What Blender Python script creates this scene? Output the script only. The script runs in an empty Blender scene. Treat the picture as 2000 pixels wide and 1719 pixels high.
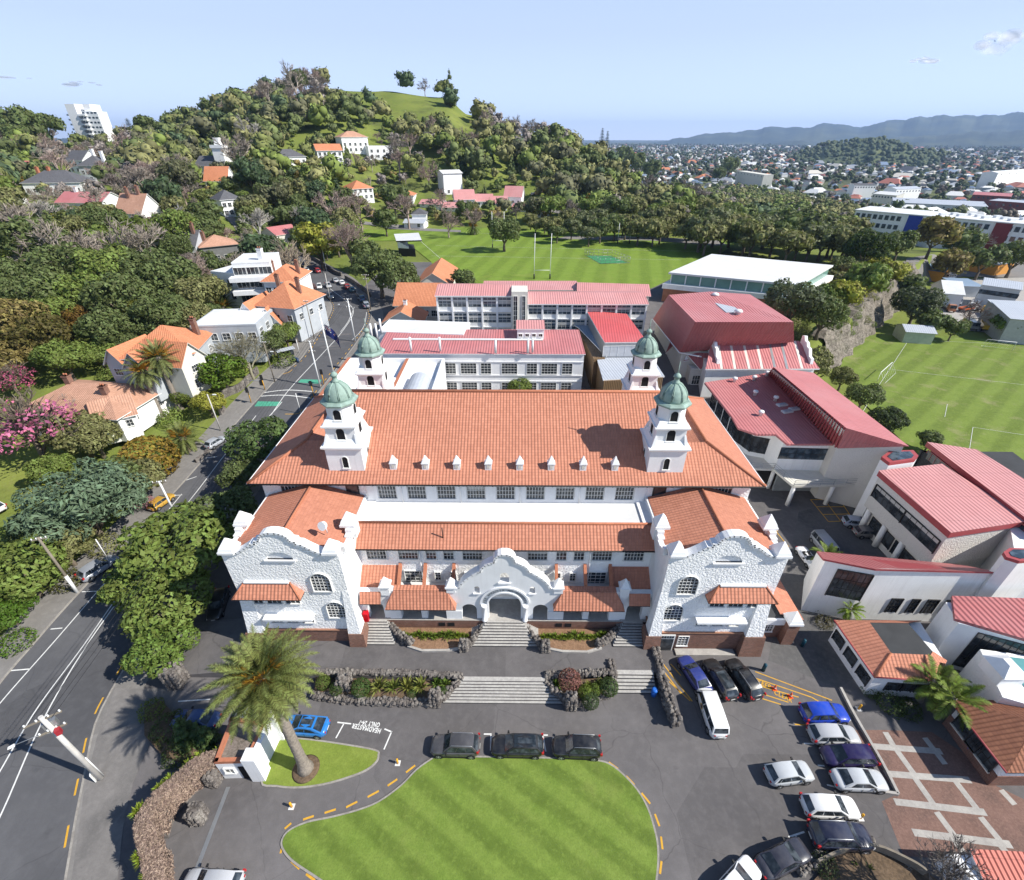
import bpy, bmesh, math, random
from mathutils import Vector, Matrix
from mathutils.geometry import tessellate_polygon
R = math.radians
scene = bpy.context.scene
COL = scene.collection
random.seed(7)
# --------- camera, sky, sun, exposure
CAM = (1.15,0.0,50.0)
PITCH, YAW, FPX = R(32.3), R(0.52), 931.0
cam_d = bpy.data.cameras.new("camera")
cam_d.sensor_width = 36.0
cam_d.lens = 36.0*FPX/2000.0
cam_d.clip_start = 1.0
cam_d.clip_end = 60000.0
cam = bpy.data.objects.new("camera",cam_d)
COL.objects.link(cam)
cam.location = CAM
cam.rotation_euler = (math.pi/2-PITCH,0,YAW)
scene.camera = cam
SUN_EL, SUN_ROT = R(41), R(105)
world = bpy.data.worlds.new("World")
scene.world = world
world.use_nodes = True
wn = world.node_tree
bg = wn.nodes["Background"]
sky = wn.nodes.new("ShaderNodeTexSky")
sky.sky_type = 'NISHITA'
sky.sun_disc = False
sky.sun_elevation = SUN_EL
sky.sun_rotation = SUN_ROT
sky.altitude = 100
sky.air_density = 1.0
sky.dust_density = 0.0
sky.ozone_density = 3.0
pale = wn.nodes.new("ShaderNodeMixRGB")
tcw = wn.nodes.new("ShaderNodeTexCoord");sep = wn.nodes.new("ShaderNodeSeparateXYZ");mr = wn.nodes.new("ShaderNodeMapRange")
wn.links.new(tcw.outputs["Generated"],sep.inputs[0]);wn.links.new(sep.outputs[2],mr.inputs[0])
mr.inputs[1].default_value, mr.inputs[2].default_value, mr.inputs[3].default_value, mr.inputs[4].default_value = 0.14, 0.55, 0.85, 0.0
wn.links.new(mr.outputs[0],pale.inputs[0])
pale.inputs[2].default_value = (4.75,5.75,8.1,1)
glow = wn.nodes.new("ShaderNodeMapRange");wn.links.new(sep.outputs[2],glow.inputs[0])
glow.inputs[1].default_value, glow.inputs[2].default_value, glow.inputs[3].default_value, glow.inputs[4].default_value = 0.0, 0.14, 1.3, 1.0
gm = wn.nodes.new("ShaderNodeMixRGB");gm.blend_type = 'MULTIPLY';gm.inputs[0].default_value = 1.0
wn.links.new(sky.outputs[0],pale.inputs[1])
wn.links.new(pale.outputs[0],gm.inputs[1]);wn.links.new(glow.outputs[0],gm.inputs[2]);wn.links.new(gm.outputs[0],bg.inputs[0])
bg.inputs[1].default_value = 0.10
sun_d = bpy.data.lights.new("sun",'SUN')
sun_d.energy = 5.2
sun_d.angle = R(0.5)
sun_d.color = (1.0,0.955,0.87)
sun = bpy.data.objects.new("sun",sun_d)
COL.objects.link(sun)
SUN_DIR = Vector((math.sin(SUN_ROT)*math.cos(SUN_EL),math.cos(SUN_ROT)*math.cos(SUN_EL),math.sin(SUN_EL)))
sun.rotation_euler = SUN_DIR.to_track_quat('Z','Y').to_euler()
sun.location = (60,-20,120)
scene.view_settings.view_transform = 'Standard'
scene.view_settings.look = 'None'
scene.view_settings.exposure = 0.52
scene.view_settings.gamma = 1.0
# --------- survey helpers: photo pixel -> place on the ground
CT, ST, CY, SY = math.cos(PITCH), math.sin(PITCH), math.cos(YAW), math.sin(YAW)
def ray(px,py):
 u, v = (px-1000)/FPX, (py-859.5)/FPX
 x, y, z = u, CT-v*ST, -(ST+v*CT)
 return(x*CY-y*SY,x*SY+y*CY,z)
def P(px,py,z=0.0):
 d = ray(px,py)
 t = (z-CAM[2])/d[2]
 return Vector((CAM[0]+d[0]*t,CAM[1]+d[1]*t,z))
def V(px,py,Y):
 d = ray(px,py)
 t = (Y-CAM[1])/d[1]
 return Vector((CAM[0]+d[0]*t,Y,CAM[2]+d[2]*t))
def S(a,b,x):
 t = min(1.0,max(0.0,(x-a)/(b-a)))
 return t*t*(3-2*t)
def lerp_table(tab,x):
 if x<=tab[0][0]:return tab[0][1:]
 for a, b in zip(tab,tab[1:]):
  if x<=b[0]:
   k = (x-a[0])/(b[0]-a[0]);k = k*k*(3-2*k)
   return tuple(p+(q-p)*k for p,q in zip(a[1:],b[1:]))
 return tab[-1][1:]
def ratio(py):
 v = (py-859.5)/FPX
 return(ST+v*CT)/(CT-v*ST)
RIDGE = []
for px, py, yr, y0, k in((-900,296,430,150,1),(0,290,440,150,1),(250,284,470,165,1),(400,250,520,175,1),(480,212,540,190,1),(560,188,550,230,1),(620,166,555,262,1),(740,181,560,285,1),(870,192,560,290,1),(920,226,545,292,1),(1000,262,520,295,1),(1100,288,480,300,1),(1160,322,450,300,1),(1230,352,420,300,1),(1320,400,370,300,1),(1420,432,340,300,.5),(1520,440,340,300,0)):
 d = ray(px,py)
 RIDGE.append((d[0]/d[1],yr,50-ratio(py)*yr,y0,k))
def hnoise(x,y):
 return(math.sin(x*.031+1.3)*math.cos(y*.027+.4)+.5*math.sin(x*.071+y*.053))*1.6
def H(x,y):
 if y<40 and x>-60:return 0.0
 up = S(2,6,y-x-31)
 z = 8.0*S(62,118,y)*(up if y>60 else 1)
 if x>112:z*=1-S(205,290,y)*S(112,150,x)
 if x<-64:z+=9.0*S(64,175,-x)
 if y>130:
  t = x/y
  yr, zr, y0, k = lerp_table(RIDGE,t)
  if k>0:
   if y<=yr:
    f = min(1,max(0,(y-y0)/(yr-y0)))
    f = .45*f+.55*f*f*(3-2*f)
   else:
    f = 1-S(0,330,y-yr)
   z+=max(0.0,zr-z)*f*k+hnoise(x,y)*S(0,60,y-y0)*k*(1 if y<yr else f)
 r = math.hypot(x,y)
 if r>260:
  z-=24*S(300,900,r)*S(.05,.45,x/max(y,1)if y>0 else 1)
  if y>0 and r>900:z-=22*S(900,1500,r)*(1-S(.05,.45,x/y))
 return z
def G(px,py,lift=0.0):
 d = ray(px,py)
 t, st = 5.0, .5
 while t<30000:
  x, y, z = CAM[0]+d[0]*t, d[1]*t, CAM[2]+d[2]*t
  if z<H(x,y):break
  t+=st;st = max(.5,t*.006)
 lo, hi = t-st, t
 for _ in range(18):
  m = (lo+hi)/2
  if CAM[2]+d[2]*m<H(CAM[0]+d[0]*m,d[1]*m):hi = m
  else:lo = m
 x, y = CAM[0]+d[0]*hi, d[1]*hi
 return Vector((x,y,H(x,y)+lift))
# --------- naming and linking
def tag(o,label=None,cat=None,group=None,kind=None):
 if label:o["label"] = label
 if cat:o["category"] = cat
 if group:o["group"] = group
 if kind or cat:o["kind"] = kind or "thing"
 return o
def thing(name,loc,label,cat,group=None,rz=0.0):
 o = bpy.data.objects.new(name,None)
 COL.objects.link(o)
 o.empty_display_size = .5
 o.location = loc
 o.rotation_euler = (0,0,rz)
 return tag(o,label,cat,group)
def link(name,mesh,parent=None):
 o = bpy.data.objects.new(name,mesh)
 COL.objects.link(o)
 if parent is not None:o.parent = parent
 return o
def kids(o):return list(o.children)
def copy_tree(o,loc=None,rz=None,label=None,group=None,color=None,scale=None,parent=None):
 c = o.copy()
 COL.objects.link(c)
 if parent is not None:c.parent = parent
 if loc is not None:c.location = loc
 if rz is not None:c.rotation_euler = (0,0,rz)
 if scale is not None:c.scale = scale if hasattr(scale,'__len__')else(scale,)*3
 if label:c["label"] = label
 if group:c["group"] = group
 if color:c.color = color
 for ch in kids(o):copy_tree(ch,parent=c,color=color)
 return c
def paint(o,color):
 o.color = color
 for ch in kids(o):paint(ch,color)
# --------- mesh builder (real-scale UVs: u level, v up the face)
class MB:
 def __init__(s):
  s.v, s.f, s.m, s.mats, s.sm = [], [], [], [], []
 def mi(s,m):
  if m not in s.mats:s.mats.append(m)
  return s.mats.index(m)
 def face(s,pts,m,smooth=False):
  n = len(s.v)
  s.v+=[tuple(p)for p in pts]
  s.f.append(tuple(range(n,n+len(pts))));s.m.append(s.mi(m));s.sm.append(smooth)
 def faces(s,verts,fs,m,smooth=False):
  n = len(s.v);k = s.mi(m)
  s.v+=[tuple(p)for p in verts]
  for f in fs:
   s.f.append(tuple(i+n for i in f));s.m.append(k);s.sm.append(smooth)
 def hexa(s,b,t,m,bottom=True,top=True):
  n = len(b);k = len(s.v);mi = s.mi(m)
  s.v+=[tuple(p)for p in b]+[tuple(p)for p in t]
  fs = [(k+i,k+(i+1)%n,k+n+(i+1)%n,k+n+i)for i in range(n)]
  if bottom:fs.append(tuple(k+i for i in reversed(range(n))))
  if top:fs.append(tuple(k+n+i for i in range(n)))
  for f in fs:s.f.append(f);s.m.append(mi);s.sm.append(False)
 def box(s,x0,x1,y0,y1,z0,z1,m,**k):
  q = ((x0,y0),(x1,y0),(x1,y1),(x0,y1))
  s.hexa([(a,b,z0)for a,b in q],[(a,b,z1)for a,b in q],m,**k)
 def prism(s,poly,z0,z1,m,**k):
  if area2(poly)<0:poly = list(reversed(poly))
  s.hexa([(p[0],p[1],z0)for p in poly],[(p[0],p[1],z1)for p in poly],m,**k)
 def obox(s,c,ax,ay,hx,hy,z0,z1,m):
  q = [c+ax*(hx*i)+ay*(hy*j)for i,j in((-1,-1),(1,-1),(1,1),(-1,1))]
  s.prism([(p.x,p.y)for p in q],z0,z1,m)
 def taper(s,cx,cy,z0,z1,a0,a1,m,b0=None,b1=None):
  b0 = a0 if b0 is None else b0;b1 = a1 if b1 is None else b1
  q = ((-1,-1),(1,-1),(1,1),(-1,1))
  s.hexa([(cx+i*a0,cy+j*b0,z0)for i,j in q],[(cx+i*a1,cy+j*b1,z1)for i,j in q],m)
 def ring(s,cx,cy,prof,m,n=16,smooth=True,rot=0.0,cap=True):
  k = len(s.v);mi = s.mi(m)
  for r, z in prof:
   for i in range(n):
    a = rot+2*math.pi*i/n
    s.v.append((cx+r*math.cos(a),cy+r*math.sin(a),z))
  for j in range(len(prof)-1):
   for i in range(n):
    s.f.append((k+j*n+i,k+j*n+(i+1)%n,k+(j+1)*n+(i+1)%n,k+(j+1)*n+i));s.m.append(mi);s.sm.append(smooth)
  if cap:
   s.f.append(tuple(k+(len(prof)-1)*n+i for i in range(n)));s.m.append(mi);s.sm.append(False)
   s.f.append(tuple(k+i for i in reversed(range(n))));s.m.append(mi);s.sm.append(False)
 def tube(s,pts,rad,m,n=6,smooth=True,cap=True):
  pts = [Vector(p)for p in pts]
  rad = rad if hasattr(rad,'__len__')else[rad]*len(pts)
  k = len(s.v);mi = s.mi(m)
  for i, p in enumerate(pts):
   d = (pts[min(i+1,len(pts)-1)]-pts[max(i-1,0)])
   d = d.normalized()if d.length>1e-9 else Vector((0,0,1))
   a = d.cross(Vector((0,0,1))if abs(d.z)<.95 else Vector((1,0,0))).normalized()
   b = d.cross(a)
   for j in range(n):
    t = 2*math.pi*j/n
    s.v.append(tuple(p+(a*math.cos(t)+b*math.sin(t))*rad[i]))
  for i in range(len(pts)-1):
   for j in range(n):
    s.f.append((k+i*n+j,k+(i+1)*n+j,k+(i+1)*n+(j+1)%n,k+i*n+(j+1)%n));s.m.append(mi);s.sm.append(smooth)
  if cap and n>2:
   s.f.append(tuple(k+j for j in range(n)));s.m.append(mi);s.sm.append(False)
   s.f.append(tuple(k+(len(pts)-1)*n+j for j in reversed(range(n))));s.m.append(mi);s.sm.append(False)
 def slab(s,outer,holes,fn,th,m,mside=None):
  loops = [list(outer)]+[list(h)for h in holes]
  if area2(loops[0])<0:loops[0].reverse()
  for h in loops[1:]:
   if area2(h)>0:h.reverse()
  flat = [p for l in loops for p in l]
  tri = tessellate_polygon([[Vector((p[0],p[1],0))for p in l]for l in loops])
  fr = [fn(a,b,0)for a,b in flat];bk = [fn(a,b,th)for a,b in flat]
  ft = []
  for t in tri:
   a2 = area2([flat[i]for i in t])
   if abs(a2)<1e-9:continue
   ft.append(tuple(t)if a2>0 else tuple(reversed(t)))
  s.faces(fr,ft,m)
  s.faces(bk,[tuple(reversed(t))for t in ft],m)
  for l in loops:
   n = len(l)
   for i in range(n):
    a, b = l[i], l[(i+1)%n]
    s.face([fn(a[0],a[1],th),fn(b[0],b[1],th),fn(b[0],b[1],0),fn(a[0],a[1],0)],mside or m)
 def mesh(s,name):
  me = bpy.data.meshes.new(name)
  me.from_pydata(s.v,[],s.f)
  for m in s.mats:me.materials.append(m)
  me.polygons.foreach_set("material_index",s.m)
  me.polygons.foreach_set("use_smooth",s.sm)
  uv = me.uv_layers.new(name="UVMap").data
  buf = [0.0]*(2*len(uv))
  vs = me.vertices
  for p in me.polygons:
   n = p.normal
   if abs(n.z)>.9995:ux, uy, uz, vx, vy, vz = 1, 0, 0, 0, 1, 0
   else:
    l = math.hypot(n.x,n.y)
    ux, uy, uz = -n.y/l, n.x/l, 0
    vx, vy, vz = n.y*uz-n.z*uy, n.z*ux-n.x*uz, n.x*uy-n.y*ux
   for li in p.loop_indices:
    c = vs[me.loops[li].vertex_index].co
    buf[2*li] = c.x*ux+c.y*uy
    buf[2*li+1] = c.x*vx+c.y*vy+c.z*vz
  uv.foreach_set("uv",buf)
  me.update()
  return me
 def build(s,name,parent=None):
  return link(name,s.mesh(name),parent)
def area2(p):
 return sum(p[i][0]*p[(i+1)%len(p)][1]-p[(i+1)%len(p)][0]*p[i][1]for i in range(len(p)))
def arc(cx,cz,r,a0,a1,n,rz=None):
 rz = r if rz is None else rz
 return[(cx+r*math.cos(R(a0+(a1-a0)*i/n)),cz+rz*math.sin(R(a0+(a1-a0)*i/n)))for i in range(n+1)]
def weld_bevel(me,w=.03,seg=1,ang=30):
 bm = bmesh.new();bm.from_mesh(me)
 bmesh.ops.remove_doubles(bm,verts=bm.verts,dist=.0005)
 ed = [e for e in bm.edges if len(e.link_faces)==2 and e.calc_face_angle(0)>R(ang)]
 if ed:bmesh.ops.bevel(bm,geom=ed,offset=w,segments=seg,affect='EDGES',clamp_overlap=True)
 bm.to_mesh(me);bm.free();me.update()
 return me
# --------- materials
MATS = {}
class NT:
 def __init__(s,name):
  s.m = bpy.data.materials.new(name);s.m.use_nodes = True
  s.t = s.m.node_tree;s.b = s.t.nodes["Principled BSDF"]
  MATS[name] = s.m
 def n(s,t,**k):
  o = s.t.nodes.new("ShaderNode"+t)
  for a, b in k.items():setattr(o,a,b)
  return o
 def l(s,a,b):s.t.links.new(a,b)
 def val(s,x,sock):
  if hasattr(x,'is_output')or hasattr(x,'links'):s.l(x,sock)
  else:sock.default_value = x
 def math(s,op,a,b=0.0,c=None):
  o = s.n("Math",operation=op);s.val(a,o.inputs[0]);s.val(b,o.inputs[1])
  if c is not None:s.val(c,o.inputs[2])
  return o.outputs[0]
 def mix(s,f,a,b,mode='MIX'):
  o = s.n("MixRGB",blend_type=mode)
  s.val(f,o.inputs[0])
  for x, k in((a,1),(b,2)):
   if hasattr(x,'links'):s.l(x,o.inputs[k])
   else:o.inputs[k].default_value = (*x[:3],1)
  return o.outputs[0]
 def pos(s):return s.n("NewGeometry").outputs["Position"]
 def obj(s):return s.n("TexCoord").outputs["Object"]
 def uv(s):return s.n("TexCoord").outputs["UV"]
 def noise(s,co,scale,detail=3,rough=.55):
  o = s.n("TexNoise");s.l(co,o.inputs["Vector"])
  o.inputs["Scale"].default_value = scale;o.inputs["Detail"].default_value = detail;o.inputs["Roughness"].default_value = rough
  return o.outputs[0]
 def ramp(s,x,lo,hi):
  o = s.n("MapRange");s.val(x,o.inputs[0])
  o.inputs[1].default_value, o.inputs[2].default_value = lo, hi
  return o.outputs[0]
 def bump(s,h,strength=.5,dist=.05):
  o = s.n("Bump");s.l(h,o.inputs["Height"])
  o.inputs["Strength"].default_value = strength;o.inputs["Distance"].default_value = dist
  s.l(o.outputs[0],s.b.inputs["Normal"])
 def done(s,col=None,rough=.8,spec=.3,metal=0.0):
  if col is not None:s.val(col if hasattr(col,'links')else(*col[:3],1),s.b.inputs["Base Color"])
  s.val(rough,s.b.inputs["Roughness"]);s.b.inputs["Specular IOR Level"].default_value = spec
  s.b.inputs["Metallic"].default_value = metal
  return s.m
def plain(name,c,rough=.7,var=.12,scale=1.2,spec=.3,metal=0.0,bump=0.0,bscale=20,dist=.02,grime=0.0,streak=0.0):
 k = NT(name);p = k.pos()
 n1 = k.ramp(k.noise(p,scale,4),.3,.7)
 n2 = k.noise(p,scale*9,2)
 c2 = tuple(x*(1-var)for x in c);c1 = tuple(min(1,x*(1+var*.6))for x in c)
 col = k.mix(n1,c2,c1)
 col = k.mix(k.math('MULTIPLY',n2,var),col,tuple(x*.6 for x in c))
 if streak:
  mp = k.n("Mapping");mp.inputs["Scale"].default_value = (2.6,2.6,.13);k.l(p,mp.inputs[0])
  sk = k.ramp(k.noise(mp.outputs[0],1.0,4,.7),.52,.78)
  col = k.mix(k.math('MULTIPLY',sk,streak),col,tuple(x*y for x,y in zip(c,(.55,.53,.5))))
 if grime:
  g = k.ramp(k.noise(p,.35,5,.65),.52,.72)
  col = k.mix(k.math('MULTIPLY',g,grime),col,tuple(x*.55 for x in c))
 if bump:k.bump(k.noise(p,bscale,3),bump,dist)
 return k.done(col,rough,spec,metal)
def tiles(name,c,c2,pu=.38,pv=.36,joint=.45,dark=None,patch=.35):
 k = NT(name);uv = k.uv()
 sx = k.n("SeparateXYZ");k.l(uv,sx.inputs[0])
 u = k.math('DIVIDE',sx.outputs[0],pu);v = k.math('DIVIDE',sx.outputs[1],pv)
 fu = k.math('FRACT',u);fv = k.math('FRACT',v)
 cb = k.n("CombineXYZ");k.l(k.math('FLOOR',u),cb.inputs[0]);k.l(k.math('FLOOR',v),cb.inputs[1])
 wn_ = k.n("TexWhiteNoise");k.l(cb.outputs[0],wn_.inputs[0])
 base = k.mix(wn_.outputs[0],c,c2)
 pch = k.ramp(k.noise(k.pos(),.22,5,.6),.38,.68)
 base = k.mix(k.math('MULTIPLY',pch,patch),base,tuple(x*.72 for x in c2))
 pl = k.ramp(k.noise(k.pos(),.9,4,.7),.6,.8)
 base = k.mix(k.math('MULTIPLY',pl,patch*.7),base,tuple(min(1,x*1.25+.03)for x in c))
 ju = k.ramp(k.math('ABSOLUTE',k.math('SUBTRACT',fu,.5)),.36,.5)
 jv = k.ramp(fv,.2,0.0)
 j = k.math('MAXIMUM',ju,k.math('MULTIPLY',jv,.9))
 col = k.mix(k.math('MULTIPLY',j,joint),base,dark or tuple(x*.3 for x in c2))
 hgt = k.math('ADD',k.math('MULTIPLY',k.math('SINE',k.math('MULTIPLY',u,2*math.pi),0),.5),k.math('MULTIPLY',fv,-.6))
 k.bump(hgt,.8,.05)
 return k.done(col,.8,.25)
def ribs(name,c,pu=.55,var=.1,strength=.7,rough=.5,spec=.35,streak=.25):
 k = NT(name);uv = k.uv()
 sx = k.n("SeparateXYZ");k.l(uv,sx.inputs[0])
 u = k.math('DIVIDE',sx.outputs[0],pu)
 fu = k.math('FRACT',u)
 j = k.ramp(k.math('ABSOLUTE',k.math('SUBTRACT',fu,.5)),.3,.5)
 mp = k.n("Mapping");k.l(uv,mp.inputs[0]);mp.inputs["Scale"].default_value = (1.2,.12,1)
 st = k.ramp(k.noise(mp.outputs[0],1.0,4,.6),.35,.7)
 pt = k.ramp(k.noise(k.pos(),.3,4,.6),.35,.7)
 col = k.mix(k.math('MULTIPLY',st,streak),c,tuple(min(1,x*1.3+.02)for x in c))
 col = k.mix(k.math('MULTIPLY',pt,var*2),col,tuple(x*.75 for x in c))
 col = k.mix(k.math('MULTIPLY',j,.3),col,tuple(x*.45 for x in c))
 lap = k.ramp(k.math('ABSOLUTE',k.math('SUBTRACT',k.math('FRACT',k.math('DIVIDE',sx.outputs[1],4.7)),.5)),.012,.006)
 col = k.mix(k.math('MULTIPLY',lap,.45),col,tuple(x*.5 for x in c))
 m2 = k.n("Mapping");k.l(uv,m2.inputs[0]);m2.inputs["Scale"].default_value = (.9,.16,1)
 dk = k.ramp(k.noise(m2.outputs[0],1.0,5,.7),.55,.75)
 col = k.mix(k.math('MULTIPLY',dk,.35),col,tuple(x*.62 for x in c))
 fd = k.ramp(k.noise(k.pos(),.11,4,.6),.45,.7)
 col = k.mix(k.math('MULTIPLY',fd,.3),col,tuple(min(1,x*.8+.14)for x in c))
 k.bump(k.math('SINE',k.math('MULTIPLY',u,2*math.pi),0),strength,.04)
 return k.done(col,rough,spec)
def ground_mat(name,c1,c2,s1,s2,fine=.25,rough=.9,c3=None,s3=.05,bump=.3,fscale=14,spec=.2,cracks=0):
 k = NT(name);p = k.pos()
 col = k.mix(k.ramp(k.noise(p,s1,5,.6),.35,.65),c1,c2)
 if c3:col = k.mix(k.ramp(k.noise(p,s3,4,.6),.5,.68),col,c3)
 if cracks:
  vo = k.n("TexVoronoi",feature='DISTANCE_TO_EDGE');vo.inputs["Scale"].default_value = .11
  wv = k.n("VectorMath",operation='ADD');nz = k.n("TexNoise");k.l(p,nz.inputs[0]);nz.inputs["Scale"].default_value = .5;k.l(p,wv.inputs[0]);k.l(nz.outputs[1],wv.inputs[1])
  k.l(wv.outputs[0],vo.inputs["Vector"])
  col = k.mix(k.math('MULTIPLY',k.ramp(vo.outputs[0],.006,.0),cracks),col,tuple(x*.5 for x in c1))
  v2 = k.n("TexVoronoi",feature='F1',distance='CHEBYCHEV');k.l(p,v2.inputs["Vector"]);v2.inputs["Scale"].default_value = .075
  sp = k.n("SeparateXYZ");k.l(v2.outputs["Color"],sp.inputs[0])
  col = k.mix(k.math('MULTIPLY',k.ramp(sp.outputs[0],.72,.76),.45),col,tuple(x*.72 for x in c1))
  st = k.ramp(k.noise(p,.45,4,.7),.62,.78)
  col = k.mix(k.math('MULTIPLY',st,.5),col,tuple(x*.6 for x in c1))
  lt = k.ramp(k.noise(p,.12,5,.65),.5,.75)
  col = k.mix(k.math('MULTIPLY',lt,.5),col,tuple(x*1.45 for x in c2))
 f = k.noise(p,fscale,2,.7)
 col = k.mix(k.math('MULTIPLY',k.ramp(f,.35,.75),fine),col,tuple(x*.45 for x in c1))
 g = k.noise(p,s2,3,.6)
 col = k.mix(k.math('MULTIPLY',k.ramp(g,.45,.75),fine),col,tuple(min(1,x*1.5)for x in c2))
 k.bump(f,bump,.03)
 return k.done(col,rough,spec)
def rough_cast(name,c,scale=3.0,strength=1.0,dist=.16):
 k = NT(name);p = k.pos()
 vo = k.n("TexVoronoi",feature='SMOOTH_F1');k.l(p,vo.inputs["Vector"]);vo.inputs["Scale"].default_value = scale;vo.inputs["Smoothness"].default_value = .6
 n2 = k.noise(p,scale*2.3,4,.65)
 h = k.math('ADD',k.math('MULTIPLY',vo.outputs[0],-1.0),k.math('MULTIPLY',n2,.9))
 k.bump(h,strength,dist)
 g = k.ramp(k.noise(p,.25,5,.65),.5,.75)
 col = k.mix(k.math('MULTIPLY',g,.16),c,tuple(x*.72 for x in c))
 mp = k.n("Mapping");mp.inputs["Scale"].default_value = (2.2,2.2,.16);k.l(p,mp.inputs[0])
 col = k.mix(k.math('MULTIPLY',k.ramp(k.noise(mp.outputs[0],1.0,4,.7),.55,.8),.28),col,tuple(x*.6 for x in c))
 return k.done(col,.85,.2)
def brick(name,c1,c2,mortar,s=1.0):
 k = NT(name)
 b = k.n("TexBrick");k.l(k.uv(),b.inputs["Vector"])
 b.inputs["Color1"].default_value = (*c1,1);b.inputs["Color2"].default_value = (*c2,1);b.inputs["Mortar"].default_value = (*mortar,1)
 b.inputs["Scale"].default_value = 1.0/s;b.inputs["Brick Width"].default_value = .30;b.inputs["Row Height"].default_value = .11
 b.inputs["Mortar Size"].default_value = .014;b.inputs["Bias"].default_value = 0
 g = k.ramp(k.noise(k.pos(),.8,5,.7),.35,.7)
 col = k.mix(k.math('MULTIPLY',g,.55),b.outputs[0],tuple(x*.5 for x in c1))
 g2 = k.ramp(k.noise(k.pos(),5,3,.7),.5,.75)
 col = k.mix(k.math('MULTIPLY',g2,.45),col,tuple(min(1,x*1.7+.03)for x in c2))
 k.bump(b.outputs[1],-.4,.02)
 return k.done(col,.85,.2)
def glass_mat(name,c=(.02,.025,.03),rough=.08,var=.5,scale=.9):
 k = NT(name);p = k.pos()
 n = k.ramp(k.noise(p,scale,2),.45,.62)
 col = k.mix(k.math('MULTIPLY',n,var),c,tuple(x*3+.05 for x in c))
 return k.done(col,rough,.6)
def obj_paint(name,rough=.3,metal=0.0,coat=.6):
 k = NT(name);oi = k.n("ObjectInfo")
 d = k.ramp(k.noise(k.obj(),2.2,4),.4,.75)
 col = k.mix(k.math('MULTIPLY',d,.12),oi.outputs["Color"],(.25,.24,.22))
 m = k.done(col,rough,.5,metal)
 k.b.inputs["Coat Weight"].default_value = coat;k.b.inputs["Coat Roughness"].default_value = .08
 return m
def leaf_mat(name,trans=.25,hue=.35,dark=.45):
 k = NT(name);oi = k.n("ObjectInfo");ge = k.n("NewGeometry")
 rnd = ge.outputs["Random Per Island"]
 hs = k.n("HueSaturation");k.l(oi.outputs["Color"],hs.inputs["Color"])
 k.l(k.math('ADD',.5-.025*hue*2,k.math('MULTIPLY',rnd,.05*hue*2)),hs.inputs["Hue"])
 k.l(k.math('ADD',1-dark,k.math('MULTIPLY',rnd,dark*2)),hs.inputs["Value"])
 n = k.ramp(k.noise(k.obj(),3.0,3),.35,.65)
 col = k.mix(k.math('MULTIPLY',n,.35),hs.outputs[0],k.mix(1.0,hs.outputs[0],(.55,.6,.5),'MULTIPLY'))
 m = k.done(col,.62,.25)
 tr = k.n("BsdfTranslucent");k.l(k.mix(.5,col,(.14,.2,.02)),tr.inputs[0])
 mx = k.n("MixShader");mx.inputs[0].default_value = trans
 out = k.t.nodes["Material Output"]
 k.l(k.b.outputs[0],mx.inputs[1]);k.l(tr.outputs[0],mx.inputs[2]);k.l(mx.outputs[0],out.inputs[0])
 return m
WHITE = plain("white_plaster",(.82,.82,.80),.75,.05,.5,grime=.16,streak=.3)
SMOOTHW = plain("white_paint",(.80,.805,.81),.6,.05,.8,grime=.12,streak=.22)
ROUGHW = rough_cast("white_roughcast",(.90,.90,.89),4.3,.6,.12)
CREAM = plain("cream_wall",(.66,.64,.57),.8,.08,.6,grime=.2,streak=.3)
GREYW = plain("grey_weatherboard",(.42,.45,.48),.7,.08,.6)
STONEPALE = rough_cast("pale_roughcast",(.60,.58,.54),5.0,.7,.08)
TERRA = tiles("terracotta_tiles",(.53,.225,.145),(.45,.185,.118),joint=.33,patch=.2)
TERRA_OLD = tiles("weathered_terracotta",(.56,.32,.225),(.48,.265,.18),patch=.6)
ORANGE = tiles("orange_tiles",(.60,.245,.13),(.53,.205,.105),joint=.34)
BROWN = tiles("brown_tiles",(.27,.115,.065),(.21,.085,.05))
SLATE = tiles("grey_slate",(.13,.13,.14),(.10,.10,.11),joint=.25)
TERRAD = plain("terracotta_clay",(.42,.16,.09),.8,.15,3)
TILEG = tiles("painted_tile_red",(.46,.10,.05),(.38,.08,.04),pu=.5,pv=.5)
RED = ribs("red_metal_roof",(.47,.165,.165),var=.16)
REDB = ribs("bright_red_roof",(.54,.095,.095),strength=.4)
REDD = ribs("deep_red_roof",(.38,.115,.115),pu=.6,strength=1.0)
PINK = ribs("pink_metal_roof",(.55,.25,.24),var=.16)
GREYROOF = ribs("grey_metal_roof",(.42,.45,.50),strength=.4)
BLUEROOF = ribs("blue_grey_roof",(.22,.30,.40),strength=.4)
WHITEROOF = plain("white_membrane_roof",(.66,.665,.66),.6,.06,.25,grime=.25)
DARKROOF = plain("dark_felt_roof",(.05,.052,.055),.85,.2,.6,grime=.3)
BRICK = brick("brown_brick",(.27,.115,.075),(.14,.062,.048),(.26,.22,.18))
COPPER = plain("verdigris_copper",(.28,.385,.335),.65,.25,1.6,grime=.35,streak=.3)
GLASS = glass_mat("window_glass")
GLASSB = glass_mat("blue_window_glass",(.03,.045,.06))
CURTAIN = plain("window_blind",(.45,.45,.43),.8)
FRAMEW = plain("white_joinery",(.76,.76,.74),.5,.04)
FRAMED = plain("dark_joinery",(.03,.028,.028),.5,.1)
DARK = plain("dark_void",(.012,.012,.014),.9,.1)
REDTRIM = plain("red_trim",(.36,.07,.075),.5,.1)
ASPH = ground_mat("asphalt",(.118,.111,.112),(.140,.131,.131),.25,1.4,.22,c3=(.098,.092,.094),s3=.09,cracks=.5)
ASPH2 = ground_mat("road_asphalt",(.092,.092,.099),(.110,.110,.116),.18,1.0,.2,c3=(.075,.075,.081),s3=.06,cracks=.4)
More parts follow.
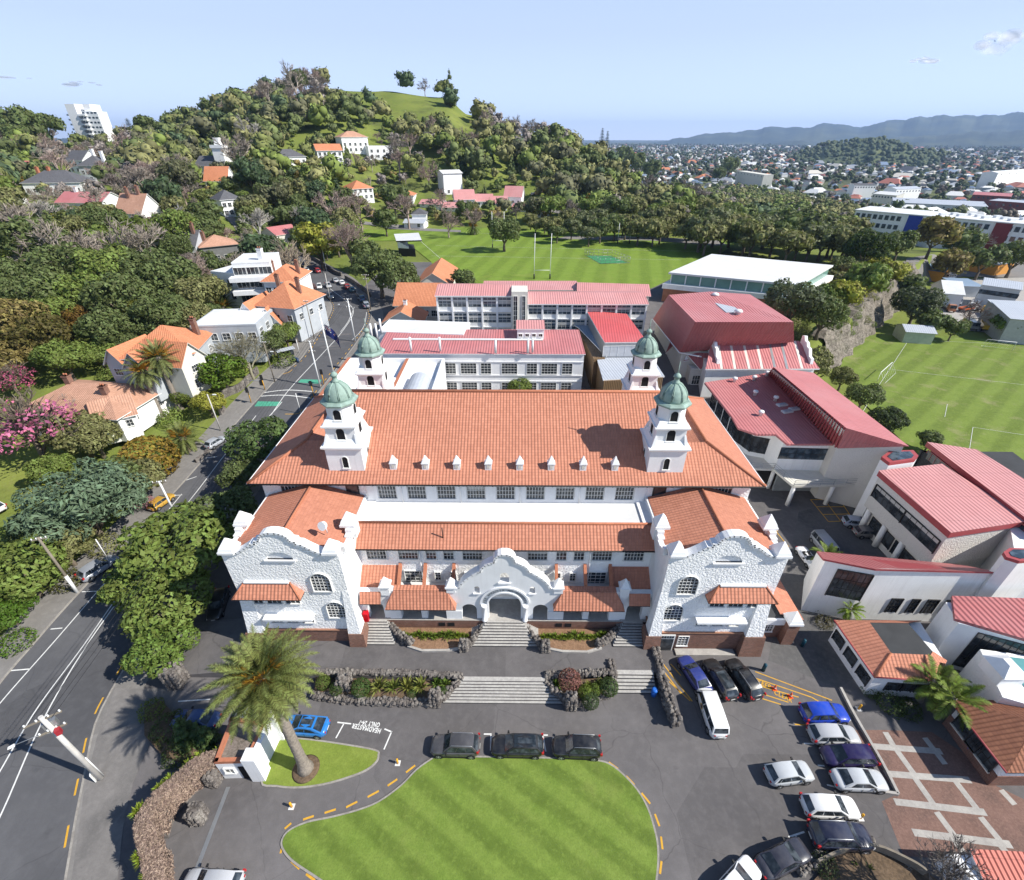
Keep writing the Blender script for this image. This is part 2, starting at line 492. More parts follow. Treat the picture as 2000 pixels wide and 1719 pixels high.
PATH = ground_mat("footpath_asphalt",(.19,.18,.172),(.225,.213,.20),.3,1.6,.25,c3=(.16,.152,.145),s3=.12,cracks=.4)
CONC = ground_mat("concrete",(.33,.31,.29),(.42,.40,.37),.6,3,.25)
KERB = ground_mat("kerb_stone",(.24,.22,.20),(.33,.31,.28),1.5,5,.3)
LAVA = ground_mat("lava_rock",(.075,.066,.062),(.185,.165,.15),1.6,4.5,.7,bump=1.0,fscale=7,c3=(.30,.28,.25),s3=1.1)
MULCH = ground_mat("bark_mulch",(.20,.115,.07),(.27,.165,.10),2,7,.6,bump=.8)
SOIL = ground_mat("garden_soil",(.10,.07,.045),(.16,.11,.07),1,4,.5)
YELLOW = plain("yellow_road_paint",(.60,.33,.035),.7,.15,3)
WPAINT = plain("white_road_paint",(.70,.70,.68),.7,.15,3)
GREENP = plain("green_road_paint",(.08,.34,.23),.7,.2,2)
CONCP = plain("concrete_pole",(.55,.53,.50),.8,.15,1.5,grime=.3)
WOODP = plain("timber_pole",(.22,.19,.15),.85,.2,1.5)
STEELW = plain("white_steel",(.75,.76,.76),.4,.05)
STEEL = plain("galvanised_steel",(.35,.36,.37),.4,.1,metal=.6)
BLACKM = plain("black_metal",(.02,.02,.022),.5,.1)
YPOLE = plain("yellow_pole_paint",(.72,.36,.02),.5,.1)
CARP = obj_paint("car_paint")
TYRE = plain("tyre_rubber",(.018,.018,.019),.85,.1)
RIM = plain("alloy_rim",(.45,.46,.47),.35,.1,metal=.7)
CARGLASS = glass_mat("car_glass",(.018,.024,.03),.05,.6,1.3)
LAMPC = plain("clear_lamp",(.55,.56,.56),.2,.05,spec=.6)
LAMPR = plain("red_lamp",(.42,.02,.02),.25,.1,spec=.6)
PLATE = plain("number_plate",(.6,.6,.58),.5,.05)
CARTRIM = plain("black_trim",(.02,.02,.021),.6,.1)
LEAF = leaf_mat("leaves",.32)
NEEDLE = leaf_mat("needles",.12,.25,.4)
TWIG = leaf_mat("bare_twigs",.0,.2,.3)
FROND = leaf_mat("palm_frond",.2,.4,.6)
BARK = plain("bark",(.16,.13,.10),.9,.3,3,bump=.6,bscale=6)
PALMBARK = plain("palm_bark",(.26,.225,.19),.9,.35,4,bump=1.0,bscale=5,dist=.08)
# --------- ground
def terrain():
 angs = [-180+6*i for i in range(18)]
 a = -72.0
 while a<72:angs.append(a);a+=.45
 angs+=[72+6*i for i in range(18)]
 rad = [2.0]
 while rad[-1]<30000:
  r = rad[-1]
  rad.append(r+(3.0 if r<320 else 6.0 if r<760 else r*.045))
 vs = [(0,0,-.15)];fs = []
 n = len(angs)
 for r in rad:
  for a in angs:
   x, y = r*math.sin(R(a)), r*math.cos(R(a))
   vs.append((x,y,H(x,y)-.15))
 for i in range(n):fs.append((0,1+(i+1)%n,1+i))
 for j in range(len(rad)-1):
  for i in range(n):
   b = 1+j*n
   fs.append((b+i,b+(i+1)%n,b+n+(i+1)%n,b+n+i))
 me = bpy.data.meshes.new("ground")
 me.from_pydata(vs,[],fs)
 me.polygons.foreach_set("use_smooth",[True]*len(fs))
 k = NT("hillside_grass");p = k.pos()
 g = k.mix(k.ramp(k.noise(p,.05,6,.62),.35,.65),(.125,.165,.034),(.19,.22,.05))
 g = k.mix(k.ramp(k.noise(p,.018,5,.65),.53,.66),g,(.07,.085,.03))
 g = k.mix(k.math('MULTIPLY',k.ramp(k.noise(p,.6,3,.7),.5,.8),.45),g,(.22,.19,.09))
 g = k.mix(k.math('MULTIPLY',k.ramp(k.noise(p,.2,5,.75),.5,.7),.5),g,(.075,.09,.03))
 ln = k.n("VectorMath",operation='LENGTH');k.l(p,ln.inputs[0])
 far = k.ramp(ln.outputs["Value"],620,1400)
 town = k.mix(k.ramp(k.noise(p,.012,6,.7),.4,.6),(.05,.065,.03),(.12,.12,.09))
 g = k.mix(far,g,town)
 k.bump(k.noise(p,.8,4,.7),.5,.4)
 me.materials.append(k.done(g,.95,.1))
 me.update()
 return tag(link("ground",me),"grassy and earthy ground running up the hill and out to the suburbs",kind="structure")
terrain()
def drape(name,poly,mat,lift,step=4.0,kind="structure",label=None,cuty=None):
 bm = bmesh.new()
 pts = [(p[0],p[1])for p in poly]
 if area2(pts)<0:pts.reverse()
 tri = tessellate_polygon([[Vector((a,b,0))for a,b in pts]])
 vs = [bm.verts.new((a,b,0))for a,b in pts]
 for t in tri:
  if abs(area2([pts[i]for i in t]))>1e-6:bm.faces.new([vs[i]for i in(t if area2([pts[i]for i in t])>0 else reversed(t))])
 xs = [p[0]for p in pts];ys = [p[1]for p in pts]
 if step:
  for ax, lo, hi in((0,min(xs),max(xs)),(1,min(ys),max(ys))):
   q = math.floor(lo/step)*step
   while q<hi:
    co = (q,0,0)if ax==0 else(0,q,0);no = (1,0,0)if ax==0 else(0,1,0)
    if q>lo:bmesh.ops.bisect_plane(bm,geom=bm.verts[:]+bm.edges[:]+bm.faces[:],plane_co=co,plane_no=no,dist=1e-5)
    q+=step
 for v in bm.verts:v.co.z = H(v.co.x,v.co.y)+lift
 me = bpy.data.meshes.new(name);bm.to_mesh(me);bm.free()
 me.materials.append(mat)
 return tag(link(name,me),label,kind=kind)
def dense(px,n=6,lift=0.0):
 g = [G(*p)for p in px]
 out = []
 for i in range(len(g)-1):
  p0, p1, p2, p3 = g[max(i-1,0)], g[i], g[i+1], g[min(i+2,len(g)-1)]
  for k in range(n):
   t = k/n
   q = .5*((2*p1)+(p2-p0)*t+(2*p0-5*p1+4*p2-p3)*t*t+(3*p1-p0-3*p2+p3)*t**3)
   out.append(Vector((q.x,q.y,0)))
 out.append(g[-1])
 for q in out:q.z = H(q.x,q.y)+lift
 return out
def offset(line,d):
 out = []
 for i, p in enumerate(line):
  t = line[min(i+1,len(line)-1)]-line[max(i-1,0)]
  t = Vector((t.x,t.y,0)).normalized()
  out.append(Vector((p.x-t.y*d,p.y+t.x*d,0)))
 return out
def strip(name,a,b,mat,lift,kind="structure",label=None,edge=0.0):
 mb = MB();n = min(len(a),len(b))
 za = [Vector((p.x,p.y,H(p.x,p.y)+lift))for p in a];zb = [Vector((p.x,p.y,H(p.x,p.y)+lift))for p in b]
 for i in range(n-1):
  mb.face([za[i],zb[i],zb[i+1],za[i+1]],mat)
  if edge:
   for q in(za,zb):
    mb.face([q[i],q[i+1],q[i+1]-Vector((0,0,edge)),q[i]-Vector((0,0,edge))],mat)
 return tag(mb.build(name),label,kind=kind)
def resample(line,n):
 L = [0]
 for a, b in zip(line,line[1:]):L.append(L[-1]+(b-a).length)
 out = [];j = 0
 for i in range(n):
  s = L[-1]*i/(n-1)
  while j<len(L)-2 and L[j+1]<s:j+=1
  t = (s-L[j])/max(1e-6,L[j+1]-L[j])
  out.append(line[j].lerp(line[j+1],t))
 return out
KL = dense([(-260,1719),(-120,1500),(0,1337),(65,1261),(157,1157),(348,955),(400,897),(470,818),(526,757),(560,724),(592,697),(622,653),(648,605),(640,585),(614,566),(580,534),(556,512),(528,492)])
KR = dense([(92,1900),(125,1719),(147,1591),(161,1523),(180,1427),(200,1378),(224,1335),(330,1160),(420,1020),(505,905),(560,838),(610,780),(655,722),(694,671),(722,628),(722,605),(704,582),(675,548),(636,525),(590,502),(556,486)])
KL, KR = resample(KL,130), resample(KR,130)
strip("road",KL,KR,ASPH2,.015,label="two-lane asphalt street curving away past the school")
FL = offset(KL,4.6)
strip("footpath",offset(KL,.18),FL,PATH,.13,edge=.12,label="wide asphalt footpath on the garden side of the street")
strip("kerb",KL,offset(KL,.18),KERB,.14,edge=.14,label="bluestone kerb on the garden side of the street")
FR = offset(KR,-3.4)
strip("footpath",offset(KR,-.18)[:],FR,PATH,.026,edge=.03,label="asphalt footpath on the school side of the street")
strip("kerb",KR,offset(KR,-.18),KERB,.045,edge=.05,label="low worn kerb on the school side of the street")
def between(t):return[a.lerp(b,t)for a,b in zip(KL,KR)]
def dashes(line,on,off,w,mat,lift,s0=0,s1=1e9):
 mb = MB();L = 0;seg = []
 fine = resample(line,900)
 for a, b in zip(fine,fine[1:]):
  d = (b-a).length
  if s0<L<s1 and L%(on+off)<on:seg.append((a,b))
  L+=d
 for a, b in seg:
  t = (b-a);t.z = 0;t.normalize();nrm = Vector((-t.y,t.x,0))*w/2
  q = [a-nrm,b-nrm,b+nrm,a+nrm]
  mb.face([Vector((p.x,p.y,H(p.x,p.y)+lift))for p in q],mat)
 return mb
m_ = MB()
def wline(px,w,mat=WPAINT,lift=.024,mb=None):
 mb = mb or m_
 ln = resample(dense(px,5),60 if len(px)>2 else 12)
 for a, b in zip(ln,ln[1:]):
  t = b-a;t.z = 0;t.normalize();nr = Vector((-t.y,t.x,0))*w/2
  mb.face([Vector((p.x,p.y,H(p.x,p.y)+lift))for p in(a-nr,b-nr,b+nr,a+nr)],mat)
wline([(-80,1640),(0,1507),(71,1386),(163,1261),(255,1130),(345,1010),(430,900),(500,812)],.13)
wline([(-60,1700),(0,1596),(82,1411),(164,1269),(258,1136),(348,1014)],.13)
wline([(-60,1455),(0,1374),(109,1250),(190,1156),(260,1075),(330,995),(355,965)],.13)
for a, b in(((0,1291),(0,1291)),((22,1310),(58,1307)),((99,1229),(122,1227)),((160,1156),(190,1155)),((338,968),(356,967)),((364,938),(384,931)),((402,895),(424,892))):
 if a!=b:wline([a,b],.14)
wline([(530,810),(556,772),(580,744),(610,712),(640,680),(665,652),(690,612),(680,592),(650,568),(620,545),(580,515)],.14)
wline([(665,648),(680,628),(692,600)],.12)
wline([(688,664),(702,650),(712,634),(716,610)],.12)
wline([(516,767),(560,762),(612,765)],.2)
wline([(510,774),(555,772),(608,778)],.2)
wline([(526,813),(540,798),(551,785)],.15)
tag(m_.build("road_marking"),"white painted lines on the street",kind="structure")
yb = dashes(offset(KR,.35),1.6,2.5,.16,YELLOW,.026,3,52)
for k_, (a,b)in enumerate(zip(dashes(offset(KR,.35),.9,1.2,.14,YELLOW,.026,78,170).f,range(10**6))):pass
y2 = dashes(offset(KR,.5),.8,1.3,.16,YELLOW,.026,84,160)
y3 = dashes(offset(KL,-.5),.8,1.3,.16,YELLOW,.026,88,165)
for q in(y2,y3):
 o = len(yb.v);yb.v+=q.v;yb.f+=[tuple(i+o for i in f)for f in q.f];yb.m+=q.m;yb.sm+=q.sm
wline([(535,735),(562,728),(571,722)],.14,YELLOW,.026,yb)
wline([(557,809),(582,808),(590,800)],.14,YELLOW,.026,yb)
tag(yb.build("road_marking"),"yellow dashed no-parking lines along the kerbs",kind="structure")
gb = MB()
for q in(((497,794),(504,784),(549,785),(543,793)),((582,747),(588,741),(628,742),(624,750))):
 gb.face([G(*p,.022)for p in q],GREENP)
tag(gb.build("road_marking"),"green painted cycle boxes at the crossing",kind="structure")
drape("forecourt",[(-47.5,-40),(70,-40),(75,20),(75,66),(66,92),(60,100),(60,200),(-50,200),(-50,110),(-50,60),(-44,40),(-42,20)],ASPH,.006,4.0,label="grey asphalt forecourt and yards around the school")
yard = drape("yard",[G(*p)[:2]for p in((1560,1000),(1720,960),(1800,1130),(1700,1300),(1640,1345),(1500,1290))],ground_mat("patched_asphalt",(.10,.098,.098),(.125,.12,.118),.4,2,.3,c3=(.075,.074,.076),s3=.2),.014,0,label="patched asphalt yard on the right of the school")
drape("footpath",[G(*p)[:2]for p in((190,1440),(225,1345),(330,1345),(352,1320),(360,1330),(345,1380),(305,1430),(280,1480),(260,1530),(240,1620),(230,1719),(140,1719),(165,1540))],ground_mat("driveway_asphalt",(.165,.156,.15),(.20,.188,.18),.4,2,.3,c3=(.13,.124,.12),s3=.25),.035,0,label="grey asphalt crossing between street and gatehouse")
def grass_mat(name,c1,c2,stripe=0,ang=0.0,width=2.0,c3=None,patch=.5):
 k = NT(name);p = k.pos()
 col = k.mix(k.ramp(k.noise(p,.35,5,.65),.35,.65),c1,c2)
 if stripe:
  mp = k.n("Mapping");mp.inputs["Rotation"].default_value = (0,0,ang);k.l(p,mp.inputs[0])
  ds = k.n("VectorMath",operation='ADD');k.l(mp.outputs[0],ds.inputs[0])
  wob = k.n("TexNoise");k.l(p,wob.inputs[0]);wob.inputs["Scale"].default_value = .3
  wsc = k.n("VectorMath",operation='SCALE');k.l(wob.outputs[1],wsc.inputs[0]);wsc.inputs["Scale"].default_value = .5;k.l(wsc.outputs[0],ds.inputs[1])
  sx = k.n("SeparateXYZ");k.l(ds.outputs[0],sx.inputs[0])
  sn = k.ramp(k.math('SINE',k.math('MULTIPLY',sx.outputs[0],math.pi/width),0),-.5,.5)
  br = k.noise(p,.6,3,.6)
  col = k.mix(k.math('MULTIPLY',k.math('MULTIPLY',sn,br),stripe*2),col,tuple(x*.62 for x in c1))
 if c3:
  col = k.mix(k.math('MULTIPLY',k.ramp(k.noise(p,.16,6,.7),.55,.75),patch),col,c3)
 f = k.noise(p,7,3,.7)
 col = k.mix(k.math('MULTIPLY',k.ramp(f,.4,.8),.5),col,tuple(x*.5 for x in c1))
 f2 = k.noise(p,2.2,3,.7)
 col = k.mix(k.math('MULTIPLY',k.ramp(f2,.5,.8),.4),col,tuple(min(1,x*1.45)for x in c2))
 k.bump(f,.6,.05)
 return k.done(col,.9,.15)
LAWN = grass_mat("mown_lawn",(.135,.205,.034),(.175,.24,.048),.6,R(-57),1.25,(.24,.23,.08),.3)
LAWN2 = grass_mat("lawn_grass",(.155,.21,.034),(.20,.25,.048),0,0,1,(.26,.22,.09),.7)
FIELD = grass_mat("sports_turf",(.155,.235,.030),(.19,.27,.042),.45,R(12),4.0,(.26,.25,.07),.4)
FIELD2 = grass_mat("lower_sports_turf",(.15,.21,.036),(.185,.245,.05),.5,R(231),2.4,(.31,.27,.15),.9)
def lawn(name,px,mat,label,h=.10,kerb=.16,n=5):
 ring = dense(px+[px[0]],n)[:-1]
 pts = [(p.x,p.y)for p in ring]
 if area2(pts)<0:pts.reverse()
 mb = MB();c = [Vector((a,b,0))for a,b in pts]
 inn = []
 N = len(c)
 for i in range(N):
  t = (c[(i+1)%N]-c[i-1]).normalized()
  inn.append(c[i]+Vector((-t.y,t.x,0))*kerb)
 tag(_poly(name,inn,mat,h+.02),label,kind="structure")
 for i in range(N):
  j = (i+1)%N
  a0, a1, b0, b1 = c[i], c[j], inn[i], inn[j]
  up = lambda p, z:(p.x,p.y,z)
  mb.face([up(a0,h),up(a1,h),up(b1,h),up(b0,h)],KERB)
  mb.face([up(a0,-.02),up(a1,-.02),up(a1,h),up(a0,h)],KERB)
 tag(mb.build("kerb"),"narrow stone kerb edging the "+label,kind="structure")
 return c
def _poly(name,c,mat,z):
 mb = MB()
 tri = tessellate_polygon([[Vector((p.x,p.y,0))for p in c]])
 pts = [(p.x,p.y)for p in c]
 mb.faces([(p.x,p.y,z)for p in c],[tuple(t)if area2([pts[i]for i in t])>0 else tuple(reversed(t))for t in tri],mat)
 return mb.build(name)
L1 = lawn("lawn",[(848,1478),(920,1477),(1000,1478),(1090,1480),(1165,1484),(1200,1497),(1240,1535),(1265,1575),(1280,1620),(1287,1660),(1284,1719),(1265,1800),(1180,1900),(1000,1940),(860,1900),(740,1800),(625,1722),(572,1686),(551,1660),(550,1640),(566,1620),(602,1604),(650,1594),(705,1579),(742,1563),(782,1534),(815,1501)],LAWN,"striped front lawn inside the drive")
L2 = lawn("lawn",[(540,1438),(600,1443),(660,1451),(733,1464),(741,1475),(736,1490),(715,1507),(680,1521),(630,1535),(580,1541),(540,1538),(509,1526)],LAWN2,"small lawn round the tall palm",n=4)
mk = MB()
def gline(px0,px1,w,mat,lift=.016,mb=None):
 a, b = G(*px0), G(*px1)
 t = (b-a);t.z = 0;t.normalize();nr = Vector((-t.y,t.x,0))*w/2
 (mb or mk).face([Vector((p.x,p.y,H(p.x,p.y)+lift))for p in(a-nr,b-nr,b+nr,a+nr)],mat)
for a, b in(((548,1667),(552,1651)),((556,1619),(569,1608)),((592,1601),(613,1594)),((634,1588),(656,1581)),((676,1577),(698,1566)),((718,1557),(740,1545)),((757,1535),(776,1522)),((793,1509),(811,1495)),((569,1682),(585,1697)),((598,1707),(615,1720)),((1189,1489),(1207,1502)),((1223,1516),(1239,1533)),((1253,1549),(1270,1570)),((1279,1590),(1288,1614)),((1291,1634),(1294,1659)),((1292,1682),(1289,1707))):
 gline(a,b,.17,YELLOW)
for a, b in(((659,1411),(686,1414)),((672,1413),(656,1442)),((751,1424),(766,1430)),((765,1429),(750,1464)),((945,1434),(960,1434)),((959,1435),(958,1466)),((1060,1436),(1066,1468)),((1168,1474),(1167,1481)),((1060,1436),(1070,1436)),((333,1371),(410,1366)),((378,1291),(398,1292)),((398,1292),(404,1281)),((407,1222),(440,1222)),((1570,1452),(1590,1453)),((1597,1495),(1610,1496)),((1540,1635),(1571,1625)),((1553,1632),(1584,1672)),((1462,1690),(1490,1668)),((1615,1533),(1642,1540))):
 gline(a,b,.13,WPAINT)
for a, b in(((1552,1415),(1572,1416)),((1296,1298),(1352,1370)),((1310,1297),(1330,1320)),((1298,1313),(1330,1355)),((1300,1325),(1348,1369)),((1475,1312),(1625,1368)),((1473,1324),(1585,1362)),((1585,1362),(1602,1372)),((1478,1338),(1560,1362)),((1478,1352),(1540,1372)),((1480,1362),(1525,1376)),((1583,976),(1640,976)),((1640,976),(1668,1018)),((1583,976),(1618,1019)),((1618,1019),(1642,1018)),((1610,976),(1642,1018)),((1594,990),(1650,990)),((1608,1005),(1660,1004)),((1514,1036),(1540,1068)),((1512,1037),(1520,1037))):
 gline(a,b,.12,YELLOW)
tag(mk.build("road_marking"),"white and yellow lines painted on the forecourt",kind="structure")
def text_mesh(txt,size,mat,ext=.0,bold=.0):
 cu = bpy.data.curves.new("lettering",'FONT');cu.body = txt;cu.size = size;cu.align_x = 'CENTER';cu.align_y = 'CENTER';cu.extrude = ext
 cu.space_character = 1.15;cu.offset = bold
 o = bpy.data.objects.new("lettering",cu);COL.objects.link(o)
 bpy.context.view_layer.update()
 me = bpy.data.meshes.new_from_object(o.evaluated_get(bpy.context.evaluated_depsgraph_get()))
 bpy.data.objects.remove(o)
 me.materials.clear();me.materials.append(mat)
 return me
def ground_text(txt,px_a,px_b,size,mat,label):
 a, b = G(*px_a), G(*px_b)
 c = (a+b)/2;d = b-a
 me = text_mesh(txt,size,mat,0,.022)
 xs = [v.co.x for v in me.vertices]
 k = d.length/(max(xs)-min(xs))
 for v in me.vertices:v.co.x*=k
 o = link("painted_lettering",me)
 o.location = (c.x,c.y,.02);o.rotation_euler = (0,0,math.atan2(d.y,d.x))
 tag(o,label,kind="structure")
ground_text("HEADMASTER",(744,1428),(688,1417),.62,WPAINT,"white painted word HEADMASTER on the asphalt")
ground_text("ONLY 24-7",(742,1416),(701,1411),.62,WPAINT,"white painted words ONLY 24-7 on the asphalt")
ground_text("KEEP",(1479,1331),(1505,1343),.75,YELLOW,"yellow painted word KEEP on the asphalt")
ground_text("CLEAR",(1512,1352),(1547,1369),.75,YELLOW,"yellow painted word CLEAR on the asphalt")
dr = MB()
for a, b in(((446,1537),(377,1716)),((377,1716),(330,1860))):gline(a,b,.35,STEEL,.014,dr)
tag(dr.build("drain_channel"),"long metal drain grating across the drive",kind="structure")
pav = [G(*p)[:2]for p in((1668,1426),(1730,1426),(1820,1430),(1880,1470),(1935,1530),(2080,1600),(2080,1690),(1900,1680),(1765,1672),(1740,1610),(1722,1565),(1752,1552),(1700,1480))]
drape("paving",pav,ground_mat("brick_paving",(.175,.105,.085),(.215,.13,.105),.9,5,.45,c3=(.14,.09,.075),s3=.4),.012,0,label="brown brick paved courtyard on the right")
pl = MB()
for a, b in(((1729,1430),(1745,1457)),((1751,1465),(1785,1512)),((1787,1520),(1823,1571)),((1829,1586),(1862,1630)),((1863,1640),(1885,1670)),((1806,1441),(1846,1493)),((1866,1526),(1908,1580)),((1915,1596),(1952,1641)),((1952,1650),(1972,1672)),((1695,1457),(1839,1468)),((1727,1511),(1895,1524)),((1747,1566),(1925,1587)),((1783,1626),(1975,1650)),((1955,1543),(1982,1572))):
 gline(a,b,.55,CONC,.02 if abs(a[0]-b[0])<60 else .027,pl)
tag(pl.build("paving"),"pale concrete bands crossing the brick courtyard",kind="structure")
F1 = [G(*p)[:2]for p in((700,446),(800,447),(900,444),(1000,446),(1060,448),(1200,456),(1330,466),(1440,474),(1400,500),(1280,560),(1180,600),(1000,600),(880,560),(840,510),(790,470),(700,470))]
drape("sports_field",F1,FIELD,.03,4.0,label="bright green rugby field behind the school")
F2 = [G(*p)[:2]for p in((1650,690),(1690,655),(1730,650),(1800,655),(2000,668),(2250,690),(2250,1100),(2000,1100),(1800,900),(1690,790),(1640,720))]
drape("sports_field",F2,FIELD2,.03,4.0,label="green soccer field below the rock face")
drape("field_drive",[G(*p)[:2]for p in((1085,467),(1110,461),(1280,463),(1400,470),(1420,478),(1400,480),(1270,470))],PATH,.05,4.0,label="asphalt drive along the far side of the rugby field")
drape("hill_road",[G(*p)[:2]for p in((1056,402),(1110,412),(1180,424),(1240,434),(1240,440),(1170,431),(1100,419),(1050,408))],PATH,.12,4.0,label="road climbing round the foot of the hill")
drape("hill_road",[G(*p)[:2]for p in((665,428),(760,436),(830,446),(900,450),(900,454),(820,451),(740,442),(660,434))],PATH,.1,4.0,label="side road past the far corner of the rugby field")
drape("hill_road",[G(*p)[:2]for p in((430,415),(455,440),(480,478),(540,498),(556,500),(560,488),(500,470),(470,436),(445,415))],PATH,.1,3.0,label="side road climbing between the houses on the left")
drape("works_road",[G(*p)[:2]for p in((1760,560),(1800,535),(1880,540),(2000,545),(2300,560),(2300,500),(1960,505),(1850,520),(1770,505))],PATH,.03,4.0,label="asphalt road and parking in front of the works buildings")
drape("works_yard",[G(*p)[:2]for p in((1840,570),(1900,545),(2100,540),(2300,640),(2050,660),(1880,645),(1830,610))],CONC,.04,4.0,label="concrete works yard beyond the soccer field")
fl = MB()
for a, b in(((1630+0,0),(0,0)),):pass
for a, b in(((1775,664),(1712,760)),((1712,760),(1640,880)),((1775,664),(2000,674)),((1740,722),(2000,752)),((1900,835),(2000,850)),((1900,835),(1893,880)),((1850,790),(1845,815))):
 if a[1]:gline(a,b,.07,WPAINT,.07,fl)
for a, b in(((843,500),(1330,508)),((820,470),(900,540)),((862,452),(1360,478)),((850,480),(1390,492))):
 gline(a,b,.12,WPAINT,.07,fl)
tag(fl.build("field_marking"),"faint white lines on the playing fields",kind="structure")
# --------- windows (shared prototypes, facing -Y, origin at the middle of the sill)
WPROTO = {}
def win_mesh(w,h,nx,ny,arch=False,frame=FRAMEW,glass=GLASS,bar=.045,reveal=.14,sill=True,blind=0.0):
 key = (round(w,2),round(h,2),nx,ny,arch,frame.name,glass.name,bar,reveal,sill,blind)
 if key in WPROTO:return WPROTO[key]
 g, f = MB(), MB()
 if arch:
  r = w/2
  out = [(-r,0),(r,0)]+arc(0,h-r,r,0,180,10)
  g.face([(a,-.02,b)for a,b in out],glass)
 else:
  g.face([(-w/2,-.02,0),(w/2,-.02,0),(w/2,-.02,h),(-w/2,-.02,h)],glass)
  if blind:g.face([(-w/2+.05,-.024,h*(1-blind)),(w/2-.05,-.024,h*(1-blind)),(w/2-.05,-.024,h-.03),(-w/2+.05,-.024,h-.03)],CURTAIN)
 def hw(x):
  if not arch:return h
  r = w/2
  return h-r+math.sqrt(max(0,r*r-x*x))
 for i in range(1,nx):
  x = -w/2+w*i/nx
  f.box(x-bar/2,x+bar/2,-.06,-.005,.0,hw(x),frame)
 for j in range(1,ny):
  z = h*j/ny
  ww = w/2
  if arch and z>h-w/2:ww = math.sqrt(max(0,(w/2)**2-(z-h+w/2)**2))
  f.box(-ww,ww,-.056,-.006,z-bar/2,z+bar/2,frame)
 t = .07
 if arch:
  r = w/2;n = 12
  o = arc(0,h-r,r+t,0,180,n);i_ = arc(0,h-r,r,0,180,n)
  o = [(r+t,0)]+o+[(-r-t,0)];i_ = [(r,0)]+i_+[(-r,0)]
 else:
  o = [(w/2+t,0),(w/2+t,h+t),(-w/2-t,h+t),(-w/2-t,0)]
  i_ = [(w/2,0),(w/2,h),(-w/2,h),(-w/2,0)]
 for k in range(len(o)-1):
  a, b, c, d = o[k], o[k+1], i_[k+1], i_[k]
  f.face([(a[0],-reveal,a[1]),(d[0],-reveal,d[1]),(c[0],-reveal,c[1]),(b[0],-reveal,b[1])],frame)
  f.face([(d[0],-reveal,d[1]),(d[0],0,d[1]),(c[0],0,c[1]),(c[0],-reveal,c[1])],frame)
  f.face([(a[0],0,a[1]),(a[0],-reveal,a[1]),(b[0],-reveal,b[1]),(b[0],0,b[1])],frame)
 if sill:f.box(-w/2-.12,w/2+.12,-.17,.02,-.12,.0,frame if frame is not FRAMED else CREAM)
 WPROTO[key] = (g.mesh("window"),f.mesh("frame"))
 return WPROTO[key]
def window(parent,loc,rz,*a,name="window",**k):
 g, f = win_mesh(*a,**k)
 o = link(name,g,parent);o.location = loc;o.rotation_euler = (0,0,rz)
 link("frame",f,o)
 return o
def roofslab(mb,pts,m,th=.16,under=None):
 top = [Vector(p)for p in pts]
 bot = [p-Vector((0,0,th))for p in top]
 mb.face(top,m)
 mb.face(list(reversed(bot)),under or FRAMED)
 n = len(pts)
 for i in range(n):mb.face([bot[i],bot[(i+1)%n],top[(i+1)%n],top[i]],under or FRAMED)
# --------- the school hall
hall = thing("school_building",(0,44,0),"large white mission-style school hall with terracotta roof and green copper domes","school")
class Off:
 pass
def child(mb,name,parent):
 o = mb.build(name,parent)
 o.matrix_parent_inverse = Matrix.Translation(-Vector(parent.location))
 return o
def wchild(parent,loc,rz,*a,**k):
 o = window(parent,Vector(loc)-Vector(parent.location),rz,*a,**k)
 return o
GY = 34.0
w = MB()
w.box(-28.6,28.6,44.2,63.8,0,16.7,ROUGHW)
w.box(-28.75,28.75,44.05,44.2,13.3,13.75,SMOOTHW)
for i in range(10):
 x = -15.7+i*3.49
 w.box(x-.62,x+.62,44.02,44.2,13.75,16.6,SMOOTHW)
w.box(-17.0,17.0,38.8,44.2,0,11.9,ROUGHW)
w.box(-17.0,17.0,40.3,44.2,11.9,13.2,SMOOTHW)
child(w,"wall",hall)
w = MB()
w.box(-16.9,16.9,40.2,44.2,13.2,13.34,WHITEROOF)
for x in(-16.2,16.2):w.box(x-.7,x+.7,40.4,44.1,13.34,13.55,SMOOTHW)
child(w,"flat_roof",hall)
r = MB()
EZ, EY, RY, RZ, BX = 16.6, 43.2, 54.0, 23.1, 29.6
SL = (RZ-EZ)/(RY-EY);HY = 48.0;HZ = EZ+SL*(HY-EY);HX = 23.9;MX = 20.6
BYE = 2*RY-EY;BHY = 2*RY-HY
roofslab(r,[(-BX,EY,EZ),(BX,EY,EZ),(HX,HY,HZ),(-HX,HY,HZ)],TERRA,.18)
roofslab(r,[(-MX,HY,HZ),(MX,HY,HZ),(MX,RY,RZ),(-MX,RY,RZ)],TERRA,.18)
roofslab(r,[(BX,BYE,EZ),(-BX,BYE,EZ),(-HX,BHY,HZ),(HX,BHY,HZ)],TERRA,.18)
roofslab(r,[(MX,BHY,HZ),(-MX,BHY,HZ),(-MX,RY,RZ),(MX,RY,RZ)],TERRA,.18)
for s in(-1,1):
 q = [(s*BX,EY,EZ),(s*BX,BYE,EZ),(s*HX,BHY,HZ),(s*HX,HY,HZ)]
 roofslab(r,q if s>0 else q[::-1],TERRA,.18)
 q = [(s*HX,HY,HZ),(s*HX,BHY,HZ),(s*MX,BHY,HZ-1.6),(s*MX,HY,HZ-1.6)]
 roofslab(r,q if s>0 else q[::-1],TERRA,.1)
 for a, b in(((s*BX,EY,EZ),(s*HX,HY,HZ)),((s*HX,HY,HZ),(s*HX,BHY,HZ)),((s*BX,BYE,EZ),(s*HX,BHY,HZ))):
  r.tube([Vector(a)+Vector((0,0,.03)),Vector(b)+Vector((0,0,.03))],.17,TERRAD,6)
r.tube([(-MX,RY,RZ+.04),(MX,RY,RZ+.04)],.19,TERRAD,6)
child(r,"roof",hall)
g = MB()
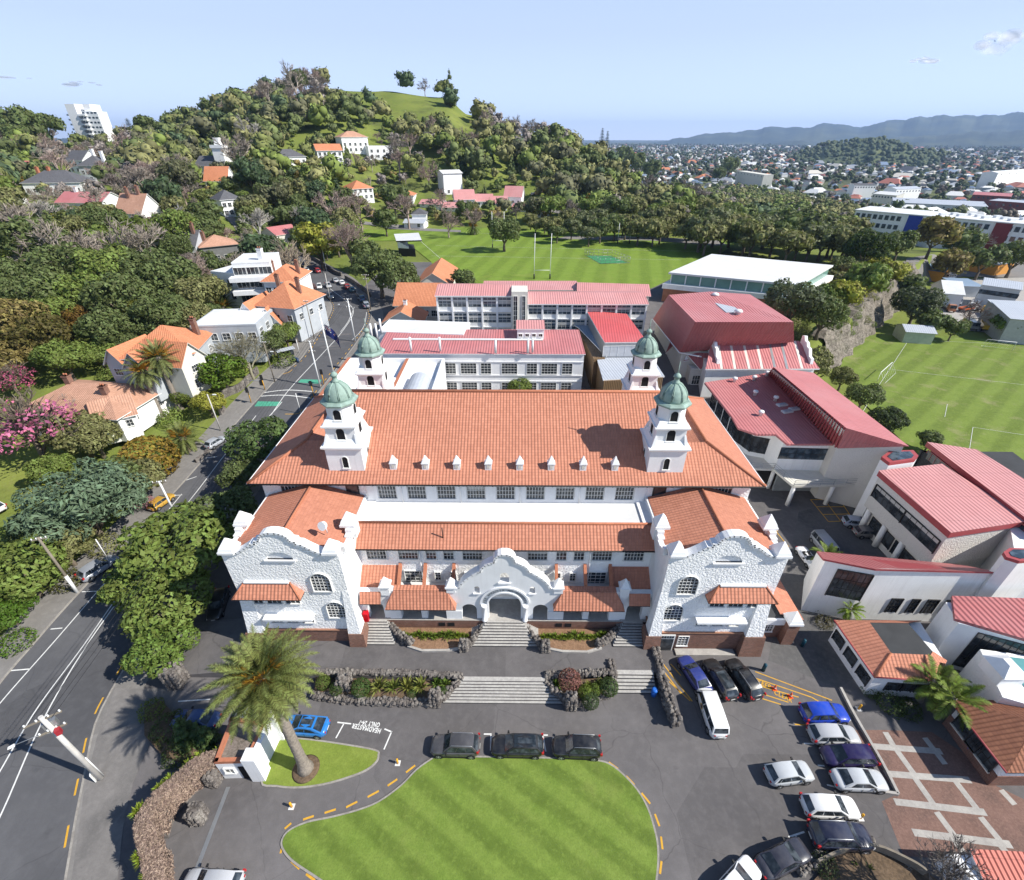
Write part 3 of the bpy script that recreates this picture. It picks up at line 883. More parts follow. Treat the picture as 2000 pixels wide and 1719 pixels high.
for s in(-1,1):
 g.hexa([(s*MX-.1,HY-.4,HZ-3),(s*MX+.1,HY-.4,HZ-3),(s*MX+.1,BHY+.4,HZ-3),(s*MX-.1,BHY+.4,HZ-3)],[(s*MX-.1,HY-.4,HZ-.4),(s*MX+.1,HY-.4,HZ-.4),(s*MX+.1,BHY+.4,HZ-.4),(s*MX-.1,BHY+.4,HZ-.4)],SMOOTHW)
 a, b, c = (HY,HZ-.42), (BHY,HZ-.42), (RY,RZ-.25)
 for q in((s*MX+s*.02),(s*MX-s*.12)):
  g.face([(q,a[0],a[1]),(q,b[0],b[1]),(q,c[0],c[1])],SMOOTHW)
g.tube([(-BX,EY-.06,EZ-.06),(BX,EY-.06,EZ-.06)],.1,FRAMED,6)
for s in(-1,1):g.tube([(s*(BX+.06),EY,EZ-.06),(s*(BX+.06),BYE,EZ-.06)],.09,SMOOTHW,6)
for i in range(60):
 x = -29+i*58/59
 g.box(x-.06,x+.06,43.3,44.2,16.25,16.42,FRAMED)
child(g,"gutter",hall)
for i in range(9):
 x = -13.96+i*3.49
 wchild(hall,(x,44.2,13.85),0,2.05,2.35,6,4,frame=FRAMEW,reveal=.12,blind=(0,.3,0,.45,.2,0,.35,0,.25)[i])
for s in(-1,1):
 d = MB();d.box(s*18.0-.75,s*18.0+.75,44.05,44.22,13.4,16.3,FRAMED);d.box(s*18.0-.62,s*18.0+.62,44.01,44.05,13.5,16.1,GLASS)
 child(d,"door",hall)
 for dx in(25.2,):wchild(hall,(s*dx,44.2,14.8),0,2.4,1.5,6,2,frame=FRAMEW)
r = MB()
roofslab(r,[(-16.8,38.0,11.6),(16.8,38.0,11.6),(16.8,40.25,13.5),(-16.8,40.25,13.5)],TERRA,.14)
r.tube([(-16.8,40.25,13.54),(16.8,40.25,13.54)],.14,TERRAD,6)
r.tube([(-16.8,37.95,11.52),(16.8,37.95,11.52)],.08,FRAMED,6)
for i in range(36):r.box(-16.6+i*.948-.05,-16.6+i*.948+.05,38.05,38.8,11.3,11.42,FRAMED)
r.tube([(-6.9,39.0,12.3),(-6.9,39.0,13.9)],.06,BLACKM,6)
child(r,"tiled_roof",hall)
for x, dbl in((-14.6,1),(-11.0,1),(-8.4,0),(-6.4,0),(-3.7,1),(3.7,1),(6.4,0),(8.4,0),(11.0,1),(14.6,1)):
 wchild(hall,(x,38.8,9.35),0,2.15 if dbl else 1.1,2.2,6 if dbl else 3,4,reveal=.16,blind=.0 if x<-12 or x>5 else .6)
for s in(-1,1):
 wchild(hall,(s*10.6,38.8,4.6),0,2.3,2.8,4,5,reveal=.16)
 for x in(7.9,6.1,4.4):wchild(hall,(s*x,38.8,5.9),0,.62,1.35,2,3,reveal=.2)
for x in(-9.7,9.7):dp = MB();dp.tube([(x,38.7,11.4),(x,38.7,5)],.07,SMOOTHW,6);child(dp,"downpipe",hall)
for x in(-12.2,-5.3,1.7,8.7):dp = MB();dp.tube([(x,43.98,16.4),(x,43.98,13.3)],.06,SMOOTHW,6);child(dp,"downpipe",hall)
def gable_outline(cx,hw_):
 pts = [(cx-hw_,3.1),(cx+hw_,3.1)]
 right = [(hw_,14.95),(hw_-.9,14.95)]
 right+=[(hw_-.9-.5*t-2.0*t,14.75+.25*math.sin(t*2.2)+1.3*t*t)for t in(.12,.3,.5,.7,.85,1)]
 right+=[(2.0,16.3),(2.0,16.62),(1.55,16.7)]
 right+=[(1.5*math.cos(R(a)),16.75+1.05*math.sin(R(a)))for a in(12,28,45,62,78)]
 pts+=[(cx+a,b)for a,b in right]+[(cx-a,b)for a,b in reversed(right)]
 return pts
def coping(mb,line,y0,y1,z_up,m,out=.0):
 for a, b in zip(line,line[1:]):
  t = Vector((b[0]-a[0],0,b[1]-a[1]))
  if t.length<1e-4:continue
  t.normalize();n = Vector((-t.z,0,t.x))
  if n.z<0 or(abs(n.z)<.05 and False):n = -n
  A, B = Vector((a[0],0,a[1]))-t*.05, Vector((b[0],0,b[1]))+t*.05
  lo = -.12
  q = [(A+n*lo,y0),(B+n*lo,y0),(B+n*lo,y1),(A+n*lo,y1)]
  q2 = [(A+n*z_up,y0),(B+n*z_up,y0),(B+n*z_up,y1),(A+n*z_up,y1)]
  bb = [(p.x,y,p.z)for p,y in q];tt = [(p.x,y,p.z)for p,y in q2]
  if(B-A).x<0:bb.reverse();tt.reverse()
  mb.hexa(bb,tt,m)
def pyramid_cap(mb,x,y,z,s=.85,m=SMOOTHW):
 mb.box(x-s,x+s,y-s,y+s,z,z+.28,m)
 mb.taper(x,y,z+.28,z+.62,s*.93,s*.80,m)
 mb.taper(x,y,z+.62,z+1.55,s*.80,.06,m)
for s in(-1,1):
 cx, hw_ = s*22.45, 5.9
 xo, xi = s*28.35, s*16.55
 w = MB()
 ol = gable_outline(cx,hw_)
 zx = lambda a, b, d:(a,GY+d,b)
 nic = [(cx-1.35+s*.1,14.1),(cx+1.35+s*.1,14.1)]+arc(cx+s*.1,14.1,1.35,0,180,12,1.0)[1:-1]
 w.slab(ol,[nic],zx,.6,ROUGHW)
 w.face([(a,GY+.2,b)for a,b in((cx-1.6,13.9),(cx+1.8,13.9),(cx+1.8,15.4),(cx-1.6,15.4))],SMOOTHW)
 w.box(cx+s*.1-1.6,cx+s*.1+1.6,GY-.18,GY+.19,13.92,14.1,SMOOTHW)
 x0, x1 = sorted((xo,xi))
 w.box(x0,x0+.5,GY+.6,44.2,3.1,14.2,ROUGHW if s<0 else SMOOTHW)
 w.box(x1-.5,x1,GY+.6,44.2,3.1,14.2,ROUGHW if s>0 else SMOOTHW)
 for bx, sg in((x0,-1),(x1,1)):
  iw = .95 if sg==-s else 1.5
  a, b = (bx-.45 if sg<0 else bx-iw), (bx+iw if sg<0 else bx+.45)
  a1, b1 = (bx-.02 if sg<0 else bx-iw+.3), (bx+iw-.3 if sg<0 else bx+.02)
  w.hexa([(a,GY-.62,3.1),(b,GY-.62,3.1),(b,GY+.9,3.1),(a,GY+.9,3.1)],[(a1,GY-.02,9.5),(b1,GY-.02,9.5),(b1,GY+.7,9.5),(a1,GY+.7,9.5)],ROUGHW)
 child(w,"wing_wall",hall)
 b = MB()
 b.box(x0-.1,x1+.1,GY-.12,44.3,-.05,3.1,BRICK)
 for bx, sg in((x0,-1),(x1,1)):
  iw = .95 if sg==-s else 1.6
  a, c = (bx-.75 if sg<0 else bx-iw), (bx+iw if sg<0 else bx+.75)
  b.hexa([(a-.12,GY-1.0,-.05),(c+.12,GY-1.0,-.05),(c+.12,GY+1,-.05),(a-.12,GY+1,-.05)],[(a,GY-.7,3.06),(c,GY-.7,3.06),(c,GY+.95,3.06),(a,GY+.95,3.06)],BRICK)
 b.box(x0-.2,x1+.2,GY-.22,44.35,3.02,3.16,plain("brick_course",(.33,.17,.11),.8,.2,3)if s<0 else MATS["brick_course"])
 child(b,"brick_base",hall)
 cp = MB()
 line = [p for p in ol[2:]]
 coping(cp,line,GY-.16,GY+.76,.12,SMOOTHW)
 for ex in(x0,x1):
  ci = ex+(.72 if ex==x0 else-.72)
  pyramid_cap(cp,ci,GY+.45,15.0,.80)
  cp.box(ex-.55,ex+.55,GY+3.9,GY+5.1,13.4,15.0,SMOOTHW)
  pyramid_cap(cp,ci*.3+ex*.7,GY+4.5,15.0,.78)
  for j in range(6):
   t = j/5;z = 14.95-.75*math.sin(math.pi*t)
   cp.box(ex-.35,ex+.35,GY+1.0+2.9*j/6,GY+1.0+2.9*(j+1)/6,14.0,z,SMOOTHW)
 child(cp,"parapet",hall)
 r = MB()
 for t in(-1,1):
  ex = cx+t*5.7
  q = [(ex,GY+.7,14.25),(ex,44.1,14.25),(cx,44.1,16.15),(cx,GY+.7,16.15)]
  roofslab(r,q if t>0 else q[::-1],TERRA,.14)
 r.tube([(cx,GY+.6,16.2),(cx,44.1,16.2)],.15,TERRAD,6)
 child(r,"wing_roof",hall)
 wx = lambda px, py:V(px,py,GY)
 for zz, zt, px in((5.2,7.8,1327),(9.5,12.2,1341)):
  x = abs(V(px,1150,GY).x)
  wchild(hall,(s*x,GY,zz),0,1.95,zt-zz,5,6,arch=True,reveal=.18)
 a = MB()
 ax0, ax1 = sorted((s*20.9+s*.3,s*28.4))
 back, fr, zb, zf = GY-.02, GY-1.15, 10.8, 9.35
 i0, i1 = ax0+1.25, ax1-1.25
 roofslab(a,[(ax0,fr,zf),(ax1,fr,zf),(i1,back,zb),(i0,back,zb)],TERRA,.12)
 roofslab(a,[(ax0,back,zf),(ax0,fr,zf),(i0,back,zb)],TERRA,.12)
 roofslab(a,[(ax1,fr,zf),(ax1,back,zf),(i1,back,zb)],TERRA,.12)
 for q in(((ax0,fr,zf),(i0,back,zb)),((ax1,fr,zf),(i1,back,zb))):a.tube([Vector(q[0]),Vector(q[1])],.1,TERRAD,5)
 a.box(i0,i1,GY-.25,GY+.02,zb-.02,zb+.16,SMOOTHW)
 for x in(ax0+.7,ax1-.7,(ax0+ax1)/2):a.box(x-.07,x+.07,GY-.9,GY,zf-.35,zf-.15,FRAMED)
 child(a,"tiled_awning",hall)
 for k in range(3):wchild(hall,((ax0+ax1)/2+(k-1)*2.0,GY,7.5),0,1.5,1.5,3,3,reveal=.1)
 h = MB();h.box(s*23.6-2.7,s*23.6+2.7,GY-.9,GY,5.55,5.8,SMOOTHW);child(h,"window_hood",hall)
 for k in range(3):wchild(hall,(s*23.6+(k-1)*1.75,GY,4.3),0,1.2,1.1,3,2,reveal=.1)
 if s>0:
  wchild(hall,(20.3,GY-.12,.85),0,1.1,1.6,3,4,reveal=.1)
  d = MB();d.box(17.6,19.3,GY-.24,GY-.12,.0,2.75,FRAMEW);d.box(17.72,19.18,GY-.28,GY-.24,.05,2.1,GLASS)
  for i in range(5):d.box(17.76+i*.29,17.98+i*.29,GY-.28,GY-.24,2.25,2.6,GLASS)
  child(d,"door",hall)
  d = MB();d.box(19.6,26.3,GY-.95,GY-.14,-.02,.22,CONC);child(d,"plinth",hall)
sd = MB();sd.tube([(-18.4,36.6,15.3),(-18.4,36.6,16.4)],.05,STEELW,6);sd.tube([(-18.4,36.6,16.4),(-18.46,36.4,16.55),(-18.55,36.1,16.66)],[.15,.45,.5],STEELW,12)
child(sd,"satellite_dish",hall)
def tower(x,y,base_z,flag=False):
 t = link("tower",None,hall);t.location = Vector((x,y,0))-hall.location
 b = MB()
 b.box(-2.05,2.05,-2.05,2.05,base_z,20.6,SMOOTHW)
 for z, h_, a, bb in((20.6,.2,2.36,2.36),):
  b.box(-a,a,-a,a,z,z+h_,SMOOTHW)
 b.taper(0,0,20.3,20.6,2.05,2.3,SMOOTHW)
 b.taper(0,0,20.8,21.5,2.15,1.7,SMOOTHW)
 b.box(-1.66,1.66,-1.66,1.66,21.2,23.1,SMOOTHW)
 b.taper(0,0,22.85,23.1,1.66,1.88,SMOOTHW)
 b.box(-1.95,1.95,-1.95,1.95,23.1,23.27,SMOOTHW)
 b.taper(0,0,23.27,23.9,1.8,1.5,SMOOTHW)
 k = 1.46;e = .62
 oc = [(-e,-k),(e,-k),(k,-e),(k,e),(e,k),(-e,k),(-k,e),(-k,-e)]
 b.prism(oc,23.5,25.5,SMOOTHW)
 for sx in(-1,1):
  for sy in(-1,1):
   b.hexa([(sx*1.85-.22,sy*1.85-.22,20.82),(sx*1.85+.22,sy*1.85-.22,20.82),(sx*1.85+.22,sy*1.85+.22,20.82),(sx*1.85-.22,sy*1.85+.22,20.82)],[(sx*1.6-.1,sy*1.6-.1,22.2),(sx*1.6+.1,sy*1.6-.1,22.2),(sx*1.6+.1,sy*1.6+.1,22.2),(sx*1.6-.1,sy*1.6+.1,22.2)],SMOOTHW)
 b.build("tower_body",t)
 d = MB()
 d.ring(0,0,[(1.7,25.42),(2.02,25.55),(2.06,25.75),(1.75,25.95)],COPPER,8,False,R(22.5))
 prof = [(1.44,25.9)]+[(1.44*math.cos(R(a)),26.15+1.75*math.sin(R(a)))for a in range(0,86,9)]
 d.ring(0,0,prof,COPPER,24)
 for i in range(8):
  a = R(45*i+22.5)
  for da in(-.05,.05):
   d.tube([(1.465*math.cos(R(q))*math.cos(a+da),1.465*math.cos(R(q))*math.sin(a+da),26.15+1.775*math.sin(R(q)))for q in range(0,86,12)],.05,COPPER,4)
 d.ring(0,0,[(.42,27.82),(.42,28.0),(.3,28.1),(.26,28.5),(.42,28.55),(.36,28.75),(.12,29.0)],COPPER,10)
 d.tube([(0,0,28.9),(0,0,30.3)],[.07,.03],COPPER,6)
 d.build("copper_dome",t)
 for q in range(4):
  rz = q*math.pi/2
  dv = Matrix.Rotation(rz,3,'Z')
  for hw2, z0, ww, hh in((2.05,17.9 if base_z>15 else 18.0,.62,1.5),(1.66,21.45,.92,1.5),(1.46,23.85,.8,1.3)):
   window(t,dv@Vector((0,-hw2,z0)),rz,ww,hh,1,1,arch=True,reveal=.07,glass=DARK)
 return t
tower(-18.35,46.7,16.0);tower(18.35,46.7,16.0)
tower(-18.6,60.6,12.0);tower(18.6,60.6,12.0)
for i, px in enumerate((770,832,893,954,1015,1076,1138,1200)):
 x = V(px,915,45.1).x;y = 45.1;z = 17.3
 d = MB()
 d.box(x-.38,x+.38,y-.33,y+.5,z,z+1.1,SMOOTHW)
 d.box(x-.45,x+.45,y-.4,y+.5,z+1.05,z+1.15,SMOOTHW)
 d.taper(x,y,z+1.15,z+2.05,.40,.05,SMOOTHW)
 d.box(x-.16,x+.16,y-.37,y-.34,z+.5,z+1.0,CREAM)
 child(d,"roof_vent",hall)
AY = 36.0
def gable_half():
 r_ = [(13.75,7.2),(6.5,7.2),(5.35,7.75)]
 r_+=[(5.05,7.8)]+[(5.0-2.1*t,7.85+2.45*(t**.62))for t in(.1,.25,.45,.7,1)]
 r_+=[(2.6,10.35),(2.6,10.6)]+[(2.55-1.15*t,10.62+1.1*(t**.55))for t in(.15,.4,.7,1)]
 r_+=[(1.1,11.8),(1.1,12.0)]+[(1.08*math.cos(R(a)),12.0+1.0*math.sin(R(a)))for a in(15,35,55,75)]
 return r_
gh = gable_half()
outl = [(-16.7,2.5),(16.7,2.5),(16.7,6.9),(13.75,6.9)]+gh+[(-a,b)for a,b in reversed(gh)]+[(-13.75,6.9),(-16.7,6.9)]
holes = []
def hole(x0,x1,z0,z1,arch=0):
 if not arch:return[(x0,z0),(x1,z0),(x1,z1),(x0,z1)]
 c, r0 = (x0+x1)/2, (x1-x0)/2
 return[(x0,z0),(x1,z0)]+arc(c,z1-min(r0,arch),r0,0,180,12,min(r0,arch))[0:]
foot = []
ops = [(-15.8,-14.0,5.3,.9),(-12.0,-9.7,4.95,.25),(-9.0,-6.8,4.95,.25),(-4.95,-3.25,5.0,.85),(-1.85,1.85,7.0,9),(3.25,4.95,5.0,.85),(6.8,9.0,4.95,.25),(9.7,12.0,4.95,.25),(14.0,15.8,5.3,.9)]
bot = [(-16.7,2.5)]
for x0, x1, z1, ar in ops:
 h = hole(x0,x1,2.5,z1,ar)
 bot+=[h[0]]+list(reversed(h[2:]))+[h[1]]
outl = bot+outl[1:]
ar_ = MB()
ar_.slab(outl,[hole(-.5,.5,8.7,10.2,.5),hole(-3.4,-2.8,6.95,8.0,.3),hole(2.8,3.4,6.95,8.0,.3)],lambda a,b,d:(a,AY+d,b),.7,SMOOTHW)
for x in(-13.4,-6.0,6.0,13.4):
 ar_.box(x-.5,x+.5,AY-.12,AY+.82,7.0 if abs(x)<10 else 6.5,7.75,SMOOTHW)
 ar_.box(x-.62,x+.62,AY-.24,AY+.94,7.75,7.95,SMOOTHW)
 ar_.taper(x,AY+.35,7.95,9.0,.52,.05,SMOOTHW)
for x0, x1 in((-6.8,-4.95),(4.95,6.8)):ar_.box(x0+.02,x1-.02,AY-.1,AY,2.5,3.9,SMOOTHW)
for x in(-12.7,12.7):ar_.box(x-.66,x+.66,AY-.12,AY,2.5,4.0,SMOOTHW)
for x0, x1 in((-.7,.7),):ar_.box(x0,x1,AY-.15,AY+.05,8.5,8.7,SMOOTHW)
for x in(-3.1,3.1):ar_.box(x-.42,x+.42,AY-.15,AY+.05,6.8,6.95,SMOOTHW)
for x in(-2.35,2.35):
 ar_.ring(x,AY-.25,[(.3,2.5),(.3,2.7),(.22,2.75),(.22,4.85),(.33,4.95),(.33,5.15)],SMOOTHW,12)
coping(ar_,gh[2:]+[(-a,b)for a,b in reversed(gh[2:])],AY-.14,AY+.84,.12,SMOOTHW)
child(ar_,"arcade_wall",hall)
ring_ = MB()
n = 28
for i in range(n):
 a0, a1 = R(180*i/n), R(180*(i+1)/n)
 for r0, r1, yy, mt in((1.85,2.05,AY-.16,SMOOTHW),(2.05,2.62,AY-.07,GREYW),(2.62,2.85,AY-.16,SMOOTHW)):
  c = lambda r, a:(r*math.cos(a),5.15+r*math.sin(a))
  p, q, s_, t_ = c(r0,a0), c(r1,a0), c(r1,a1), c(r0,a1)
  ring_.face([(p[0],yy,p[1]),(q[0],yy,q[1]),(s_[0],yy,s_[1]),(t_[0],yy,t_[1])][::-1],mt)
  ring_.face([(q[0],yy,q[1]),(q[0],AY,q[1]),(s_[0],AY,s_[1]),(s_[0],yy,s_[1])][::-1],mt)
  ring_.face([(t_[0],yy,t_[1]),(t_[0],AY,t_[1]),(p[0],AY,p[1]),(p[0],yy,p[1])][::-1],mt)
arch_o = child(ring_,"arch_moulding",hall)
motto = "PER ANGUSTA AD AUGUSTA"
lm = MB()
for i, chh in enumerate(motto):
 if chh==" ":
  continue
 me = text_mesh(chh,.44,BLACKM)
 a = R(176-172*(i+.5)/len(motto))
 r0 = 2.33
 ca, sa = math.cos(a-math.pi/2), math.sin(a-math.pi/2)
 vs = [(r0*math.cos(a)+v.co.x*ca-v.co.y*sa,AY-.085,5.15+r0*math.sin(a)+v.co.x*sa+v.co.y*ca)for v in me.vertices]
 lm.faces(vs,[tuple(p.vertices)for p in me.polygons],BLACKM)
 bpy.data.meshes.remove(me)
lo = lm.build("lettering",arch_o)
for s in(-1,1):
 ti = MB()
 x0, x1 = sorted((s*5.5,s*13.5))
 ca = x0+.9 if s<0 else x0+1.0
 i0, i1 = x0+1.0, x1-1.0
 roofslab(ti,[(x0,AY-.95,5.15),(x1,AY-.95,5.15),(i1,AY-.02,7.2),(i0,AY-.02,7.2)],TERRA,.12)
 roofslab(ti,[(x0,AY-.02,5.15),(x0,AY-.95,5.15),(i0,AY-.02,7.2)],TERRA,.1)
 roofslab(ti,[(x1,AY-.95,5.15),(x1,AY-.02,5.15),(i1,AY-.02,7.2)],TERRA,.1)
 roofslab(ti,[(i0,AY+.0,7.24),(i1,AY+.0,7.24),(i1,AY+.75,7.3),(i0,AY+.75,7.3)],TERRA,.06)
 e0, e1 = sorted((s*13.95,s*16.3))
 roofslab(ti,[(e0,AY-.7,5.75),(e1,AY-.7,5.75),(e1,AY-.01,7.0),(e0,AY-.01,7.0)],TERRA,.12)
 q0, q1 = sorted((s*11.9,s*16.9))
 roofslab(ti,[(q0,AY+.75,6.75),(q1,AY+.75,6.75),(q1,38.78,8.3),(q0,38.78,8.3)],TERRA,.12)
 for x in(12.1,9.2,5.9):
  ti.hexa([(s*x-.17,AY+.7,6.6),(s*x+.17,AY+.7,6.6),(s*x+.17,38.8,8.0),(s*x-.17,38.8,8.0)],[(s*x-.17,AY+.7,7.1),(s*x+.17,AY+.7,7.1),(s*x+.17,38.8,8.7),(s*x-.17,38.8,8.7)],TERRAD)
 child(ti,"arcade_tiles",hall)
fl_ = MB()
fl_.box(-16.9,16.9,AY-.3,38.8,1.0,2.5,BRICK)
fl_.box(-16.9,16.9,AY-.32,38.8,2.5,2.53,CONC)
fl_.box(-16.9,16.9,AY+.7,38.75,5.35,5.5,WHITEROOF)
for s in(-1,1):
 for x in(6.3,7.4):fl_.box(s*x-.38,s*x+.38,AY-.34,AY-.3,1.5,2.1,DARK)
child(fl_,"arcade_floor",hall)
an = MB()
an.box(29.1,32.4,35.6,41,0,2.6,BRICK);an.box(29.1,32.6,35.3,41,2.6,3.5,SMOOTHW);an.box(29.2,32.4,35.6,41,3.5,3.56,DARKROOF)
an.box(32.2,33.5,34.6,35.8,0,3.6,BRICK);pyramid_cap(an,32.85,35.2,3.6,.8)
roofslab(an,[(31.6,35.8,3.9),(34.6,35.8,2.9),(34.6,42,2.9),(31.6,42,3.9)],TERRA,.12)
child(an,"annex",hall)
wchild(hall,(30.6,35.6,1.2),0,1.2,1.2,4,3)
# --------- terrace, steps, lava rock walls
tr = MB()
tr.prism([(-30.5,30.0),(-4.2,29.55),(4.2,29.55),(11.9,30.4),(16.9,30.4),(16.9,36.2),(-30.5,36.2)],0,1.05,ASPH)
tr.hexa([(-38,30.0,-.1),(-30.5,30.0,-.1),(-30.5,37,-.1),(-38,37,-.1)],[(-38,30.0,.02),(-30.5,30.0,1.05),(-30.5,37,1.05),(-38,37,.02)],ASPH)
tag(tr.build("terrace"),"raised asphalt terrace in front of the arcade",kind="structure")
def steps(x0a,x1a,ya,x0b,x1b,yb,za,zb,n,label):
 mb = MB()
 for i in range(n):
  t = i/n
  y = ya+(yb-ya)*t
  x0, x1 = x0a+(x0b-x0a)*t, x1a+(x1b-x1a)*t
  z = za+(zb-za)*(i+1)/n
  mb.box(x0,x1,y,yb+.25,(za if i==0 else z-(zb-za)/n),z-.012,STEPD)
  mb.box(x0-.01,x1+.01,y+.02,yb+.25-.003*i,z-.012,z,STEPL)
 o = mb.build("stone_steps")
 return tag(o,label,"steps")
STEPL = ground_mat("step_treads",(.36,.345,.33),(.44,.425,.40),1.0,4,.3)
STEPD = plain("shaded_step_risers",(.06,.058,.06),.9,.15,2)  # riser shadow painted in: same stone steps, risers coloured near black
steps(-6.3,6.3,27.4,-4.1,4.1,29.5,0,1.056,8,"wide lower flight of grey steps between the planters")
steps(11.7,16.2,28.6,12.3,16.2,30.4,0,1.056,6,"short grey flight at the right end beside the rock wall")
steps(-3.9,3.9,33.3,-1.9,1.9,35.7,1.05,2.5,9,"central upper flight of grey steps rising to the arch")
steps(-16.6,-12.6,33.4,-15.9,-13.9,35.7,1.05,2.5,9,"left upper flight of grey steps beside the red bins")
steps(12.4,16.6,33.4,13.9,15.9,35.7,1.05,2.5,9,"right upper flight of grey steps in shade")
def rocks(mb,line,w_,h_,seed,size=.34,m=LAVA):
 rng = random.Random(seed)
 ln = [Vector((p[0],p[1],0))for p in line]
 L = sum((b-a).length for a,b in zip(ln,ln[1:]))
 N = max(2,int(L/(size*.9)))
 pts = resample(ln,N)
 z0 = line[0][2]if len(line[0])>2 else 0
 lay = max(1,round(h_/(size*1.1)))
 for i, p in enumerate(pts):
  t = pts[min(i+1,N-1)]-pts[max(i-1,0)]
  nr = Vector((-t.y,t.x,0)).normalized()
  for l in range(lay):
   for q in((-1,1)if w_>size*.9 else(0,)):
    c = p+nr*(q*w_*.28)+Vector((rng.uniform(-.1,.1),rng.uniform(-.1,.1),z0+(l+.45)*h_/lay+rng.uniform(-.06,.1)))
    rock(mb,c,size*rng.uniform(.5,.82),rng,m)
def rock(mb,c,r,rng,m):
 ph = [[-.9,-.35],[.35],[.9]]
 n = 6;k = []
 vs = [(c.x,c.y,c.z-r)]
 for zz, rr in((-.55,.85),(.1,1.05),(.65,.7)):
  for i in range(n):
   a = 2*math.pi*(i+rng.uniform(-.25,.25))/n
   q = r*rr*rng.uniform(.75,1.2)
   vs.append((c.x+q*math.cos(a),c.y+q*math.sin(a),c.z+r*zz*rng.uniform(.8,1.2)))
 vs.append((c.x+rng.uniform(-.2,.2)*r,c.y,c.z+r*rng.uniform(.85,1.15)))
 fs = [(0,1+(i+1)%n,1+i)for i in range(n)]
 for j in range(2):
  for i in range(n):fs.append((1+j*n+i,1+j*n+(i+1)%n,1+(j+1)*n+(i+1)%n,1+(j+1)*n+i))
 fs+=[(1+2*n+i,1+2*n+(i+1)%n,1+3*n)for i in range(n)]
 mb.faces(vs,fs,m)
def rock_wall(line,w_,h_,seed,label,size=.34,core=True):
 mb = MB()
 rocks(mb,line,w_,h_,seed,size)
 if core:
  z0 = line[0][2]if len(line[0])>2 else 0
  for a, b in zip(line,line[1:]):
   A, B = Vector((a[0],a[1],0)), Vector((b[0],b[1],0))
   t = (B-A).normalized();nr = Vector((-t.y,t.x,0))*w_*.4
   mb.prism([(p.x,p.y)for p in(A-nr,B-nr,B+nr,A+nr)],z0,z0+h_*.8,LAVA)
 return tag(mb.build("lava_rock_wall"),label,"rock wall")
def rock_pillar(x,y,z,w_,h_,seed,label):
 mb = MB();rng = random.Random(seed)
 mb.box(x-w_*.42,x+w_*.42,y-w_*.42,y+w_*.42,z,z+h_*.95,LAVA)
 for l in range(int(h_/.32)):
  for i in range(4):
   for q in(-.5,0,.5):
    a = i*math.pi/2
    ox, oy = (math.cos(a)*w_*.42-math.sin(a)*q*w_*.7,math.sin(a)*w_*.42+math.cos(a)*q*w_*.7)
    rock(mb,Vector((x+ox,y+oy,z+.2+l*.32)),.19*rng.uniform(.8,1.2),rng,LAVA)
 for i in range(7):rock(mb,Vector((x+rng.uniform(-.4,.4)*w_,y+rng.uniform(-.4,.4)*w_,z+h_)),.2,rng,LAVA)
 return tag(mb.build("lava_rock_pillar"),label,"rock pillar")
rock_wall([(-20.5,30.0,1.0),(-10.5,30.0,1.0),(-4.7,29.7,1.0)],.55,.55,1,"jagged lava rock wall along the terrace edge left of the steps")
rock_wall([(-20.2,28.0,0),(-16,27.5,0),(-11,27.3,0),(-7.4,27.3,0)],.7,.7,2,"low lava rock border in front of the left planting bed")
rock_wall([(-7.2,27.3,0),(-6.2,27.9,0),(-4.6,29.6,0)],.6,1.1,3,"curved lava rock cheek on the left of the lower steps")
rock_wall([(4.6,29.9,.9),(7.5,30.1,.9),(11.5,30.3,.9)],.55,.6,4,"jagged lava rock wall along the terrace edge right of the steps")
rock_wall([(4.5,29.7,0),(5.2,28.6,0),(6.4,27.7,0)],.6,1.1,5,"curved lava rock cheek on the right of the lower steps")
rock_wall([(7.6,27.4,0),(9.3,27.9,0),(11.2,28.3,0)],.6,.6,6,"low lava rock border in front of the right planting bed")
rock_wall([(11.6,28.7,0),(11.9,30.2,.3),(11.8,31.6,0)],.6,1.5,7,"stepped lava rock cheek beside the right-hand short flight")
rock_wall([(17.1,33.8,0),(17.0,30.5,0),(17.0,27.5,0),(17.3,25.4,0)],.8,1.6,8,"tall lava rock wall dividing the steps from the parked cars",.4)
rock_pillar(-7.1,27.4,0,1.05,2.1,11,"squat lava rock pillar at the left foot of the lower steps")
rock_pillar(7.0,27.2,0,1.05,2.1,12,"squat lava rock pillar at the right foot of the lower steps")
rock_pillar(-17.0,28.9,0,1.4,2.1,13,"lava rock pillar in the bed behind the tall palm")
rock_pillar(-4.6,33.0,1.05,.9,1.4,14,"lava rock pillar at the left foot of the upper steps")
rock_pillar(4.6,33.0,1.05,.9,1.4,15,"lava rock pillar at the right foot of the upper steps")
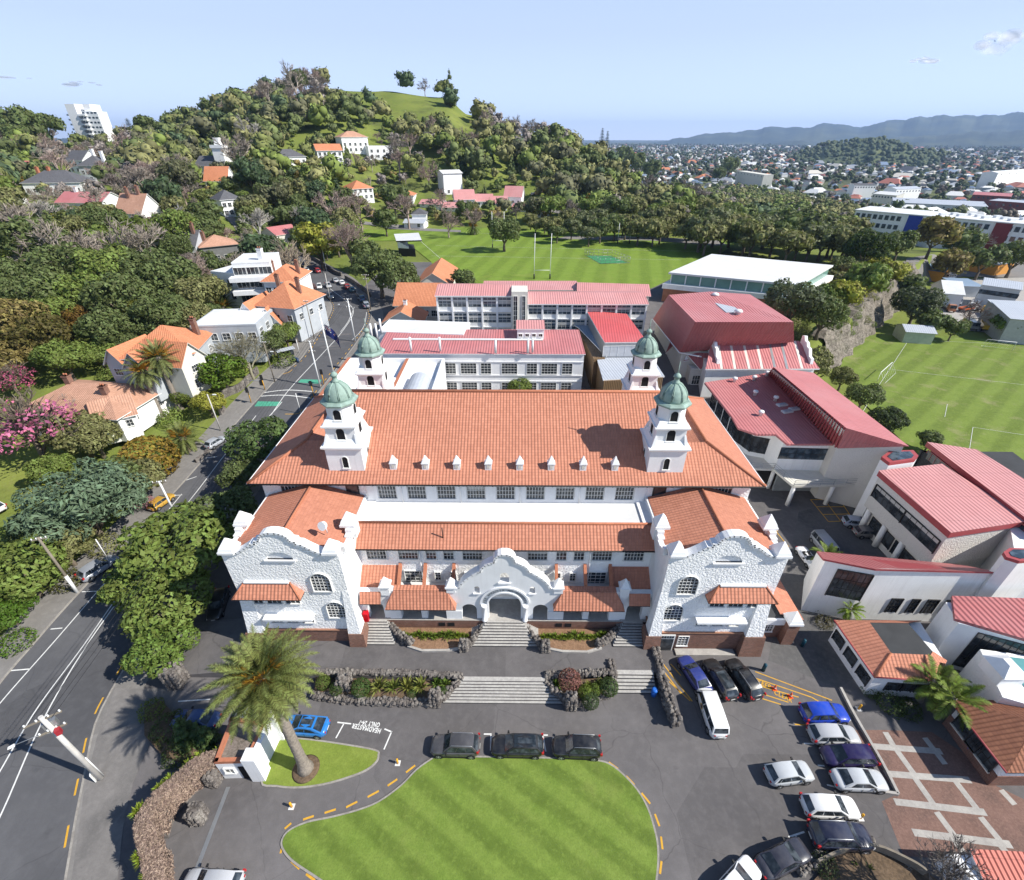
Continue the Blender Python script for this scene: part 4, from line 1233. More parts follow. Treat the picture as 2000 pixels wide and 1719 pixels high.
for s, nm in((-1,"left"),(1,"right")):
 rock_wall([(s*4.3,33.2,1.05),(s*3.2,34.3,1.05),(s*2.5,35.6,1.05)],.45,1.0,20+s,f"curved lava rock cheek on the {nm} of the upper steps")
 rock_wall([(s*10.6,33.4,1.05),(s*12.0,34.2,1.05),(s*13.3,35.5,1.05)],.6,1.1,30+s,f"lava rock border between the {nm} flower bed and the outer flight")
 bd = MB()
 bd.prism([(s*4.8,33.2),(s*6.5,32.85),(s*9.3,32.8),(s*11.3,33.5),(s*12.6,35.65),(s*3.0,35.65),(s*3.6,34.4)],1.05,1.2,MULCH)
 for a, b in(((4.9,33.05),(6.5,32.7)),((6.5,32.7),(9.3,32.65)),((9.3,32.65),(11.0,33.2))):
  A, B = Vector((s*a[0],a[1],0)), Vector((s*b[0],b[1],0));t = (B-A).normalized();nr = Vector((-t.y,t.x,0))*.13
  bd.prism([(p.x,p.y)for p in(A-nr,B-nr,B+nr,A+nr)],1.05,1.3,CONC)
 tag(bd.build("garden_bed"),f"bark-mulched bed with pale edging on the {nm} of the upper steps","garden bed")
bd = MB();bd.prism([(-20,28.1),(-16,27.6),(-7.3,27.5),(-6.2,28.1),(-4.9,29.5),(-20.5,29.8)],0,.55,SOIL)
tag(bd.build("garden_bed"),"raised soil bed between rock walls left of the lower steps","garden bed")
bd = MB();bd.prism([(4.8,29.6),(5.4,28.6),(6.8,27.6),(8.0,27.5),(11.3,28.4),(11.6,30.1)],0,.5,SOIL)
tag(bd.build("garden_bed"),"raised soil bed between rock walls right of the lower steps","garden bed")
# --------- other buildings
def bld(name,p,label,cat,group=None):
 return thing(name,(p[0],p[1],p[2]if len(p)>2 else H(p[0],p[1])),label,cat,group)
def facade(t,A,B,z,n,w_,h_,nx,ny,t0=0.0,t1=1.0,out=.0,**k):
 A, B = Vector((A[0],A[1],0)), Vector((B[0],B[1],0))
 d = B-A;rz = math.atan2(d.y,d.x);nr = Vector((d.y,-d.x,0)).normalized()*out
 for i in range(n):
  q = A+d*(t0+(t1-t0)*(i+.5)/n)+nr
  wchild(t,(q.x,q.y,z),rz,w_,h_,nx,ny,**k)
def house(label,A,B,D,ze,zg=None,roof='gable',rh=2.5,along=True,over=.5,wall=CREAM,roofm=ORANGE,wins=(),chim=(),cat="house",name="house",group=None,th=.14,extra=None,tint=None,chm=BRICK):
 A = Vector((A[0],A[1],0));B = Vector((B[0],B[1],0))
 ex = (B-A).normalized();ey = Vector((-ex.y,ex.x,0));L = (B-A).length
 c = A+ex*L/2+ey*D/2
 if zg is None:zg = min(H(*(A+ex*(L*i)+ey*(D*j))[:2])for i in(0,1)for j in(0,1))-.4
 t = bld(name,(c.x,c.y,zg),label,cat,group)
 W = lambda x, y, z:tuple(A+ex*x+ey*y+Vector((0,0,z)))
 w = MB()
 q = [W(0,0,0),W(L,0,0),W(L,D,0),W(0,D,0)]
 w.prism([(p[0],p[1])for p in q],zg,ze,wall)
 r = MB();o = over
 if roof=='flat':
  w.prism([W(x,y,0)[:2]for x,y in((-.05,-.05),(L+.05,-.05),(L+.05,D+.05),(-.05,D+.05))],ze-.02,ze+.35,wall)
  r.prism([W(x,y,0)[:2]for x,y in((.25,.25),(L-.25,.25),(L-.25,D-.25),(.25,D-.25))],ze+.3,ze+.37,roofm)
 elif roof=='skillion':
  roofslab(r,[W(-o,-o,ze),W(L+o,-o,ze),W(L+o,D+o,ze+rh),W(-o,D+o,ze+rh)],roofm,th,wall)
  w.hexa([W(0,0,ze-.05),W(L,0,ze-.05),W(L,D,ze-.05),W(0,D,ze-.05)],[W(0,0,ze-.03),W(L,0,ze-.03),W(L,D,ze+rh*.93-.1),W(0,D,ze+rh*.93-.1)],wall)
 elif roof=='gable':
  if along:
   e = ze-rh*o/(D/2)
   roofslab(r,[W(-o,-o,e),W(L+o,-o,e),W(L+o,D/2,ze+rh),W(-o,D/2,ze+rh)],roofm,th,wall)
   roofslab(r,[W(L+o,D+o,e),W(-o,D+o,e),W(-o,D/2,ze+rh),W(L+o,D/2,ze+rh)],roofm,th,wall)
   for x in(0,L):
    p = [W(x,0,ze),W(x,D,ze),W(x,D/2,ze+rh-.12)]
    w.face(p if x else p[::-1],wall)
  else:
   e = ze-rh*o/(L/2)
   roofslab(r,[W(L/2,-o,ze+rh),W(L/2,D+o,ze+rh),W(-o,D+o,e),W(-o,-o,e)],roofm,th,wall)
   roofslab(r,[W(L+o,-o,e),W(L+o,D+o,e),W(L/2,D+o,ze+rh),W(L/2,-o,ze+rh)],roofm,th,wall)
   for y in(0,D):
    p = [W(0,y,ze),W(L,y,ze),W(L/2,y,ze+rh-.12)]
    w.face(p if not y else p[::-1],wall)
 elif roof=='hip':
  k = min(L,D)/2
  if L>=D:r0, r1 = (k,D/2), (L-k,D/2)
  else:r0, r1 = (L/2,k), (L/2,D-k)
  a, b, c_, d = W(-o,-o,ze), W(L+o,-o,ze), W(L+o,D+o,ze), W(-o,D+o,ze)
  p0, p1 = W(*r0,ze+rh), W(*r1,ze+rh)
  if L>=D:fs = ([a,b,p1,p0],[b,c_,p1],[c_,d,p0,p1],[d,a,p0])
  else:fs = ([a,b,p0],[b,c_,p1,p0],[c_,d,p1],[d,a,p0,p1])
  for f in fs:roofslab(r,f,roofm,th,wall)
 child(w,"wall",t);child(r,"roof",t)
 for f, z, n, ww, hh, nx, ny, *rest in wins:
  kw = rest[0]if rest else{}
  a, b = {'F':(W(0,0,0),W(L,0,0)),'R':(W(L,0,0),W(L,D,0)),'L':(W(0,D,0),W(0,0,0)),'B':(W(L,D,0),W(0,D,0))}[f]
  facade(t,a,b,z,n,ww,hh,nx,ny,**kw)
 for x, y, h_, s in chim:
  m = MB();p = W(x*L,y*D,0)
  m.box(p[0]-s,p[0]+s,p[1]-s,p[1]+s,ze,ze+h_,chm)
  m.box(p[0]-s-.08,p[0]+s+.08,p[1]-s-.08,p[1]+s+.08,ze+h_-.25,ze+h_,chm)
  for q in(-.45,.45):m.ring(p[0]+q*s,p[1],[(.13,ze+h_),(.15,ze+h_+.4)],TERRAD,8)
  child(m,"chimney",t)
 return t, W, L, D
# ---- white three-storey block behind the hall
x0, x1 = V(735,692,90).x, V(1141,692,90).x
t, W, L, D = house("long white three-storey classroom block with a red metal roof behind the hall",(x0,90),(x1,90),12,13.6,2,roof='skillion',rh=.7,over=.25,wall=SMOOTHW,roofm=RED,cat="school block",name="classroom_block")
b = MB()
for z in(11.75,8.75,7.45,4.5):b.box(x0+5.5,x1,89.86,90.0,z,z+.2,SMOOTHW)
b.box(x0+2,x1-8,96.2,97.0,14.02,14.16,WHITEROOF)
child(b,"trim_band",t)
for px, ww in((825,1.2),(842,2.0),(880,2.0),(915,3.1),(949,2.0),(995,3.1),(1039,2.0),(1073,3.1),(1108,2.0)):
 wchild(t,(V(px,715,90).x,90,9.2),0,ww,2.3,5 if ww>2.5 else 3,4,reveal=.1)
 wchild(t,(V(px,715,90).x,90,4.9),0,ww,2.3,5 if ww>2.5 else 3,4,reveal=.1)
for px, py in((803,684),(860,684),(968,688),(1031,688),(1040,686),(737,660),(727,660),(745,650)):
 f = MB();p = P(px,py,14.1);f.tube([(p.x,p.y,13.9),(p.x,p.y,16.8 if py>670 else 17.2)],.22,STEELW,8);child(f,"flue",t)
house("small red-roofed stair box on top of the white classroom block",V(1010,668,97).xy,V(1062,668,97).xy,4,16.3,13.5,roof='skillion',rh=.5,over=.2,wall=SMOOTHW,roofm=PINK,cat="roof box",name="stair_box",wins=(('F',14.6,4,.7,.6,2,1),))
house("white parapeted flat-roofed wing at the street end of the classroom block",P(738,650,14).xy,P(905,656,14).xy,8,14.0,3,roof='flat',wall=SMOOTHW,roofm=WHITEROOF,cat="school wing",name="parapet_wing")
# ---- linking wing with curved gables behind the left towers
t = bld("link_wing",(-22,72,0),"bright white flat-roofed link wing with curved gables and a barrel skylight","school wing")
w = MB();w.box(-32,-13,63.9,88,0,12.4,SMOOTHW)
for a in((-32,-31.6,63.9,88),(-13.4,-13,63.9,88),(-31.6,-13.4,87.6,88),(-20.4,-20.0,66,87.6)):w.box(*a,12.4,13.4,SMOOTHW)
child(w,"wall",t)
cpm = MB()
for a in((-32.1,-31.5,63.9,88),(-20.5,-19.9,66,87.6)):cpm.box(*a,13.4,13.5,TERRAD)
child(cpm,"tile_coping",t)
gm = MB()
for x in(-26.5,-14.2):
 ol = [(x-2.6,12),(x+2.6,12),(x+2.6,14.2),(x+2.1,14.4)]+arc(x,14.9,1.9,0,180,12,2.2)+[(x-2.1,14.4),(x-2.6,14.2)]
 gm.slab(ol,[[(x-.4,14.2),(x+.4,14.2)]+arc(x,15.3,.4,0,180,8)],lambda a,b,d:(a,64.4+d,b),.6,SMOOTHW)
child(gm,"curved_gable",t)
sk = MB()
for i in range(10):
 a0, a1 = R(18*i), R(18*(i+1))
 sk.face([(-16.4+1.9*math.cos(a0),69,12.5+1.5*math.sin(a0)),(-16.4+1.9*math.cos(a0),80,12.5+1.5*math.sin(a0)),(-16.4+1.9*math.cos(a1),80,12.5+1.5*math.sin(a1)),(-16.4+1.9*math.cos(a1),69,12.5+1.5*math.sin(a1))][::-1],GREYROOF,True)
sk.face([(-16.4+1.9*math.cos(R(18*i)),69,12.5+1.5*math.sin(R(18*i)))for i in range(11)],GREYROOF)
child(sk,"skylight",t)
gm = MB()
for x in(24.0,):
 ol = [(x-2.2,8),(x+2.2,8),(x+2.2,14.2)]+arc(x,14.6,1.9,0,180,12,2.2)+[(x-2.2,14.2)]
 gm.slab(ol,[[(x-.4,14.2),(x+.4,14.2)]+arc(x,15.3,.4,0,180,8)],lambda a,b,d:(a,66+d,b),1.0,SMOOTHW)
 gm.box(13,28,63.9,67,0,12,SMOOTHW)
tag(gm.build("curved_gable_wall"),"white curved gable wall behind the right rear tower","gable wall")
# ---- concrete classroom slabs with pink roofs
def slab_block(label,pa,pb,py,Y,D,zg,bays,rows,storey,ztop=None):
 a, b = V(pa,py,Y), V(pb,py,Y);z = a.z
 t = bld("classroom_block",((a.x+b.x)/2,Y+D/2,zg),label,"school block")
 w = MB();w.box(a.x,b.x,Y,Y+D,zg-3,z,CREAM)
 n = bays;ww = (b.x-a.x)/n
 for i in range(n+1):w.box(a.x+i*ww-.18,a.x+i*ww+.18,Y-.35,Y+.01,zg-3,z+.02,SMOOTHW)
 for j in range(rows):
  zz = z-storey*(j+1)
  w.box(a.x,b.x,Y-.25,Y+.0,zz-.08,zz+.12,SMOOTHW)
  w.box(a.x,b.x,Y-.06,Y+.0,zz+.12,zz+1.0,WHITE)
 child(w,"wall",t)
 r = MB();roofslab(r,[(a.x-.4,Y-.7,z+.1),(b.x+.4,Y-.7,z+.1),(b.x+.4,Y+D/2,z+1.3),(a.x-.4,Y+D/2,z+1.3)],PINK,.2,SMOOTHW)
 roofslab(r,[(b.x+.4,Y+D+.5,z+.1),(a.x-.4,Y+D+.5,z+.1),(a.x-.4,Y+D/2,z+1.3),(b.x+.4,Y+D/2,z+1.3)],PINK,.2,SMOOTHW)
 child(r,"roof",t)
 for j in range(rows):
  for i in range(n):
   x = a.x+(i+.5)*ww;zz = z-storey*(j+1)
   wchild(t,(x,Y-.06,zz+1.15),0,ww-.55,1.35,3,2,glass=GLASSB,sill=False,reveal=.05,blind=((i*7+j*3)%5)*.15)
   wchild(t,(x,Y-.06,zz+2.75),0,ww-.55,.5,3,1,glass=GLASSB,sill=False,reveal=.05)
 return t
slab_block("cream concrete classroom slab with white fins, nearer the street",853,1000,577,112,10,8,5,3,3.75)
slab_block("cream concrete classroom slab with white fins, to the right of the stair tower",1031,1263,593,112,10,8,8,3,3.6)
t = bld("stair_tower",(V(1015,600,111).x,113,6),"cream stair tower between the two concrete classroom slabs","stair tower")
a, b = V(999,570,110.5), V(1031,570,110.5)
w = MB();w.box(a.x,b.x,110.5,116,5,a.z,CREAM);child(w,"wall",t)
wchild(t,(a.x+.9,110.5,8),0,.9,a.z-9,2,10,glass=GLASS);wchild(t,(b.x-.9,110.5,8),0,.7,a.z-9,2,10,glass=GLASS)
house("small cream house with orange gable roof next to the street and the classroom slab",P(748,622,13).xy,P(822,622,13).xy,8,12.2,6,'gable',2.6,False,.6,CREAM,ORANGE,(('F',9.5,2,.8,1.4,2,2),),((.5,.7,3.6,.4),),chm=SMOOTHW,cat="house")
house("big orange tiled roof beside the concrete classroom slab",P(770,595,13).xy,P(856,596,13).xy,14,13,6,'gable',4,True,.4,CREAM,ORANGE,(('F',10,5,1.6,1.6,3,2),),cat="school hall",name="old_hall")
house("orange tiled hall roof next to the rugby field",P(812,552,12).xy,P(880,552,12).xy,22,11.5,7,'gable',3.4,False,.5,CREAM,ORANGE,(('F',9,3,1.4,1.4,2,2),),cat="school hall",name="old_hall")
house("low red-roofed building backing on the rugby field",P(945,566,12.5).xy,P(1130,566,12.5).xy,8,12.5,7,'skillion',.5,over=.4,wall=CREAM,roofm=PINK,wins=(('F',10,9,2.2,1.3,3,1,dict(glass=GLASSB)),),cat="school block",name="classroom_block")
house("red gabled block to the right of the low building at the field edge",P(1130,573,12.5).xy,P(1268,577,12.5).xy,12,12.5,7,'gable',1.6,True,.5,wall=CREAM,roofm=PINK,wins=(('F',10,6,1.8,1.2,3,1),),cat="school block",name="classroom_block")
# ---- dark clad technology block
t = bld("technology_block",(30,88,4),"brown clad block with a bright red roof and grey metal roofs","school block")
w = MB()
def blk(mb,px,z1,z0,m,side=None):
 q = [P(*p,z1)for p in px]
 pl = [(p.x,p.y)for p in q]
 mb.prism(pl,z0,z1,m)
 return pl
TIMB = ribs("brown_timber_cladding",(.17,.105,.05),pu=.35,var=.2,strength=.6)
q1 = blk(w,((1147,610),(1222,616),(1263,670),(1181,671)),14.6,2,STEEL)
q2 = blk(w,((1166,700),(1264,690),(1295,738),(1180,745)),11.0,0,TIMB)
q3 = blk(w,((1085,613),(1135,622),(1182,700),(1160,702),(1128,640)),11.6,2,TIMB)
child(w,"wall",t)
r = MB()
roofslab(r,[P(*p,z)for p,z in(((1181,669),14.7),((1264,668),14.7),((1224,613),15.3),((1146,607),15.3))],REDB,.3,SMOOTHW)
child(r,"red_roof",t)
r = MB();roofslab(r,[P(*p,z)for p,z in(((1178,742),11.15),((1298,735),11.15),((1268,688),11.5),((1165,697),11.5))],GREYROOF,.25,SMOOTHW)
roofslab(r,[P(*p,z)for p,z in(((1184,696),11.9),((1189,690),11.9),((1147,610),12.3),((1083,612),12.3),((1130,640),12.0))],BLUEROOF,.2,SMOOTHW)
child(r,"grey_roof",t)
facade(t,P(1182,671,14.6),P(1263,670,14.6),11.8,1,9,2.2,6,1,glass=plain("metal_louvre",(.5,.52,.55),.5),sill=False,reveal=.1)
y_ = MB()
for px in(1176,1203):p = P(px,745,9);y_.taper(p.x,p.y-.3,0,9,.3,.1,YPOLE)
child(y_,"yellow_post",t)
# ---- gymnasium
t = bld("gymnasium",(50,102,6),"gymnasium with a huge red mansard roof and grey skylight strip","gymnasium")
ZT = 19.6
tp = [P(1358,629,ZT),P(1550,629,ZT),P(1465,575,ZT),P(1306,576,ZT)]
bt = [P(1327,689,11.4),P(1551,668,14.4),P(1475,600,14.4)+Vector((2,0,0)),P(1275,624,11.4)]
r = MB()
mid = [(tp[0]+tp[1])/2+Vector((0,0,.7)),(tp[3]+tp[2])/2+Vector((0,0,.7))]
r.face([tp[0],tp[1],tp[2],mid[1]+(tp[2]-tp[3])*.0,tp[3]],RED)
for i in range(4):
 r.face([bt[i],bt[(i+1)%4],tp[(i+1)%4]],REDD);r.face([bt[i],tp[(i+1)%4],tp[i]],REDD)
r.tube([bt[3],bt[0],bt[0]+Vector((4,-2.2,0))],.16,SMOOTHW,5)
child(r,"roof",t)
gc = sum(bt,Vector())/4;w = MB();w.prism([(p.x,p.y)for p in[gc+(p-gc)*.94 for p in bt]],0,11.6,STONEPALE);child(w,"wall",t)
s = MB()
def onroof(px,py,up=.12):return P(px,py,ZT)+Vector((0,0,up))
s.hexa([onroof(*p,0)for p in((1418,611),(1448,611),(1416,586),(1388,586))],[onroof(*p)for p in((1418,611),(1448,611),(1416,586),(1388,586))],GREYROOF)
child(s,"skylight",t)
for px, py in((1396,581),(1441,614)):
 v_ = MB();p = onroof(px,py,0);v_.ring(p.x,p.y,[(.5,ZT),(.5,ZT+.5),(.9,ZT+.6),(.6,ZT+.95),(.1,ZT+1.1)],STEELW,12);child(v_,"roof_ventilator",t)
l = MB()
roofslab(l,[P(*p,z)for p,z in(((1300,690),10.0),((1322,668),10.6),((1352,640),13.0),((1312,660),12))],REDD,.2,SMOOTHW)
roofslab(l,[P(*p,z)for p,z in(((1335,705),9.5),((1372,700),9.5),((1366,668),12.5),((1342,690),11))],REDD,.2,SMOOTHW)
child(l,"porch_roof",t)
# ---- strip-lit red hall in front of it
t = bld("assembly_block",(55,84,3),"long red-roofed block with pale translucent strips in front of the gymnasium","school block")
fa, fb = P(1378,721,10.6), P(1601,720,10.6)
ra, rb = P(1390,666,14.0), P(1561,666,14.0)
r = MB();roofslab(r,[fa,fb,rb,ra],RED,.25,SMOOTHW)
for px0, px1, m in((1400,1407,CREAM),(1424,1433,CREAM),(1449,1461,CREAM),(1475,1486,CREAM),(1500,1511,STEEL),(1523,1535,STEEL),(1550,1564,CREAM)):
 k = (px0-1390)/(1561-1390);a = ra.lerp(rb,max(0,k));c = fa.lerp(fb,max(0,(px1-1378)/(1601-1378)))
 dx = Vector((.5,0,.03));u = Vector((0,0,.03))
 r.face([c+u,c+dx,a+dx,a+u],m)
child(r,"roof",t)
w = MB();w.prism([(fa.x+.5,fa.y+.6),(fb.x-.6,fb.y+.6),(rb.x,rb.y+6),(ra.x,ra.y+6)],0,10.6,SMOOTHW)
child(w,"wall",t)
cg = MB()
for p in(rb+Vector((.3,0,0)),ra+Vector((-.3,0,0))):
 n_ = [(0,-2),(0,1.2),(.8,1.4),(1.4,.6),(2.2,.5),(2.8,-.2),(3.6,-.3),(4.4,-1.6),(5.4,-1.8),(5.6,-2.8)]
 ol = [(p.y-a,p.z+b)for a,b in n_]+[(p.y-5.6,p.z-4.5),(p.y,p.z-4.5)]
 cg.slab(ol,[],lambda a,b,d,p=p:(p.x+d,a,b),.6,SMOOTHW)
child(cg,"curved_gable",t)
sg = MB()
roofslab(sg,[P(*p,z)for p,z in(((1368,722),8.6),((1378,712),8.8),((1386,690),11.5),((1338,688),11.0))],REDD,.2,SMOOTHW)
child(sg,"side_roof",t)
sw = MB();q = [P(1345,742,6),P(1376,725,8),P(1386,692,10),P(1340,700,9)];sw.prism([(p.x,p.y)for p in q],0,8.6,STONEPALE);child(sw,"stone_porch",t)
facade(t,q[0],q[1],5,1,1.6,2,3,2)
for px in(1403,1466):
 ac = MB();p = P(px,737,8.2);ac.box(p.x-.55,p.x+.55,p.y-.3,p.y+.2,7.8,8.8,STEELW);child(ac,"air_conditioner",t)
# ---- library with the clerestory roof
t = bld("library",(52,72,1),"red-roofed library on round columns with a tall ribbed clerestory roof","library")
ZL = 10.0
lo = [P(1376,747,ZL),P(1428,812,ZL),P(1442,836,ZL),P(1478,848,ZL),P(1515,848,ZL),P(1538,867,ZL),P(1632,867,ZL),P(1508,727,ZL)]
r = MB();r.prism([(p.x,p.y)for p in lo],ZL-.35,ZL,RED);child(r,"low_roof",t)
ZH = 14.4
ta, tb, tc, td = P(1653,836,ZH), P(1776,872,12.6), P(1589,728,12.6), P(1511,717,ZH)
ba, bd_ = P(1636,876,10.05), P(1500,729,10.05)
r = MB()
r.face([ta,tb,tc,td],RED)
r.face([bd_,ba,ta,td],REDD)
r.face([ba,tb,ta],RED);r.face([td,tc,bd_],REDD)
child(r,"high_roof",t)
fins = MB()
for i in range(34):
 k = (i+.5)/34;p, q = bd_.lerp(ba,k), td.lerp(ta,k);n_ = Vector((-.35,-.12,0));dx = (ba-bd_).normalized()*.09
 fins.hexa([p-dx,p-dx+n_,p+dx+n_,p+dx],[q-dx,q-dx+n_*.2,q+dx+n_*.2,q+dx],REDTRIM)
child(fins,"clerestory_fin",t);fins = None
w = MB()
inn = [lo[0]+Vector((1.5,-1,0)),lo[1]+Vector((1.6,0,0)),lo[3]+Vector((1,2.4,0)),lo[4]+Vector((.3,1.5,0)),lo[5]+Vector((.2,1.2,0)),lo[6]+Vector((0,.8,0)),lo[7]+Vector((0,-1,0))]
w.prism([(p.x,p.y)for p in inn],4.2,ZL-.35,WHITE)
hb = [ba+Vector((.2,.5,0)),tb+Vector((-.4,.4,0)),tc+Vector((-.4,-.4,0)),bd_+Vector((.3,-.2,0))]
w.prism([(p.x,p.y)for p in hb],0,10.0,STONEPALE)
w.hexa([(p.x,p.y,10)for p in hb],[(ta.x,ta.y+.3,13.9),(tb.x-.4,tb.y+.4,12.2),(tc.x-.4,tc.y,12.2),(td.x,td.y,13.9)],STONEPALE)
child(w,"wall",t)
fl = MB()
ot = [lo[0]+Vector((-.6,0,0)),lo[1]+Vector((-.8,0,0)),lo[2]+Vector((-.8,-.4,0)),lo[3]+Vector((-.2,-1.4,0)),lo[4]+Vector((.6,-1.6,0)),lo[5]+Vector((1.2,-3.2,0)),lo[6]+Vector((0,-3.0,0)),lo[6]+Vector((6,-2.6,0)),lo[6]+Vector((6,2,0)),lo[7]]
fl.prism([(p.x,p.y)for p in ot],3.9,4.3,CREAM);child(fl,"balcony",t)
rl = MB()
for a, b in zip(ot[:7],ot[1:8]):
 A, B = Vector((a.x,a.y,4.3)), Vector((b.x,b.y,4.3))
 for z in(.35,.7,1.05):rl.tube([A+Vector((0,0,z)),B+Vector((0,0,z))],.035,STEEL,4)
 n = max(1,int((B-A).length/1.6))
 for i in range(n+1):
  p = A.lerp(B,i/n);rl.tube([p,p+Vector((0,0,1.05))],.035,STEEL,4)
child(rl,"railing",t)
for a, b in zip(ot[:7],ot[1:8]):
 n = max(1,round((b-a).length/4.2))
 for i in range(n):
  p = a.lerp(b,i/n)+Vector((.5,.5,0))
  c = MB();c.ring(p.x,p.y,[(.32,-.1),(.32,3.95)],WHITE,12);child(c,"column",t)
for a, b, n, ww in((inn[0],inn[1],4,2.4),(inn[1],inn[2],3,1.5),(inn[2],inn[3],2,1.4)):
 facade(t,a,b,5.1,n,ww,3.0,3,3,frame=FRAMED,reveal=.1,sill=False)
facade(t,inn[4],inn[5],6.4,1,7.4,2.1,6,2,frame=FRAMED,glass=GLASSB,reveal=.1,sill=False)
gw = MB();p0, p1 = lo[5], lo[6];gw.box(p0.x+1,p1.x+4.5,p0.y+1,p0.y+1.3,0,3.9,plain("garage_door_grey",(.28,.30,.30),.6,.15,.8));child(gw,"garage_door",t)
for px, py in((1521,739),(1533,751),(1545,764),(1560,777),(1527,792),(1551,800),(1537,805)):
 k = MB();p = P(px,py,ZL);k.obox(Vector((p.x,p.y,0)),Vector((.97,.25,0)),Vector((-.25,.97,0)),.9,.45,ZL,ZL+.28,WHITEROOF)
 k.obox(Vector((p.x,p.y,0)),Vector((.97,.25,0)),Vector((-.25,.97,0)),.75,.3,ZL+.28,ZL+.36,GREYROOF);child(k,"skylight",t)
for px, py in((1434,746),(1472,743),(1497,734),(1474,772),(1514,783),(1485,812)):
 k = MB();p = P(px,py,ZL);k.ring(p.x,p.y,[(.3,ZL),(.3,ZL+.6),(.5,ZL+.65),(.42,ZL+.95),(.1,ZL+1.0)],STEELW,10);child(k,"roof_ventilator",t)
# ---- right-hand classroom blocks
t = bld("classroom_block",(62,52,0),"pale roughcast two-storey classroom block with a big pink-red roof","school block")
Z1 = 10.4
c = [P(1717,919,Z1),P(1858,1040,Z1),P(2010,1017,Z1),P(1840,906,Z1)]
r = MB();ctr = sum(c,Vector((0,0,0)))/4
r.prism([(p.x,p.y)for p in c],Z1-.9,Z1-.05,REDTRIM)
r.prism([(p.x,p.y)for p in[ctr+(p-ctr)*1.004 for p in c]],Z1-.06,Z1,PINK)
child(r,"roof",t)
inn = [ctr+(p-ctr)*.965 for p in c]
w = MB();w.prism([(p.x,p.y)for p in inn],4.2,Z1-.7,STONEPALE)
i2 = [ctr+(p-ctr)*f for p,f in zip(c,(.8,.84,.93,.9))]
w.prism([(p.x,p.y)for p in i2],-.1,4.2,STONEPALE)
child(w,"wall",t)
for k in range(4):
 p = inn[0].lerp(inn[1],(k+.3)/3.6);cc = MB();cc.ring(p.x+.5,p.y+.3,[(.38,-.1),(.38,4.25)],WHITE,14);child(cc,"column",t)
for a, b in((.08,.46),(.54,.94)):
 facade(t,inn[0].lerp(inn[1],a),inn[0].lerp(inn[1],b),6.3,1,5.6,2.1,6,2,frame=FRAMED,reveal=.22,sill=False,blind=.3)
 facade(t,i2[0].lerp(i2[1],a),i2[0].lerp(i2[1],b),1.0,1,4.4,2.2,5,2,frame=FRAMED,reveal=.15,sill=False)
t = bld("classroom_block",(84,60,0),"pink-roofed classroom block next to the soccer field with windows under its roof","school block")
c = [P(1800,880,9.6),P(2010,1010,9.6),P(2010,940,11.2),P(1908,877,11.2),P(1811,862,11.2)]
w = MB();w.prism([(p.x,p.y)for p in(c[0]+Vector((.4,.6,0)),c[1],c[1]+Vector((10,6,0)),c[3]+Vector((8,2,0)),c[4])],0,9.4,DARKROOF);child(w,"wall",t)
r = MB();a, b, cc, d, e = P(1811,863,10.8), P(2040,1040,10.8), P(2040,960,10.8), P(1908,878,10.8), P(1908,878,10.8)
roofslab(r,[a,b,cc,d],PINK,.8,REDTRIM);child(r,"roof",t)
facade(t,a+Vector((.5,.3,0))*0+Vector((-.1,-.12,0)),b+Vector((-.1,-.12,0)),8.6,4,4.6,1.3,5,1,frame=REDTRIM,t0=.04,reveal=.05,sill=False)
tu = bld("stair_turret",(62,62,0),"white stair turret with a sloping red-rimmed skylight next to the library","turret")
Zt = 11.2
q = [P(1722,892,Zt),P(1738,880,Zt),P(1784,879,Zt),P(1794,890,Zt),P(1788,897,Zt),P(1738,904,Zt)]
w = MB();w.prism([(p.x,p.y)for p in q],-.1,Zt-.5,SMOOTHW);child(w,"wall",tu)
r = MB();r.prism([(p.x,p.y)for p in q],Zt-.5,Zt,REDTRIM);cq = sum(q,Vector())/6;r.prism([(p.x,p.y)for p in[cq+(p-cq)*.72 for p in q]],Zt,Zt+.06,GLASSB);child(r,"skylight",tu)
t = bld("drama_block",(48,38,0),"tall plain white block with a slanted red roof and five dark windows","school block")
A, B, C, D_ = P(1708,1108,9.0), P(1945,1115,9.0), P(1868,1098,9.0), P(1612,1092,9.0)
A0 = Vector((A.x,A.y,0));
foot = [Vector((D_.x+.1,D_.y,0)),A0,Vector((B.x,B.y,0)),Vector((B.x+1,B.y+4,0)),Vector((D_.x+3,D_.y+5,0))]
w = MB();w.hexa([(p.x,p.y,-.1)for p in foot],[(p.x,p.y,z)for p,z in zip(foot,(8.8,8.8,8.8,5.2,5.0))],WHITE);child(w,"wall",t)
r = MB()
rf = [foot[0]+Vector((-.3,0,9.0)),foot[1]+Vector((0,-.3,9.0)),foot[2]+Vector((.3,-.2,9.0)),foot[3]+Vector((.3,.3,5.4)),foot[4]+Vector((0,0,5.2))]
roofslab(r,[rf[0],rf[1],rf[4]],REDD,.25,REDTRIM);roofslab(r,[rf[1],rf[2],rf[3],rf[4]],REDD,.25,REDTRIM);child(r,"roof",t)
facade(t,foot[0],foot[1],3.4,1,3.6,4.4,6,3,t0=.45,t1=.95,frame=FRAMED,reveal=.15,sill=False)
for k, ww in((.376,1.25),(.54,.85),(.69,1.25),(.83,.72),(.93,.72)):
 p = foot[1].lerp(foot[2],k-.02);wchild(t,(p.x,p.y,1.5),math.atan2(foot[2].y-foot[1].y,foot[2].x-foot[1].x),ww,2.4,3 if ww>1.1 else 2,4,frame=FRAMED,reveal=.12,sill=False)
tu = bld("stair_turret",(70,38,0),"tall white stair turret with a red-rimmed skylight at the right edge of the picture","turret")
Zt = 11.5
